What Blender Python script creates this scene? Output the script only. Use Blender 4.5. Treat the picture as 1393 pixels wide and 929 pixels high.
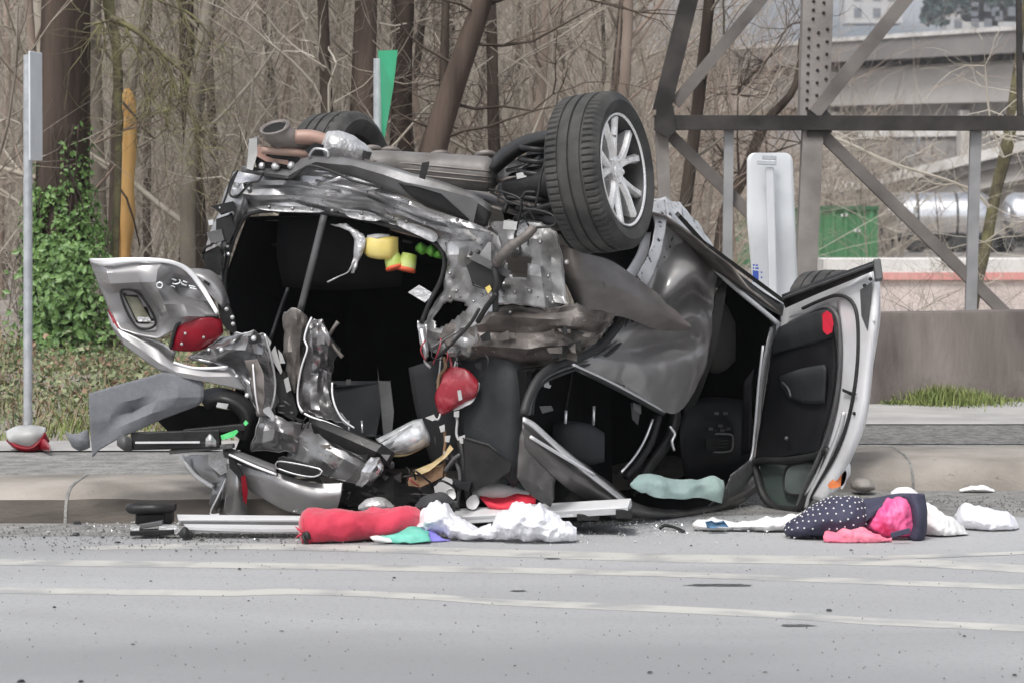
import bpy, bmesh, math, random
from mathutils import Vector, Matrix, noise
rnd = random.Random(7)
SC = bpy.context.scene
for o in list(bpy.data.objects):
    bpy.data.objects.remove(o)
COL = SC.collection

# ------------------------------------------------------------------ camera
F = 4500.0          # focal length in photo pixels (photo is 1393 wide)
CX, HY, H = 696.5, 280.0, 1.45
cam_d = bpy.data.cameras.new("camera")
cam = bpy.data.objects.new("camera", cam_d)
COL.objects.link(cam)
cam_d.sensor_width = 36.0
cam_d.lens = 36.0 * F / 1393.0
cam_d.shift_y = -(464.5 - HY) / 1393.0
cam.location = (0, 0, H)
cam.rotation_euler = (math.radians(90), 0, 0)
cam_d.clip_start = 0.1
cam_d.clip_end = 5000
cam_d.dof.use_dof = True
cam_d.dof.focus_distance = 15.2
cam_d.dof.aperture_fstop = 9.0
SC.camera = cam

# ------------------------------------------------------------------ world + sun (overcast)
SUN_EL, SUN_AZ = math.radians(58), math.radians(205)   # azimuth clockwise from +Y
w = bpy.data.worlds.new("World")
SC.world = w
w.use_nodes = True
nt = w.node_tree
nt.nodes.clear()
sky = nt.nodes.new("ShaderNodeTexSky")
sky.sky_type = 'NISHITA'
sky.sun_disc = False
sky.sun_elevation = SUN_EL
sky.sun_rotation = SUN_AZ
sky.air_density = 1.0
sky.dust_density = 4.0
hs = nt.nodes.new("ShaderNodeHueSaturation")
hs.inputs['Saturation'].default_value = 0.34
bgn = nt.nodes.new("ShaderNodeBackground")
bgn.inputs['Strength'].default_value = 0.14
wo = nt.nodes.new("ShaderNodeOutputWorld")
nt.links.new(sky.outputs[0], hs.inputs['Color'])
nt.links.new(hs.outputs[0], bgn.inputs['Color'])
nt.links.new(bgn.outputs[0], wo.inputs['Surface'])
sd = bpy.data.lights.new("sun", 'SUN')
sd.energy = 1.5
sd.angle = math.radians(12)
sd.color = (1.0, 0.985, 0.965)
so = bpy.data.objects.new("sun", sd)
COL.objects.link(so)
dirv = Vector((math.sin(SUN_AZ) * math.cos(SUN_EL), math.cos(SUN_AZ) * math.cos(SUN_EL), math.sin(SUN_EL)))
so.rotation_euler = dirv.to_track_quat('Z', 'Y').to_euler()
so.location = (0, 0, 30)
SC.view_settings.view_transform = 'Standard'
SC.view_settings.look = 'None'
SC.view_settings.gamma = 1.0
SC.view_settings.exposure = 0.60

# ------------------------------------------------------------------ mapping helpers
def P(px, py, Y):
    """The point of the place that is seen at photo pixel (px, py), Y metres away."""
    return Vector(((px - CX) * Y / F, Y, H - (py - HY) * Y / F))
def Pc(px, py, Y):
    v = P(px, py, Y)
    if v.z < 0.006: v.z = 0.006
    return v
def G(px, py, z=0.0):
    Y = F * (H - z) / (py - HY)
    return Vector(((px - CX) * Y / F, Y, z))
def yr(px): return 15.2 - (px - 330) * 0.00145      # rear face of the car
def ys(px): return 14.6 + (px - 760) * 0.0055       # flank with the doors
def yd(px): return 15.95 - (px - 1040) * 0.0055     # open front door
def const(v): return lambda px: v
def smooth(a, b, x):
    t = min(1, max(0, (x - a) / (b - a)))
    return t * t * (3 - 2 * t)

# ------------------------------------------------------------------ materials
MATS = {}
def mat(name, c1, c2=None, rough=0.6, metal=0.0, scale=8.0, detail=6.0, contrast=(0.35, 0.65), bump=0.0, bscale=None,
        rough2=None, coat=0.0, trans=0.0, speck=None, emis=None, dist=0.0, stretch=None, alpha=None, spec=None, sheen=0.0, sss=0.0):
    if name in MATS: return MATS[name]
    m = bpy.data.materials.new(name)
    MATS[name] = m
    m.use_nodes = True
    t = m.node_tree; N = t.nodes; L = t.links
    b = N['Principled BSDF']
    b.inputs['Roughness'].default_value = rough
    b.inputs['Metallic'].default_value = metal
    b.inputs['Coat Weight'].default_value = coat
    b.inputs['Transmission Weight'].default_value = trans
    b.inputs['Sheen Weight'].default_value = sheen
    if sss:
        b.inputs['Subsurface Weight'].default_value = sss; b.inputs['Subsurface Radius'].default_value = (.05, .05, .05)
    if spec is not None: b.inputs['Specular IOR Level'].default_value = spec
    if alpha is not None: b.inputs['Alpha'].default_value = alpha
    tc = N.new('ShaderNodeTexCoord')
    src = tc.outputs['Object']
    if stretch:
        mp = N.new('ShaderNodeMapping'); mp.inputs['Scale'].default_value = stretch
        L.new(src, mp.inputs['Vector']); src = mp.outputs[0]
    b.inputs['Base Color'].default_value = (*c1, 1)
    col = None
    if c2 is not None:
        n = N.new('ShaderNodeTexNoise'); n.inputs['Scale'].default_value = scale; n.inputs['Detail'].default_value = detail
        n.inputs['Distortion'].default_value = dist
        L.new(src, n.inputs['Vector'])
        r = N.new('ShaderNodeValToRGB')
        r.color_ramp.elements[0].position = contrast[0]; r.color_ramp.elements[0].color = (*c1, 1)
        r.color_ramp.elements[1].position = contrast[1]; r.color_ramp.elements[1].color = (*c2, 1)
        L.new(n.outputs['Fac'], r.inputs['Fac'])
        col = r.outputs['Color']
        if rough2 is not None:
            mr = N.new('ShaderNodeMapRange'); mr.inputs['From Min'].default_value = contrast[0]; mr.inputs['From Max'].default_value = contrast[1]
            mr.inputs['To Min'].default_value = rough; mr.inputs['To Max'].default_value = rough2
            L.new(n.outputs['Fac'], mr.inputs['Value']); L.new(mr.outputs[0], b.inputs['Roughness'])
    if speck:      # (scale, threshold, colour): small flecks of dirt or stone
        sp = N.new('ShaderNodeTexNoise'); sp.inputs['Scale'].default_value = speck[0]; sp.inputs['Detail'].default_value = 3
        L.new(src, sp.inputs['Vector'])
        rr = N.new('ShaderNodeValToRGB'); rr.color_ramp.elements[0].position = speck[1]; rr.color_ramp.elements[1].position = speck[1] + 0.06
        L.new(sp.outputs['Fac'], rr.inputs['Fac'])
        mx = N.new('ShaderNodeMix'); mx.data_type = 'RGBA'
        L.new(rr.outputs['Color'], mx.inputs['Factor'])
        if col is not None: L.new(col, mx.inputs['A'])
        else: mx.inputs['A'].default_value = (*c1, 1)
        mx.inputs['B'].default_value = (*speck[2], 1)
        col = mx.outputs['Result']
    if col is not None: L.new(col, b.inputs['Base Color'])
    if bump:
        bn = N.new('ShaderNodeTexNoise'); bn.inputs['Scale'].default_value = bscale or scale * 4; bn.inputs['Detail'].default_value = 5
        L.new(src, bn.inputs['Vector'])
        bp = N.new('ShaderNodeBump'); bp.inputs['Strength'].default_value = bump; bp.inputs['Distance'].default_value = 0.02
        L.new(bn.outputs['Fac'], bp.inputs['Height']); L.new(bp.outputs[0], b.inputs['Normal'])
    if emis:
        b.inputs['Emission Color'].default_value = (*emis[0], 1); b.inputs['Emission Strength'].default_value = emis[1]
    return m

# ------------------------------------------------------------------ objects
def link(o, parent=None):
    COL.objects.link(o)
    if parent is not None:
        o.parent = parent
        o.matrix_parent_inverse = Matrix.Translation(-parent.location)
    return o
def tag(o, label, cat, group=None, kind=None):
    if label: o['label'] = label
    if cat: o['category'] = cat
    if group: o['group'] = group
    if kind: o['kind'] = kind
    return o
def thing(name, label, cat, loc, group=None):
    o = bpy.data.objects.new(name, None)
    o.empty_display_size = 0.2
    o.location = loc
    COL.objects.link(o)
    return tag(o, label, cat, group)

def cr1(p0, p1, p2, p3, t):
    t2, t3 = t * t, t * t * t
    return [0.5 * (2 * b + (c - a) * t + (2 * a - 5 * b + 4 * c - d) * t2 + (3 * b - a - 3 * c + d) * t3) for a, b, c, d in zip(p0, p1, p2, p3)]
def spline(pts, n, closed=False):
    """n points spaced evenly along a Catmull-Rom curve through pts (tuples)."""
    if len(pts) == 1: return [list(pts[0])] * n
    if len(pts) == 2:
        return [[a + (b - a) * i / (n - 1) for a, b in zip(*pts)] for i in range(n)]
    fine = []; k = len(pts); S = 12
    segs = k if closed else k - 1
    for i in range(segs):
        if closed: q = [pts[(i + j - 1) % k] for j in range(4)]
        else:
            q = [pts[max(0, i - 1)], pts[i], pts[i + 1], pts[min(k - 1, i + 2)]]
        for s in range(S): fine.append(cr1(*q, s / S))
    fine.append(list(pts[0] if closed else pts[-1]))
    d = [0]
    for a, b in zip(fine, fine[1:]):
        d.append(d[-1] + math.sqrt(sum((x - y) ** 2 for x, y in zip(a[:2] if len(a) > 2 and abs(a[0]) > 50 else a, b[:2] if len(a) > 2 and abs(a[0]) > 50 else b))) + 1e-9)
    out = []; j = 0; m = n if closed else n - 1
    for i in range(n):
        t = d[-1] * i / m
        while j < len(d) - 2 and d[j + 1] < t: j += 1
        u = (t - d[j]) / (d[j + 1] - d[j])
        out.append([x + (y - x) * min(1, max(0, u)) for x, y in zip(fine[j], fine[j + 1])])
    return out
def inpoly(x, y, poly):
    r = False; j = len(poly) - 1
    for i in range(len(poly)):
        xi, yi = poly[i]; xj, yj = poly[j]
        if (yi > y) != (yj > y) and x < (xj - xi) * (y - yi) / (yj - yi + 1e-12) + xi: r = not r
        j = i
    return r
def ridge(p, s, seed):
    q = p * s + Vector((seed * 7.3, seed * 3.1, seed * 5.7))
    return noise.noise(q) + 0.7 * (0.5 - abs(noise.noise(q * 1.9))) * 2 * 0.6

def crease(p, s, seed):
    """Sharp folds: triangle waves along a few skewed directions, warped by noise."""
    h = 0.0
    for k in range(3):
        a = seed * 1.7 + k * 2.2; d = Vector((math.cos(a), 0.5 * math.sin(a * 1.3), math.sin(a)))
        t = p.dot(d) * s * (0.55 + 0.25 * k) + 0.55 * noise.noise(p * s * 0.40 + Vector((seed * 3.3, k * 5.1, 0)))
        f = t - math.floor(t)
        m = max(0.0, 0.55 + noise.noise(p * s * 0.6 + Vector((k * 9.0, seed, 4))))
        h += (abs(f * 2 - 1) - 0.5) * m * (1.0 - 0.2 * k)
    return h
class MB:
    """Collects shapes and links them as ONE mesh object."""
    def __init__(s): s.v = []; s.f = []; s.mi = []; s.cur = 0
    def add(s, verts, faces):
        b = len(s.v); s.v += [tuple(x) for x in verts]
        for f in faces: s.f.append([i + b for i in f]); s.mi.append(s.cur)
        return s
    def build(s, name, mats, parent=None, smooth=True, solid=0.0, bevel=0.0, label=None, cat=None, group=None, kind=None, sub=0, edge_angle=None):
        me = bpy.data.meshes.new(name)
        me.from_pydata(s.v, [], s.f)
        if not isinstance(mats, (list, tuple)): mats = [mats]
        for m in mats: me.materials.append(m)
        if len(mats) > 1: me.polygons.foreach_set('material_index', s.mi)
        if smooth:
            me.polygons.foreach_set('use_smooth', [True] * len(me.polygons))
            if edge_angle: me.set_sharp_from_angle(angle=math.radians(edge_angle))
        me.validate()
        o = bpy.data.objects.new(name, me)
        link(o, parent)
        if solid:
            md = o.modifiers.new('thickness', 'SOLIDIFY'); md.thickness = solid; md.offset = 0
        if bevel:
            md = o.modifiers.new('bevel', 'BEVEL'); md.width = bevel; md.segments = 2; md.limit_method = 'ANGLE'
        tag(o, label, cat, group, kind)
        return o
    # shapes
    def box(s, c, size, rot=None):
        c = Vector(c); hx, hy, hz = (x / 2 for x in size)
        vs = [Vector((x, y, z)) for x in (-hx, hx) for y in (-hy, hy) for z in (-hz, hz)]
        if rot is not None: vs = [rot @ v for v in vs]
        return s.add([v + c for v in vs], [(0, 1, 3, 2), (4, 6, 7, 5), (0, 4, 5, 1), (2, 3, 7, 6), (0, 2, 6, 4), (1, 5, 7, 3)])
    def tube(s, pts, r, sides=8, n=None, cap=True, flat=1.0, closed=False):
        """A tube through world points; r a number or a list."""
        pts = [Vector(p) for p in pts]
        rs = r if isinstance(r, (list, tuple)) else [r] * len(pts)
        if n:
            full = spline([(*p, q) for p, q in zip(pts, rs)], n, closed)
            pts = [Vector(x[:3]) for x in full]; rs = [x[3] for x in full]
        k = len(pts); vs = []; fs = []
        T = []
        for i in range(k):
            a = pts[(i - 1) % k] if closed else pts[max(0, i - 1)]; b = pts[(i + 1) % k] if closed else pts[min(k - 1, i + 1)]
            d = b - a
            T.append(d.normalized() if d.length > 1e-9 else Vector((0, 0, 1)))
        up = Vector((0, 0, 1)) if abs(T[0].z) < 0.9 else Vector((1, 0, 0))
        nrm = (up - T[0] * up.dot(T[0])).normalized()
        for i in range(k):
            nrm = (nrm - T[i] * nrm.dot(T[i]))
            nrm = nrm.normalized() if nrm.length > 1e-6 else Vector((1, 0, 0))
            bn = T[i].cross(nrm)
            for j in range(sides):
                a = 2 * math.pi * j / sides
                vs.append(pts[i] + nrm * (math.cos(a) * rs[i] * flat) + bn * (math.sin(a) * rs[i]))
        for i in range(k if closed else k - 1):
            for j in range(sides):
                a = i * sides + j; b = i * sides + (j + 1) % sides
                c = ((i + 1) % k) * sides
                fs.append((a, b, c + (j + 1) % sides, c + j))
        if cap and not closed:
            fs.append(tuple(range(sides - 1, -1, -1))); fs.append(tuple(range((k - 1) * sides, k * sides)))
        return s.add(vs, fs)
    def bar(s, a, b, wd, dp, up=None):
        """A straight rectangular bar from a to b, wd across the view, dp in depth."""
        a, b = Vector(a), Vector(b); d = (b - a).normalized()
        up = up or Vector((0, 1, 0))
        y = (up - d * up.dot(d)).normalized(); x = d.cross(y)
        vs = [q + x * (i * wd / 2) + y * (j * dp / 2) for q in (a, b) for i, j in ((-1, -1), (1, -1), (1, 1), (-1, 1))]
        return s.add(vs, [(0, 1, 2, 3), (7, 6, 5, 4), (0, 4, 5, 1), (1, 5, 6, 2), (2, 6, 7, 3), (3, 7, 4, 0)])
    def grid(s, pts, closed_u=False, closed_v=False, skip=None):
        """pts[row][col] world points."""
        nr, nc = len(pts), len(pts[0])
        fs = []
        for i in range(nr if closed_u else nr - 1):
            for j in range(nc if closed_v else nc - 1):
                q = (i * nc + j, i * nc + (j + 1) % nc, ((i + 1) % nr) * nc + (j + 1) % nc, ((i + 1) % nr) * nc + j)
                if skip and skip(i, j): continue
                fs.append(q)
        return s.add([p for r in pts for p in r], fs)
    def sheet(s, rows, base=None, nu=16, nv=16, cr=0.0, cs=5.0, seed=0, holes=(), edge=0.0, raw=0):
        """A bent sheet through photo points (px, py[, dY]) placed at depth base(px)+dY; cr crumples it."""
        base = base or yr
        g = []
        if raw:      # straight facets between the given points
            R = [[(p[0], p[1], p[2] if len(p) > 2 else 0.0) for p in r] for r in rows]
            lerp = lambda p, q, t: tuple(x + (y - x) * t for x, y in zip(p, q))
            R = [[lerp(r[j], r[j + 1], k / raw) for j in range(len(r) - 1) for k in range(raw)] + [r[-1]] for r in R]
            R = [[lerp(R[i][j], R[i + 1][j], k / raw) for j in range(len(R[0]))] for i in range(len(R) - 1) for k in range(raw)] + [R[-1]]
            nu, nv = len(R), len(R[0])
        rr = R if raw else [spline([(p[0], p[1], p[2] if len(p) > 2 else 0.0) for p in r], nv) for r in rows]
        cols = [[r[j] for r in rr] if raw else spline([tuple(r[j]) for r in rr], nu) for j in range(nv)]
        g = [[cols[j][i] for j in range(nv)] for i in range(nu)]
        W = [[Pc(p[0], p[1], base(p[0]) + p[2]) for p in r] for r in g]
        if cr:
            out = []
            for i in range(nu):
                row = []
                for j in range(nv):
                    a = W[min(nu - 1, i + 1)][j] - W[max(0, i - 1)][j]; b = W[i][min(nv - 1, j + 1)] - W[i][max(0, j - 1)]
                    nn = b.cross(a)
                    nn = nn.normalized() if nn.length > 1e-9 else Vector((0, -1, 0))
                    p = W[i][j]
                    h = cr * (1.35 * crease(p, cs, seed) + 0.15 * ridge(p, cs, seed) + 0.16 * crease(p, cs * 2.6, seed + 3))
                    q = p + nn * h
                    if edge and (i in (0, nu - 1) or j in (0, nv - 1)):
                        q += Vector((noise.noise(p * 23), 0, noise.noise(p * 31 + Vector((9, 9, 9))))) * edge
                    if q.z < 0.006: q.z = 0.006
                    row.append(q)
                out.append(row)
            W = out
        skip = None
        if holes:
            def skip(i, j):
                x = sum(g[a][b][0] for a in (i, i + 1) for b in (j, j + 1)) / 4
                y = sum(g[a][b][1] for a in (i, i + 1) for b in (j, j + 1)) / 4
                return any(inpoly(x, y, h) for h in holes)
        s.rim = list(W[0]) + [r[-1] for r in W[1:]] + list(reversed(W[-1][:-1])) + [r[0] for r in reversed(W[1:-1])]
        return s.grid(W, skip=skip)
    def plate(s, outline, base=None, th=0.01, n=0, d=0.0):
        """A flat or gently bent plate with the outline of photo points, th thick towards the back."""
        base = base or yr
        pts = [(p[0], p[1], (p[2] if len(p) > 2 else 0.0) + d) for p in outline]
        if n: pts = [tuple(p) for p in spline(pts, n, True)]
        f = [Pc(p[0], p[1], base(p[0]) + p[2]) for p in pts]
        k = len(f)
        bk = [v + Vector((0, th, 0)) for v in f]
        bm = bmesh.new()
        fv = [bm.verts.new(v) for v in f]
        fc = bm.faces.new(fv)
        r = bmesh.ops.triangulate(bm, faces=[fc])
        bm.verts.index_update()
        tri = [[v.index for v in q.verts] for q in bm.faces]
        bm.free()
        fs = [tuple(t) for t in tri] + [tuple(i + k for i in reversed(t)) for t in tri]
        fs += [(i, (i + 1) % k, (i + 1) % k + k, i + k) for i in range(k)]
        return s.add(f + bk, fs)
    def lathe(s, prof, c, axis, seg=48, mod=None):
        """prof: (along, radius) pairs about axis through c."""
        c = Vector(c); ax = Vector(axis).normalized()
        up = Vector((0, 0, 1)); x = (up - ax * up.dot(ax)).normalized(); y = ax.cross(x)
        pts = []
        for k, (h, r) in enumerate(prof):
            row = []
            for j in range(seg):
                a = 2 * math.pi * j / seg
                q = r + (mod(k, j) if mod else 0)
                row.append(c + ax * h + (x * math.cos(a) + y * math.sin(a)) * q)
            pts.append(row)
        return s.grid(pts, closed_v=True)
    def loft(s, secs, n=28, m=20, wr=0.0, ws=9.0, seed=0, power=2.4, base=None):
        """A lumpy body lying along the picture: secs = (px, py, Y, half height px, half depth m)."""
        full = spline([tuple(x) for x in secs], n)
        pts = []
        for i, (px, py, Y, hr, dr) in enumerate(full):
            row = []
            c = P(px, py, Y); hz = max(hr, 0.5) * Y / F; dr = max(dr, 0.004)
            for j in range(m):
                a = 2 * math.pi * j / m
                ca, sa = math.cos(a), math.sin(a)
                ca = math.copysign(abs(ca) ** (2 / power), ca); sa = math.copysign(abs(sa) ** (2 / power), sa)
                p = c + Vector((0, ca * dr, sa * hz))
                if wr:
                    d = (p - c).normalized()
                    p = p + d * (wr * (0.5 * ridge(p, ws * .7, seed) + 1.1 * crease(p, ws, seed + 2) + 0.55 * crease(p, ws * 2.3, seed + 5) + 0.2 * crease(p, ws * 4.5, seed + 9)))
                if p.z < 0.008: p.z = 0.008
                row.append(p)
            pts.append(row)
        s.grid(pts, closed_v=True)
        for row, fl in ((pts[0], True), (pts[-1], False)):
            f = tuple(range(m)); s.add(row, [tuple(reversed(f)) if fl else f])
        return s
# ================================================================== SETTING
M_road = mat('road_asphalt', (0.235, 0.237, 0.240), (0.365, 0.367, 0.370), rough=0.62, rough2=0.8, scale=0.55, detail=12, contrast=(0.32, 0.68), bump=0.35, bscale=190, stretch=(.35, 1, 1), dist=.6,
             speck=(120, 0.60, (0.20, 0.20, 0.205)))
M_rough = mat('gritty_asphalt', (0.15, 0.148, 0.142), (0.27, 0.265, 0.25), rough=0.9, scale=9, detail=10, bump=0.6, bscale=70, speck=(45, 0.6, (0.06, 0.06, 0.06)))
M_conc = mat('kerb_concrete', (0.19, 0.17, 0.147), (0.335, 0.305, 0.27), rough=0.85, scale=2.2, detail=9, bump=0.3, bscale=60, speck=(18, 0.68, (0.13, 0.115, 0.10)))
M_path = mat('path_concrete', (0.27, 0.26, 0.25), (0.36, 0.35, 0.335), rough=0.9, scale=3, detail=8, bump=0.3, bscale=50)
M_gravel = mat('dark_gravel', (0.07, 0.07, 0.068), (0.20, 0.195, 0.185), rough=0.95, scale=22, detail=9, bump=0.8, bscale=60, speck=(55, 0.66, (0.45, 0.44, 0.42)))
M_paint = mat('road_paint', (0.29, 0.29, 0.288), (0.45, 0.443, 0.408), rough=0.6, scale=4, detail=13, contrast=(0.36, 0.56), bump=0.15, bscale=120)
M_ground = mat('leaf_litter', (0.19, 0.165, 0.145), (0.33, 0.30, 0.27), rough=1.0, scale=0.6, detail=12, contrast=(0.3, 0.7))
M_barrier = mat('barrier_concrete', (0.05, 0.040, 0.035), (0.19, 0.163, 0.147), rough=0.9, scale=2.6, detail=11, contrast=(0.28, 0.74), bump=0.4, bscale=40, stretch=(1, 1, 0.3), dist=.5, speck=(16, 0.72, (0.24, 0.22, 0.20)))
M_steel = mat('weathered_steel', (0.16, 0.145, 0.135), (0.27, 0.25, 0.235), rough=0.75, metal=0.15, scale=3, detail=9, bump=0.15, bscale=40, speck=(14, 0.7, (0.12, 0.08, 0.06)))
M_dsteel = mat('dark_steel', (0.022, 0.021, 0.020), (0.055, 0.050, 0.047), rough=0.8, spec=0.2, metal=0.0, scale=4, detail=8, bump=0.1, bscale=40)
M_galv = mat('galvanised_steel', (0.36, 0.38, 0.40), (0.48, 0.50, 0.52), rough=0.5, metal=0.35, scale=18, detail=5)
M_deck = mat('overpass_concrete', (0.36, 0.34, 0.325), (0.52, 0.50, 0.47), rough=0.95, scale=0.12, detail=9, contrast=(0.3, 0.7))
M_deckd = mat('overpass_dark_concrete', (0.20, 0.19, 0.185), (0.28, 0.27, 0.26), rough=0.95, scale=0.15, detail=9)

def kerbY(x): return 15.1 + 1.72 * smooth(-1.25, 1.05, x)
def strip(name, ya, yb, za, zb, m, x0=-40, x1=40, n=160, label=None):
    b = MB(); rows = []
    xs = [x0 + (x1 - x0) * i / n for i in range(n + 1)]
    rows = [[Vector((x, ya(x), za)) for x in xs], [Vector((x, yb(x), zb)) for x in xs]]
    b.grid(rows)
    return b.build(name, m, kind='structure')
# road: one sheet to far behind the camera
b = MB()
xs = [-400, -40] + [-38 + i * 0.5 for i in range(153)] + [40, 400]
b.grid([[Vector((x, -400, 0)) for x in xs], [Vector((x, 10, 0)) for x in xs], [Vector((x, kerbY(x) - 0.35, 0)) for x in xs], [Vector((x, kerbY(x) + 0.05, -0.006)) for x in xs]])
b.build('road', M_road, kind='structure', smooth=False)
# gritty gutter along the kerb
b = MB()
xs = [-12 + i * 0.15 for i in range(161)]
def gut(x): return kerbY(x) - (0.62 + 0.16 * noise.noise(Vector((x * 1.3, 0, 0))) + 0.07 * noise.noise(Vector((x * 7, 3, 0)))) - 0.75 * smooth(-0.6, 0.8, x)
b.grid([[Vector((x, gut(x), 0.001)) for x in xs], [Vector((x, kerbY(x) - 0.3, 0.002)) for x in xs], [Vector((x, kerbY(x) + 0.03, 0.002)) for x in xs]])
b.build('gutter', M_rough, kind='structure', smooth=False)
# kerb with a rounded nose and a worn, slightly uneven top
b = MB(); rows = []
prof = [(0.0, -0.02), (0.008, 0.035), (0.022, 0.075), (0.05, 0.108), (0.10, 0.132), (0.18, 0.148), (0.34, 0.157), (0.78, 0.160), (0.80, 0.14)]
xs = [-24 + i * 0.12 for i in range(401)]
for dy, z in prof:
    rows.append([Vector((x, kerbY(x) + dy * (1.0 if x < 0 else 1.25) + 0.012 * noise.noise(Vector((x * 3, dy * 9, 1))), z + (0.008 * noise.noise(Vector((x * 4, dy * 6, 5))) if z > 0 else 0))) for x in xs])
b.grid(rows[3:])
b.build('kerb', M_conc, kind='structure')
M_face = mat('grimy_shaded_kerb_face', (0.05, 0.042, 0.035), (0.20, 0.175, 0.15), rough=0.9, scale=3.5, detail=10, contrast=(0.35, 0.8), bump=0.4, bscale=40, stretch=(.35, 1, 1))  # grime plus the shade low on the left face, both put into the colour
kx = next(i for i, x in enumerate(xs) if x > 0.2)
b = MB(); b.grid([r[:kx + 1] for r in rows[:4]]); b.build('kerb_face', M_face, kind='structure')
b = MB(); b.grid([r[kx:] for r in rows[:4]]); b.build('kerb_face', M_conc, kind='structure')
kt = lambda x: 0.79 * (1.0 if x < 0 else 1.25)
for jx in (-7.2, -4.3, -2.05, 2.02, 4.8, 7.6):      # kerb joints
    b = MB(); k0 = min(range(len(xs)), key=lambda i: abs(xs[i] - jx))
    pr = [r[k0] for r in rows[:8]]
    b.grid([[p + Vector((-.007, -.004, .003)) for p in pr], [p + Vector((.007, -.004, .003)) for p in pr]])
    b.build('kerb_joint', M_rough, kind='structure')
# left: rough asphalt path; right: lip, gravel strip, footpath
strip('asphalt_path', lambda x: kerbY(x) + kt(x) - 0.01, lambda x: 17.5 + 0.6 * smooth(-1, 1, x), 0.150, 0.152, M_rough)
strip('gravel_strip', lambda x: 18.0 + 0.0 * x, lambda x: 19.6, 0.156, 0.156, M_gravel, x0=0.6)
strip('footpath', lambda x: 19.55, lambda x: 22.6, 0.162, 0.164, M_path, x0=0.9)
strip('path_edging', lambda x: 17.45 + 0.5 * smooth(-1, 1, x), lambda x: 18.2 + 0.1 * smooth(-1, 1, x), 0.160, 0.160, M_path, x0=-40, x1=0.7)

def gz(x, y):
    t = x / y
    left = 0.145 + 0.25 * smooth(19, 30, y) + 15.5 * smooth(62, 150, y) + 20 * smooth(160, 400, y)
    right = 0.14 - 0.95 * smooth(22.6, 28, y) + 1.0 * smooth(240, 300, y) + 75 * smooth(330, 900, y)
    s = smooth(0.012, 0.040, t)
    z = left * (1 - s) + right * s
    return z + (0.05 * noise.noise(Vector((x * 0.7, y * 0.7, 0))) + 0.5 * smooth(60, 120, y) * noise.noise(Vector((x * 0.08, y * 0.08, 2)))) * smooth(18.5, 24, y) * (1 - 0.9 * s * (1 - smooth(280, 400, y)))
b = MB(); rows = []
ysl = [16.4, 17, 17.6, 18.2, 18.8, 19.4, 20, 20.7, 21.4, 22, 22.6, 23.5, 24.5, 25.5, 27, 29, 31, 34, 38, 42, 47, 52, 58, 64, 70, 76, 84, 92, 100, 110, 120, 135, 150, 170, 190, 215, 245, 280, 320, 370, 430, 500, 600, 720, 900, 1300]
ts = [-8, -3, -1.6, -0.9, -0.6, -0.45, -0.35] + [-0.28 + i * 0.0085 for i in range(66)] + [0.35, 0.45, 0.6, 0.9, 1.6, 3, 8]
for y in ysl:
    rows.append([Vector((max(-1500, min(1500, t * y)), max(y, kerbY(t * y) + 0.45 if abs(t) < 2 else y), gz(t * y, y))) for t in ts])
b.grid(rows)
b.build('ground', M_ground, kind='structure')

# painted lines: thin worn sheets
def line(pts, name='lane_line', zz=0.0010):
    c = spline([tuple(p) for p in pts], 60)
    b = MB()
    b.grid([[G(px, py - th / 2, zz) for px, py, th in c], [G(px, py + th / 2, zz) for px, py, th in c]])
    o = b.build(name, M_paint, smooth=False, kind='structure')
line([(110, 745, 3), (160, 744, 6), (300, 742, 8), (500, 746, 9), (700, 752, 10), (894, 758, 11), (1145, 762, 11), (1270, 766, 11), (1400, 774, 10), (1500, 780, 10)])
line([(1080, 759, 5), (1145, 758.5, 6), (1246, 756.5, 5), (1400, 751, 4), (1500, 747, 4)], zz=0.0016)
line([(-60, 762, 8), (0, 764, 8), (300, 768, 8), (693, 775, 8), (894, 780, 7), (1095, 787, 7), (1246, 793, 7), (1400, 798, 7), (1500, 801, 7)])
line([(-60, 802, 8), (0, 802.5, 8), (300, 806, 8), (402, 804, 8), (578, 811, 8), (700, 819.5, 8), (844, 825, 9), (1045, 835, 9), (1196, 845, 9), (1400, 854, 9), (1500, 858, 9)])
# tar patches
M_tar = mat('tar_patch', (0.03, 0.03, 0.03), (0.10, 0.10, 0.10), rough=0.6, scale=30, detail=6)
def tar(cx, cy, w_, h_, seed):
    b = MB(); k = 26; vs = []
    for i in range(k):
        a = 2 * math.pi * i / k; r = 0.75 + 0.4 * noise.noise(Vector((math.cos(a) * 2, math.sin(a) * 2, seed)))
        vs.append(G(cx + w_ * r * math.cos(a), cy + h_ * r * math.sin(a), 0.0022))
    b.add(vs, [tuple(reversed(range(k)))])
    b.build('tar_patch', M_tar, smooth=False, kind='structure')
tar(980, 795, 58, 2.2, 1); tar(1085, 850, 30, 2.0, 2); tar(705, 803, 15, 1.3, 4)
tar(752, 759, 14, 1.2, 5)

# concrete barrier on the right
bp0, bp1 = Vector((0.7, 21.15, 0)), Vector((9.0, 24.3, 0))
bd = (bp1 - bp0).normalized(); bnn = Vector((bd.y, -bd.x, 0))
b = MB(); rows = []
prof = [(0.26, 0.10), (0.255, 0.22), (0.16, 0.36), (0.115, 0.72), (0.10, 0.745), (-0.10, 0.75), (-0.115, 0.72), (-0.16, 0.36), (-0.25, 0.22), (-0.25, -0.3)]
n = 120; L_ = (bp1 - bp0).length
for o_, z in prof:
    rows.append([bp0 + bd * (L_ * i / n) + bnn * (o_ + 0.012 * noise.noise(Vector((i * 0.35, z * 5, 3)))) + Vector((0, 0, z + 0.008 * noise.noise(Vector((i * 0.5, o_ * 9, 7))))) for i in range(n + 1)])
b.grid(rows)
for r_, fl in ((0, True), (n, False)):
    ring = [row[r_] for row in rows]; f = tuple(range(len(ring)))
    b.add(ring, [f if not fl else tuple(reversed(f))])
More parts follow.
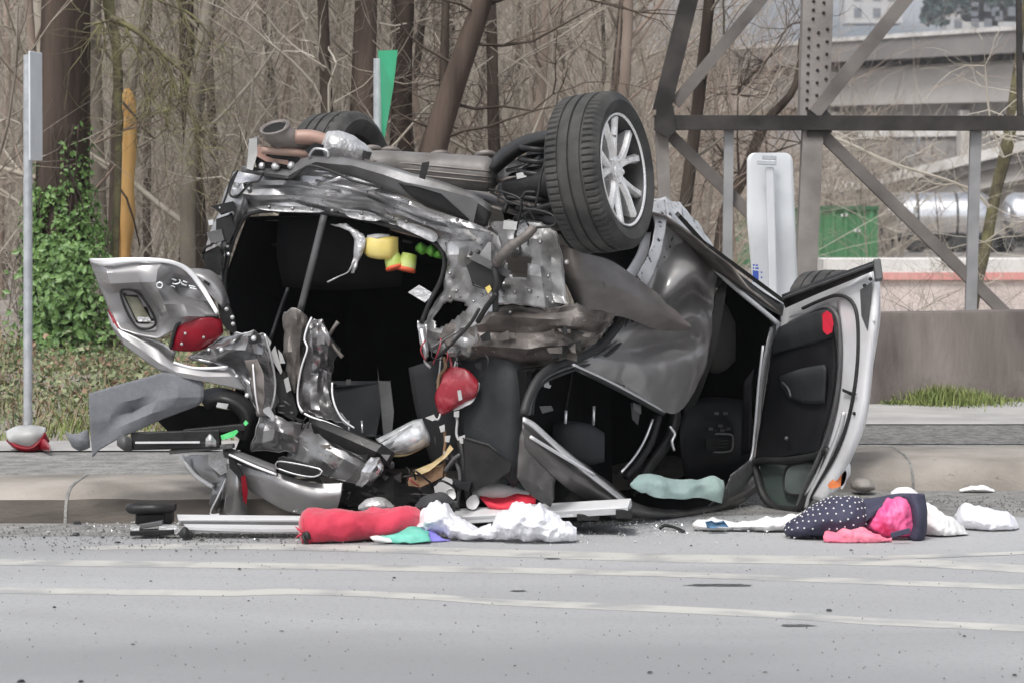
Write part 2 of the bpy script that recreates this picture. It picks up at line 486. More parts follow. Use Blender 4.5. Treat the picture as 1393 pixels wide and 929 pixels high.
b.build('concrete_barrier', M_barrier, label='long brown-grey stained concrete barrier behind the open car door', cat='barrier', edge_angle=50)

# ------------------------------------------------------------------ grass and brush
M_grass = mat('verge_grass', (0.10, 0.15, 0.035), (0.20, 0.22, 0.07), rough=0.8, scale=6, detail=3)
M_dry = mat('dry_stalks', (0.17, 0.135, 0.085), (0.29, 0.235, 0.155), rough=0.9, scale=7, detail=3)
M_leafbr = mat('bramble_leaf', (0.05, 0.085, 0.03), (0.27, 0.29, 0.16), rough=0.7, scale=9, detail=3)
M_leafrd = mat('dead_leaf', (0.17, 0.10, 0.065), (0.30, 0.21, 0.14), rough=0.9, scale=9, detail=3)
def blade(b, p, h, lean, w_):
    a = rnd.uniform(0, 6.28); d = Vector((math.cos(a), math.sin(a), 0)); s_ = Vector((-d.y, d.x, 0)) * w_
    q = p + d * lean * 0.4 + Vector((0, 0, h * 0.6)); t = p + d * lean + Vector((0, 0, h))
    b.add([p - s_, p + s_, q + s_ * 0.7, q - s_ * 0.7, t], [(0, 1, 2, 3), (3, 2, 4)])
def leaf(b, p, s_, d=None):
    d = d or Vector((rnd.gauss(0, 1), rnd.gauss(0, 1) - 0.3, rnd.gauss(0, 1) + 0.5)).normalized()
    u = d.orthogonal().normalized(); u.rotate(Matrix.Rotation(rnd.uniform(0, 6.28), 3, d)); v = d.cross(u)
    b.add([p - u * s_, p - v * s_ * 0.6 + d * s_ * 0.15, p + u * s_, p + v * s_ * 0.6 + d * s_ * 0.15], [(0, 1, 2, 3)])
b = MB()
for i in range(1500):      # tuft at the barrier foot
    px = rnd.triangular(1180, 1335, 1235); q = bp0 + bd * ((px - CX) / F * 21.9 - bp0.x) / bd.x
    p = q + bnn * (0.27 + abs(rnd.gauss(0, 0.22))) ; p.z = 0.165
    blade(b, p, rnd.uniform(0.03, 0.13) * (1.2 - abs(px - 1245) / 110), rnd.uniform(0.02, 0.08), 0.0035)
for i in range(700):
    px = rnd.uniform(1165, 1480); q = bp0 + bd * ((px - CX) / F * 21.9 - bp0.x) / bd.x
    p = q + bnn * (0.27 + abs(rnd.gauss(0, 0.10))); p.z = 0.165
    blade(b, p, rnd.uniform(0.01, 0.04), rnd.uniform(0.01, 0.05), 0.004)
b.build('grass_tuft', M_grass, kind='stuff', label='green grass tuft growing along the foot of the concrete barrier', smooth=False)
b = MB()
for i in range(8000):
    y = rnd.uniform(18.2, 27); x = rnd.uniform(-0.20 * y, -0.01 * y); 
    den = noise.noise(Vector((x * 1.1, y * 1.1, 0)))
    if den < -0.15: continue
    blade(b, Vector((x, y, gz(x, y))), rnd.uniform(0.03, 0.11), rnd.uniform(0.02, 0.09), 0.005)
b.build('verge_grass', M_grass, kind='stuff', label='short green grass on the verge left of the wreck', smooth=False)
b = MB()
for i in range(3600):
    y = rnd.uniform(18.6, 28); x = rnd.uniform(-0.20 * y, 0.0 * y)
    blade(b, Vector((x, y, gz(x, y))), rnd.uniform(0.04, 0.2), rnd.uniform(0.05, 0.2), 0.004)
b.build('dry_grass', M_dry, kind='stuff', label='dry tan stalks and dead grass on the verge', smooth=False)
b = MB(); b2 = MB()
for i in range(1500):      # low bramble and fallen leaves
    y = rnd.uniform(19.3, 26.5); x = rnd.uniform(-0.20 * y, -0.045 * y)
    hgt = 0.24 * max(0.1, 0.6 + noise.noise(Vector((x * 1.6, y * 1.6, 4)))) * smooth(19, 21.5, y)
    for k in range(9):
        p = Vector((x + rnd.gauss(0, 0.12), y + rnd.gauss(0, 0.12), gz(x, y) + abs(rnd.gauss(0.3, 0.5)) * hgt))
        leaf(b if rnd.random() < 0.78 else b2, p, rnd.uniform(0.012, 0.032))
b.build('bramble_leaves', M_leafbr, kind='stuff', label='pale green bramble leaves on the verge below the ivy tree', smooth=False)
b2.build('fallen_leaves', M_leafrd, kind='stuff', label='rust brown dead leaves among the brambles on the verge', smooth=False)

# ------------------------------------------------------------------ trees
M_bark = mat('brown_bark', (0.032, 0.024, 0.020), (0.105, 0.079, 0.066), rough=0.95, spec=.1, scale=5, detail=10, bump=0.8, bscale=24, stretch=(1, 1, 0.12))
M_barkd = mat('dark_bark', (0.04, 0.031, 0.026), (0.10, 0.079, 0.065), rough=0.95, spec=.1, scale=5, detail=10, bump=0.7, bscale=20, stretch=(1, 1, 0.15))
M_twig = mat('grey_brown_twig', (0.20, 0.175, 0.145), (0.35, 0.315, 0.265), rough=0.95, spec=.1, scale=1.2, detail=5)
M_twigl = mat('pale_twig', (0.34, 0.305, 0.25), (0.48, 0.44, 0.38), rough=0.95, spec=.1, scale=1.2, detail=5)
M_twigr = mat('red_brown_twig', (0.225, 0.172, 0.138), (0.34, 0.275, 0.23), rough=0.95, spec=.1, scale=1.2, detail=5)
M_moss = mat('mossy_bark', (0.095, 0.08, 0.055), (0.185, 0.175, 0.085), rough=1.0, scale=7, detail=6, bump=0.6, bscale=40)
M_ivy = mat('ivy_leaf', (0.035, 0.095, 0.022), (0.17, 0.285, 0.075), rough=0.5, scale=14, detail=3, contrast=(0.25, 0.75))
M_ivyo = mat('snag_wood', (0.48, 0.26, 0.075), (0.66, 0.42, 0.17), rough=0.8, scale=6, detail=8, bump=0.5, bscale=22, stretch=(1, 1, 0.12))

def wander(p, d, L, n, jit, lift=0.0):
    pts = [p]; s_ = L / n
    for i in range(n):
        d = (d + Vector((rnd.gauss(0, jit), rnd.gauss(0, jit), rnd.gauss(0, jit) + lift))).normalized()
        pts.append(pts[-1] + d * s_)
    return pts
def twigs(b, p, d, L, r, depth, jit=0.22, lift=0.06, kids=4, sides=4):
    n = 5 if depth else 3
    pts = wander(p, d, L, n, jit, lift)
    b.tube(pts, [r * (1 - 0.75 * i / n) for i in range(n + 1)], sides=sides if r > 0.012 else 3, cap=False)
    if depth <= 0: return
    for k in range(kids):
        i = rnd.randint(1, n); t = pts[i]; dd = (pts[i] - pts[i - 1]).normalized()
        side = Vector((rnd.gauss(0, 1), rnd.gauss(0, 1), rnd.gauss(0.2, 0.6))).normalized()
        twigs(b, t, (dd * 0.7 + side * 0.8).normalized(), L * rnd.uniform(0.35, 0.65), r * rnd.uniform(0.35, 0.55), depth - 1, jit, lift, kids, sides)
# saplings: eight shapes, each a trunk and its branches, copied through the wood
def sapling_mesh(seed):
    global rnd
    rnd = random.Random(seed)
    tr = MB(); br = MB()
    Ht = rnd.uniform(7.5, 10); r0 = rnd.uniform(0.045, 0.085)
    pts = wander(Vector((0, 0, -0.3)), Vector((rnd.gauss(0, 0.06), rnd.gauss(0, 0.06), 1)), Ht, 12, 0.045, 0.02)
    tr.tube(pts, [r0 * (1 - 0.8 * i / 12) for i in range(13)], sides=7, n=24)
    for k in range(rnd.randint(16, 24)):
        i = rnd.randint(1, 11); a = rnd.uniform(0, 6.28)
        d = Vector((math.cos(a), math.sin(a), rnd.uniform(0.5, 1.4))).normalized()
        twigs(br, pts[i].lerp(pts[i + 1], rnd.random()), d, rnd.uniform(1.0, 2.6), r0 * rnd.uniform(0.2, 0.4) * (1 - 0.5 * i / 12), 2, 0.16, 0.06, 4)
    return tr, br
SAP = []
grp = 'bare saplings in the wood'
lab = 'slender bare sapling with fine grey-brown twigs in the wood behind the wreck'
for k in range(8):
    tr, br = sapling_mesh(100 + k)
    t = thing('bare_sapling', lab, 'tree', (0, 60, 0), grp)
    m = [M_twig, M_twigr, M_twigl, M_twig][k % 4]
    o1 = tr.build('trunk', M_barkd if k % 3 == 0 else m, None); o2 = br.build('branches', m, None)
    for o in (o1, o2): o.parent = t
    SAP.append((t, o1, o2))
rnd = random.Random(21)
first = [True] * 8
spots = []
for i in range(84):
    f = (i + rnd.uniform(-0.6, 0.6)) / 84
    Y = rnd.choice([27, 30, 33, 36, 40, 44, 48, 53, 58]) + rnd.uniform(-1.5, 1.5)
    px = -60 + f * 960
    spots.append((px, Y))
spots += [(940, 33), (1010, 29), (1075, 34), (1180, 62), (1285, 52)]
for i, (px, Y) in enumerate(spots):
    k = i % 8
    if first[k]:
        t = SAP[k][0]; first[k] = False
    else:
        t = SAP[k][0].copy(); COL.objects.link(t)
        for o in SAP[k][1:]:
            c = o.copy(); COL.objects.link(c); c.parent = t
    x = (px - CX) * Y / F
    t.location = (x, Y, gz(x, Y)); t.rotation_euler = (0, 0, rnd.uniform(0, 6.28)); s_ = rnd.uniform(0.75, 1.15)
    if px > 900: s_ *= 0.45
    t.scale = (s_, s_, s_)
    if px > 900:
        t['label'] = 'small bare shrub tree beyond the barrier and lattice tower'; t['group'] = 'bare shrub trees beyond the lattice tower'
# undergrowth thicket: thousands of thin stems
def thicket(name, label, n, px0, px1, y0, y1, m, h0, h1, seed, dep=1, r=0.006):
    global rnd
    rnd = random.Random(seed); b = MB()
    for i in range(n):
        Y = rnd.uniform(y0, y1); px = rnd.uniform(px0, px1); x = (px - CX) * Y / F
        d = Vector((rnd.gauss(0, 0.3), rnd.gauss(0, 0.2), 1)).normalized()
        twigs(b, Vector((x, Y, gz(x, Y) - 0.05)), d, rnd.uniform(h0, h1), r * rnd.uniform(0.7, 1.5) * (Y / 30) ** 0.6, dep, 0.16, 0.03, 5, 3)
    b.build(name, m, kind='stuff', label=label, smooth=False)
thicket('undergrowth', 'tangled bare grey-brown undergrowth filling the wood', 620, -120, 900, 27, 46, M_twig, 1.6, 4.2, 31, 2)
thicket('undergrowth', 'pale thin stems standing in the wood', 360, -120, 900, 38, 64, M_twigl, 3, 6.5, 32, 2, 0.007)
thicket('undergrowth', 'red-brown brush on the slope behind the wood', 700, -160, 960, 55, 100, M_twigr, 3, 7.5, 33, 2, 0.008)
thicket('distant_thicket', 'far grey-brown wood on the hillside', 1000, -200, 960, 95, 150, M_twig, 4, 9, 34, 1, 0.014)
thicket('low_brush', 'dry low brush behind the barrier', 90, 900, 1480, 24.5, 40, M_twigl, 0.7, 1.5, 35, 2, 0.004)
thicket('trackside_brush', 'bare reddish brush between the overpass and the rail yard', 260, 860, 1500, 158, 230, M_twigr, 2.5, 6.5, 36, 1, 0.02)

def pxline(pts, Y): return [P(px, py, Y) for px, py in pts]
thicket('shrub_mass', 'reddish brown leafless shrubs between the tower leg and the wood', 170, 850, 975, 58, 100, M_twigr, 3.0, 6.5, 41, 2, 0.008)
thicket('shrub_mass', 'dark bare shrubs on the bank under the overpass', 240, 900, 1230, 124, 148, M_twig, 3.0, 6.5, 42, 1, 0.015)
thicket('low_brush', 'thin dark twigs crossing in front of the pale pink wall', 60, 1130, 1480, 25, 34, M_barkd, 0.7, 1.5, 43, 2, 0.0045)
rnd = random.Random(5)
def trunk(b, pts, n=24, sides=14):      # pts: (px, py, Y, half width px)
    b.tube([P(a, c, Y) for a, c, Y, h in pts], [h * Y / F for a, c, Y, h in pts], sides=sides, n=n)
# ivy tree
t = thing('ivy_tree', 'broad brown tree trunk clad in green ivy, far left of the photo', 'tree', tuple(P(86, 497, 25.5)))
b = MB(); trunk(b, [(96, -900, 25.5, 24), (92, -300, 25.5, 31), (90, -40, 25.5, 33), (88, 120, 25.5, 35), (84, 300, 25.5, 38), (84, 440, 25.5, 42), (84, 520, 25.5, 56)], 40, 22)
b.build('trunk', M_bark, t)
b = MB()
for i in range(9500):
    v = rnd.random() ** 0.62; py = 165 + v * 330
    a = rnd.uniform(-1.75, 1.75); rad = (36 + 9 * smooth(200, 330, py) + rnd.gauss(0, 6) + 16 * max(0, math.sin(a)) * smooth(260, 360, py)) * 25.5 / F
    if py < 255 and (a < 0.1 or rnd.random() < 0.4) and not (a < -0.9 and rnd.random() < 0.35): continue
    if noise.noise(Vector((a * 2.2, py * 0.02, 3))) < -0.28: continue
    c = P(84, py, 25.5)
    nrm = Vector((math.sin(a), -math.cos(a), 0.25 + rnd.gauss(0, 0.25))).normalized()
    p = c + Vector((math.sin(a) * rad, -math.cos(a) * rad, 0))
    leaf(b, p, rnd.choice([.011, .014, .018, .022, .027, .034]) * rnd.uniform(.8, 1.1), (nrm + Vector((rnd.gauss(0, 0.4), rnd.gauss(0, 0.4), rnd.gauss(0, 0.4)))).normalized())
for i in range(900):
    py = rnd.uniform(330, 500); p = P(86 + rnd.gauss(0, 24) * (1 + (py - 330) / 300), py, 25.1 + rnd.gauss(0, 0.15)); leaf(b, p, rnd.uniform(0.02, 0.04), Vector((rnd.gauss(0, .5), -1, rnd.gauss(.3, .4))).normalized())
b.build('ivy_leaves', M_ivy, t, smooth=False, kind='stuff')
b = MB()
for k in range(7):
    x0 = rnd.uniform(62, 108)
    b.tube([P(x0 + rnd.gauss(0, 8), y, 25.5 - 0.24) for y in range(170, 500, 55)], 0.006, sides=4, n=20)
b.build('ivy_stem', M_barkd, t)
# broken snag with exposed orange wood
t = thing('split_snag', 'broken snag with bright orange exposed wood beside the ivy tree', 'tree', tuple(P(165, 455, 27)))
b = MB(); trunk(b, [(163, 95, 27, 4), (160, 140, 27, 8), (160, 250, 27, 11), (158, 350, 27, 13), (156, 470, 27, 16)], 24, 10)
b.build('trunk', M_barkd, t)
b = MB()
rows = [(173, 121, 3), (174, 135, 9), (177, 160, 10), (176, 200, 11), (173, 250, 11), (172, 300, 11), (170, 340, 9), (168, 400, 9)]
b.tube([P(a, c, 26.85) for a, c, h in rows], [1.0 * h * 26.85 / F * (1 + 0.16 * rnd.gauss(0, 1)) for a, c, h in rows], sides=9, n=40)
b.tube([P(a, c, 26.8) for a, c in [(162, 262), (158, 285), (160, 310), (161, 350)]], [0.006, 0.018, 0.018, 0.01], sides=6)
b.build('exposed_wood', M_ivyo, t)
b = MB()
b.tube([P(a, c, 26.72) for a, c in [(165, 138), (185, 160), (196, 178), (212, 190)]], [0.012, 0.010, 0.008, 0.004], sides=5)
b.tube([P(a, c, 26.72) for a, c in [(158, 250), (172, 270), (182, 300), (190, 335)]], [0.010, 0.010, 0.008, 0.006], sides=5)
b.build('twig', M_barkd, t)
# grey stump trunk behind it
t = thing('grey_tree', 'dull grey-brown trunk standing between the ivy tree and the orange snag', 'tree', tuple(P(135, 450, 29)))
b = MB(); trunk(b, [(128, -700, 29, 8), (126, -40, 29, 12), (126, 120, 29, 13), (130, 300, 29, 16), (132, 480, 29, 22)], 24, 12)
b.build('trunk', M_twig, t)
# mossy drooping tree
t = thing('mossy_tree', 'thin mossy tree with drooping green-brown branches left of the wreck', 'tree', tuple(P(158, 470, 25.8)))
b = MB(); trunk(b, [(140, -700, 25.8, 6), (143, -120, 25.8, 9), (148, 10, 25.8, 8), (157, 50, 25.8, 7), (160, 110, 25.8, 6), (161, 220, 25.8, 5), (156, 350, 25.8, 6), (154, 480, 25.8, 8)], 40, 8)
b.build('trunk', M_moss, t)
b = MB(); bt = MB()
mb_ = [([(150, 25), (172, 34), (195, 50), (215, 68), (240, 90), (252, 100), (256, 118)], 0.024),
       ([(205, 60), (228, 90), (236, 112), (246, 140), (262, 160), (272, 182)], 0.016),
       ([(128, 33), (150, 28)], 0.012), ([(170, 35), (182, 62), (196, 92), (198, 125), (202, 160)], 0.013),
       ([(236, 105), (232, 128), (228, 150), (225, 172)], 0.012), ([(230, -60), (238, -10), (250, 20), (258, 40), (275, 62)], 0.014), ([(262, 160), (268, 190), (270, 215)], 0.007),
       ([(150, -60), (185, -30), (215, 0), (260, 20), (290, 55)], 0.015)]
for pts, r in mb_:
    w_ = pxline(pts, 25.3); k = len(w_)
    b.tube(w_, [r * (1 - 0.6 * i / k) for i in range(k)], sides=6, n=18)
    for j in range(19):
        i = rnd.randint(0, k - 2); q = w_[i].lerp(w_[i + 1], rnd.random())
        twigs(bt, q, Vector((rnd.gauss(0.1, 0.6), rnd.gauss(0, 0.4), rnd.gauss(-0.5, 0.6))).normalized(), rnd.uniform(0.2, 0.75), 0.0055, 1, 0.25, -0.08, 4, 3)
b.build('branch', M_moss, t); bt.build('drooping_twigs', M_moss, t, smooth=False)
# two broad reddish trunks, a thin dark one, the leaning one
t = thing('brown_trunk', 'broad dark reddish trunk rising behind the green sign', 'tree', tuple(P(492, 490, 26.6)))
b = MB(); trunk(b, [(500, -900, 26.6, 10), (498, -40, 26.6, 15), (496, 60, 26.6, 16), (492, 180, 26.6, 18), (486, 300, 26.6, 22), (482, 490, 26.6, 28)], 24, 14); b.build('trunk', M_bark, t)
b = MB()
for j in range(14): twigs(b, P(494 + rnd.gauss(0, 5), rnd.uniform(-60, 220), 26.6), Vector((rnd.gauss(0, 1), rnd.gauss(-0.3, .5), .5)).normalized(), rnd.uniform(.5, 1.3), 0.01, 2, .2, .05, 4, 3)
b.build('branches', M_twig, t, smooth=False)
t = thing('brown_trunk', 'reddish brown trunk just right of the green sign', 'tree', tuple(P(548, 490, 26.9)))
b = MB(); trunk(b, [(556, -900, 26.9, 8), (551, -40, 26.9, 13), (548, 60, 26.9, 13), (546, 180, 26.9, 15), (545, 300, 26.9, 18), (545, 490, 26.9, 24)], 24, 14); b.build('trunk', M_bark, t)
t = thing('thin_trunk', 'thin dark upright trunk left of the leaning tree', 'tree', tuple(P(605, 490, 26.4)))
b = MB(); trunk(b, [(612, -700, 26.4, 3), (607, -40, 26.4, 5), (605, 60, 26.4, 6), (602, 200, 26.4, 7), (600, 490, 26.4, 9)], 20, 8); b.build('trunk', M_barkd, t)
b = MB()
for j in range(40): twigs(b, P(604, rnd.uniform(-60, 180), 26.4), Vector((rnd.gauss(0, 1), rnd.gauss(-0.3, .4), -.1)).normalized(), rnd.uniform(.25, .6), 0.007, 1, .2, -.02, 4, 3)
b.build('branches', M_barkd, t, smooth=False)
t = thing('leaning_tree', 'bare trunk leaning to the right above the upturned wheels', 'tree', tuple(P(560, 440, 25)))
b = MB(); trunk(b, [(770, -500, 25, 8), (690, -120, 25, 11), (660, -10, 25, 13), (640, 50, 25, 15), (612, 130, 25, 17), (588, 210, 25, 19), (566, 320, 25, 22), (552, 500, 25, 30)], 40, 16); b.build('trunk', M_bark, t)
b = MB()
for a, c, dx, L_ in [(640, 60, 1, 1.2), (625, 95, -1, .8), (610, 140, 1, 1.1), (655, 10, 1, 1.6), (600, 190, 1, 1.0), (600, 170, -1, .6), (650, 20, -1, .9)]:
    twigs(b, P(a, c, 25), Vector((dx, rnd.gauss(0, .3), .25)).normalized(), L_, 0.014, 2, .22, .02, 4, 4)
b.build('branches', M_barkd, t, smooth=False)

# trees by the tower
t = thing('crooked_tree', 'crooked dark bare tree behind the lattice tower leg', 'tree', tuple(P(1050, 430, 31)))
b = MB(); trunk(b, [(1150, -120, 31, 2), (1118, 40, 31, 3), (1092, 45, 31, 3.5), (1088, 95, 31, 5), (1075, 130, 31, 5), (1040, 170, 31, 7), (1012, 240, 31, 8), (985, 300, 31, 9), (975, 440, 31, 13)], 40, 8); b.build('trunk', M_barkd, t)
b = MB()
for pts, r in [([(1000, 265), (985, 215), (970, 190)], .02), ([(1010, 115), (1045, 80), (1070, 40), (1082, 32), (1095, 33)], .012), ([(1010, 240), (1040, 215), (1060, 205), (1090, 195)], .014), ([(1004, 130), (1008, 118), (1040, 85)], .014), ([(1005, 235), (1003, 190), (1004, 130)], .014)]:
    w_ = pxline(pts, 31); b.tube(w_, [r, *[r * .7] * (len(w_) - 2), r * .4], sides=5, n=14)
    for j in range(16): twigs(b, w_[rnd.randint(0, len(w_) - 1)], Vector((rnd.gauss(0, 1), rnd.gauss(0, .4), rnd.gauss(.3, .6))).normalized(), rnd.uniform(.3, .9), 0.006, 2, .25, .02, 3, 3)
b.build('branches', M_barkd, t, smooth=False)
t = thing('mossy_sapling', 'mossy olive trunk leaning behind the grey post right of the door', 'tree', tuple(P(1318, 440, 29)))
b = MB(); trunk(b, [(1400, -40, 29, 3), (1382, 100, 29, 5), (1372, 190, 29, 9), (1355, 260, 29, 8), (1340, 340, 29, 8), (1326, 400, 29, 8), (1316, 470, 29, 10)], 30, 9); b.build('trunk', M_moss, t)
b = MB()
for pts, r in [([(1345, 282), (1330, 265), (1300, 250), (1260, 237), (1220, 225), (1180, 208), (1140, 190), (1128, 186)], .018), ([(1365, 215), (1352, 180), (1345, 150), (1340, 90)], .012), ([(1375, 180), (1390, 130)], .012), ([(1180, 208), (1160, 225), (1158, 190)], .006), ([(1340, 330), (1370, 310), (1400, 300)], .008), ([(1330, 390), (1300, 370), (1260, 345)], .007)]:
    w_ = pxline(pts, 28.8); b.tube(w_, [r, *[r * .8] * (len(w_) - 2), r * .4], sides=5, n=18)
    for j in range(14): twigs(b, w_[rnd.randint(0, len(w_) - 1)], Vector((rnd.gauss(0, 1), rnd.gauss(0, .3), rnd.gauss(.1, .6))).normalized(), rnd.uniform(.25, .8), 0.005, 2, .25, .0, 3, 3)
b.build('branches', M_twigl, t, smooth=False)
b = MB()

# ------------------------------------------------------------------ lattice tower
TY = 24.8
M_post = mat('dull_grey_post', (0.20, 0.20, 0.205), (0.27, 0.27, 0.275), rough=.7, scale=5)
M_brace = mat('brace_steel', (0.095, 0.085, 0.08), (0.17, 0.155, 0.145), rough=.8, spec=.2, scale=3, detail=8)
t = thing('lattice_tower', 'grey riveted steel lattice tower standing behind the barrier', 'tower', (P(1098, 430, TY).x, TY, gz(P(1098, 430, TY).x, TY)))
def angle_iron(name, a, c, wpx, m, Y=TY, dp=0.10, fl=0.012):
    b = MB(); A, B = P(a[0], a[1], Y), P(c[0], c[1], Y); wd = wpx * Y / F
    d = (B - A).normalized(); x = d.cross(Vector((0, 1, 0))).normalized()
    b.bar(A, B, wd, fl)                                   # web facing the road
    for s_ in (-1, 1): b.bar(A + x * (s_ * (wd / 2 - fl / 2)) + Vector((0, dp / 2 + fl / 2, 0)), B + x * (s_ * (wd / 2 - fl / 2)) + Vector((0, dp / 2 + fl / 2, 0)), fl, dp)
    return b.build(name, m, t, smooth=False, bevel=0.002)
lo = angle_iron('leg', (1134, -700), (1108, 168), 41, M_steel, TY, 0.2)
angle_iron('leg', (1107, 168), (1086, 620), 28, M_steel, TY + .01, 0.16)
b = MB()
lean = lambda y: 1134 - 26 * (y + 700) / 868
for k, (dx, ys_) in enumerate([(-11, range(40, 155, 12)), (2, range(45, 155, 17)), (14, range(40, 155, 17)), (-6, range(-10, 30, 12)), (8, range(-10, 30, 14))]):
    for y in ys_:
        q = P(lean(y) + dx, y, TY - 0.012); b.lathe([(-0.008, .001), (-0.006, .010), (0.004, .013)], q, (0, 1, 0), 7)
b.build('rivets', M_dsteel, lo, kind='stuff')
angle_iron('leg', (1002, -260), (900, 152), 24, M_dsteel, TY + 0.02, 0.12)
angle_iron('leg', (900, 172), (912, 470), 17, M_steel, TY + .02, 0.1)
o = angle_iron('beam', (890, 167), (1640, 168.5), 20, M_dsteel, TY - 0.04, 0.16)
angle_iron('brace', (1045, -12), (918, 142), 16, M_brace, TY + .05, .08)
angle_iron('brace', (1320, -110), (1108, 155), 18, M_brace, TY - .02, .08)
angle_iron('brace', (1118, 182), (1372, 430), 16, M_brace, TY + .04, .08)
angle_iron('brace', (908, 180), (1040, 310), 16, M_brace, TY + .1, .06)
angle_iron('post', (992, 174), (988, 470), 13, M_post, TY + .03, .06)
angle_iron('post', (1328, 178), (1320, 470), 15, M_post, TY + .03, .06)
angle_iron('post', (1384, -300), (1388, 157), 7, M_dsteel, TY + .05, .05)
b = MB()
b.plate([(893, 146), (916, 144), (920, 178), (909, 188), (891, 178)], const(TY - .06), 0.02); b.build('gusset_plate', M_dsteel, t, smooth=False)
b = MB(); b.plate([(1098, 150), (1124, 150), (1132, 158), (1132, 180), (1124, 186), (1098, 186)], const(TY - .02), 0.02)
b.build('gusset_plate', M_dsteel, t, smooth=False)

# ------------------------------------------------------------------ signs
t = thing('sign_post', 'grey metal post with a tall sign seen edge-on, far left', 'sign', tuple(P(38, 592, 18.6)))
b = MB(); b.tube([P(38, 600, 18.6), P(38, 75, 18.6)], 6.2 * 18.6 / F, sides=14); b.build('post', M_galv, t, edge_angle=40)
M_signback = mat('sign_aluminium', (0.58, 0.60, 0.62), (0.68, 0.70, 0.715), rough=0.5, metal=0.25, scale=3, detail=6)
b = MB()
c = P(47, 145, 18.55); e1 = Vector((0.03, -0.22, 0)); 
b.bar(P(48, 71, 18.5), P(48.5, 219, 18.5), 0.012, 0.22, Vector((0.17, 1, 0))); b.build('sign_plate', M_signback, t, smooth=False, bevel=0.004)
b = MB()
for y in (82, 203): b.lathe([(-.014, .028), (-.014, .033), (.014, .033), (.014, .028)], P(38, y, 18.6), (0, 0, 1), 16)
b.build('clamp', M_galv, t, edge_angle=40)
t = thing('green_sign', 'narrow green sign on a grey pole rising behind the wreck', 'sign', tuple(P(515, 590, 18.9)))
b = MB(); b.tube([P(515, 600, 18.9), P(515, 80, 18.9)], 7 * 18.9 / F, sides=14); b.build('pole', M_galv, t, edge_angle=40)
M_green = mat('green_reflective', (0.0, 0.30, 0.13), (0.01, 0.36, 0.17), rough=0.4, scale=3)
b = MB(); b.plate([(514, 69.5, -.02), (541, 68.5, -.35), (535, 120, -.32), (521, 200, -.05)], const(18.93), 0.006); b.build('sign_plate', M_green, t, smooth=False)
b = MB()
for y in (87, 166): b.lathe([(-.012, .030), (-.012, .036), (.012, .036), (.012, .030)], P(515, y, 18.9), (0, 0, 1), 16)
b.build('clamp', M_galv, t, edge_angle=40)
t = thing('white_sign', 'tall bent sign panel seen from its pale back, beside the tower leg', 'sign', tuple(P(1055, 560, 20.2)))
b = MB(); rows = []
for py in [208.5, 208.8, 209.6, 211, 213, 216, 219.5, 224] + [230 + i * 8 for i in range(26)]:
    f = (py - 208.5) / 225; q_ = min(1.0, (py - 208.5) / 11); ins = 11 * (1 - math.sqrt(max(0, 1 - (1 - q_) ** 2)))
    xl = 1016 + (0 if py < 300 else (py - 300) * .09) + ins; xr = 1078 + f * 9 - ins
    rows.append([P(xl + (xr - xl) * j / 11, py, 20.2 + .004 * math.sin((j / 11 - .5) * 3) + .05 * smooth(300, 400, py)) for j in range(12)])
b.grid(rows); o = b.build('sign_panel', M_signback, t, solid=0.004)
M_signpole = mat('sign_post_paint', (0.52, 0.53, 0.55), (0.60, 0.61, 0.63), rough=.5, metal=.3, scale=4)
b = MB(); b.bar(P(1047, 228, 20.12), P(1057, 600, 20.12), .052, .05); b.build('post', M_signpole, t, smooth=False, bevel=.01)
b = MB(); b.bar(P(1030, 221, 20.09), P(1056, 222, 20.09), .03, .03); b.bar(P(1037, 214, 20.13), P(1056, 215, 20.13), .03, .02); b.build('bracket', M_galv, t, smooth=False, bevel=.004)
M_blue = mat('blue_print', (0.03, 0.07, 0.32), rough=.5)
b = MB(); b.plate([(1024, 368), (1032, 369), (1032, 385), (1024, 384)], const(20.17), .002); b.build('blue_sticker', M_blue, t, smooth=False)
b = MB()
for (a, c, w2) in [(1024, 361, 3), (1028, 361.5, 3), (1024, 365, 2), (1027.5, 365.5, 4.5), (1035, 371, 2), (1035, 378, 2)]: b.plate([(a, c - 1.2), (a + w2, c - 1.2), (a + w2, c + 1.2), (a, c + 1.2)], const(20.17), .002)
b.build('printed_marks', M_blue, o, smooth=False)

# ------------------------------------------------------------------ rail yard, overpasses, hill
GZ = -0.8
t = thing('green_container', 'green steel container standing beyond the barrier and tower', 'container', (P(1090, 345, 120).x, 120, GZ))
M_cont = mat('green_container_paint', (0.045, 0.16, 0.065), (0.07, 0.21, 0.09), rough=.7, scale=1.5, detail=8)
M_contd = mat('dark_green_paint', (0.03, 0.11, 0.045), rough=.7)
p0, p1 = P(985, 345, 120), P(1194, 345, 120)
zt = P(0, 281, 120).z; cx_ = (p0.x + p1.x) / 2; wd = p1.x - p0.x
b = MB(); b.box((cx_, 121.2, (GZ + zt) / 2), (wd, 2.4, zt - GZ)); b.build('body', M_cont, t, smooth=False, bevel=.02)
for k in range(12):
    b = MB(); b.box((p0.x + wd * (k + .5) / 12, 119.96, (GZ + zt) / 2), (.12, .1, zt - GZ - .25)); b.build('rib', M_cont if k else M_contd, t, smooth=False)
b = MB(); b.box((cx_, 119.95, zt - .06), (wd + .05, .14, .14)); b.build('top_rail', M_contd, t, smooth=False)
M_lab = mat('pale_label', (0.6, 0.62, 0.6), rough=.6)
b = MB()
for a, c in ((1150, 293), (1165, 314), (1168, 314.5), (1147, 293.2)): b.box(P(a, c, 119.88), (.16, .02, .09))
b.build('label_plate', M_lab, t, smooth=False)
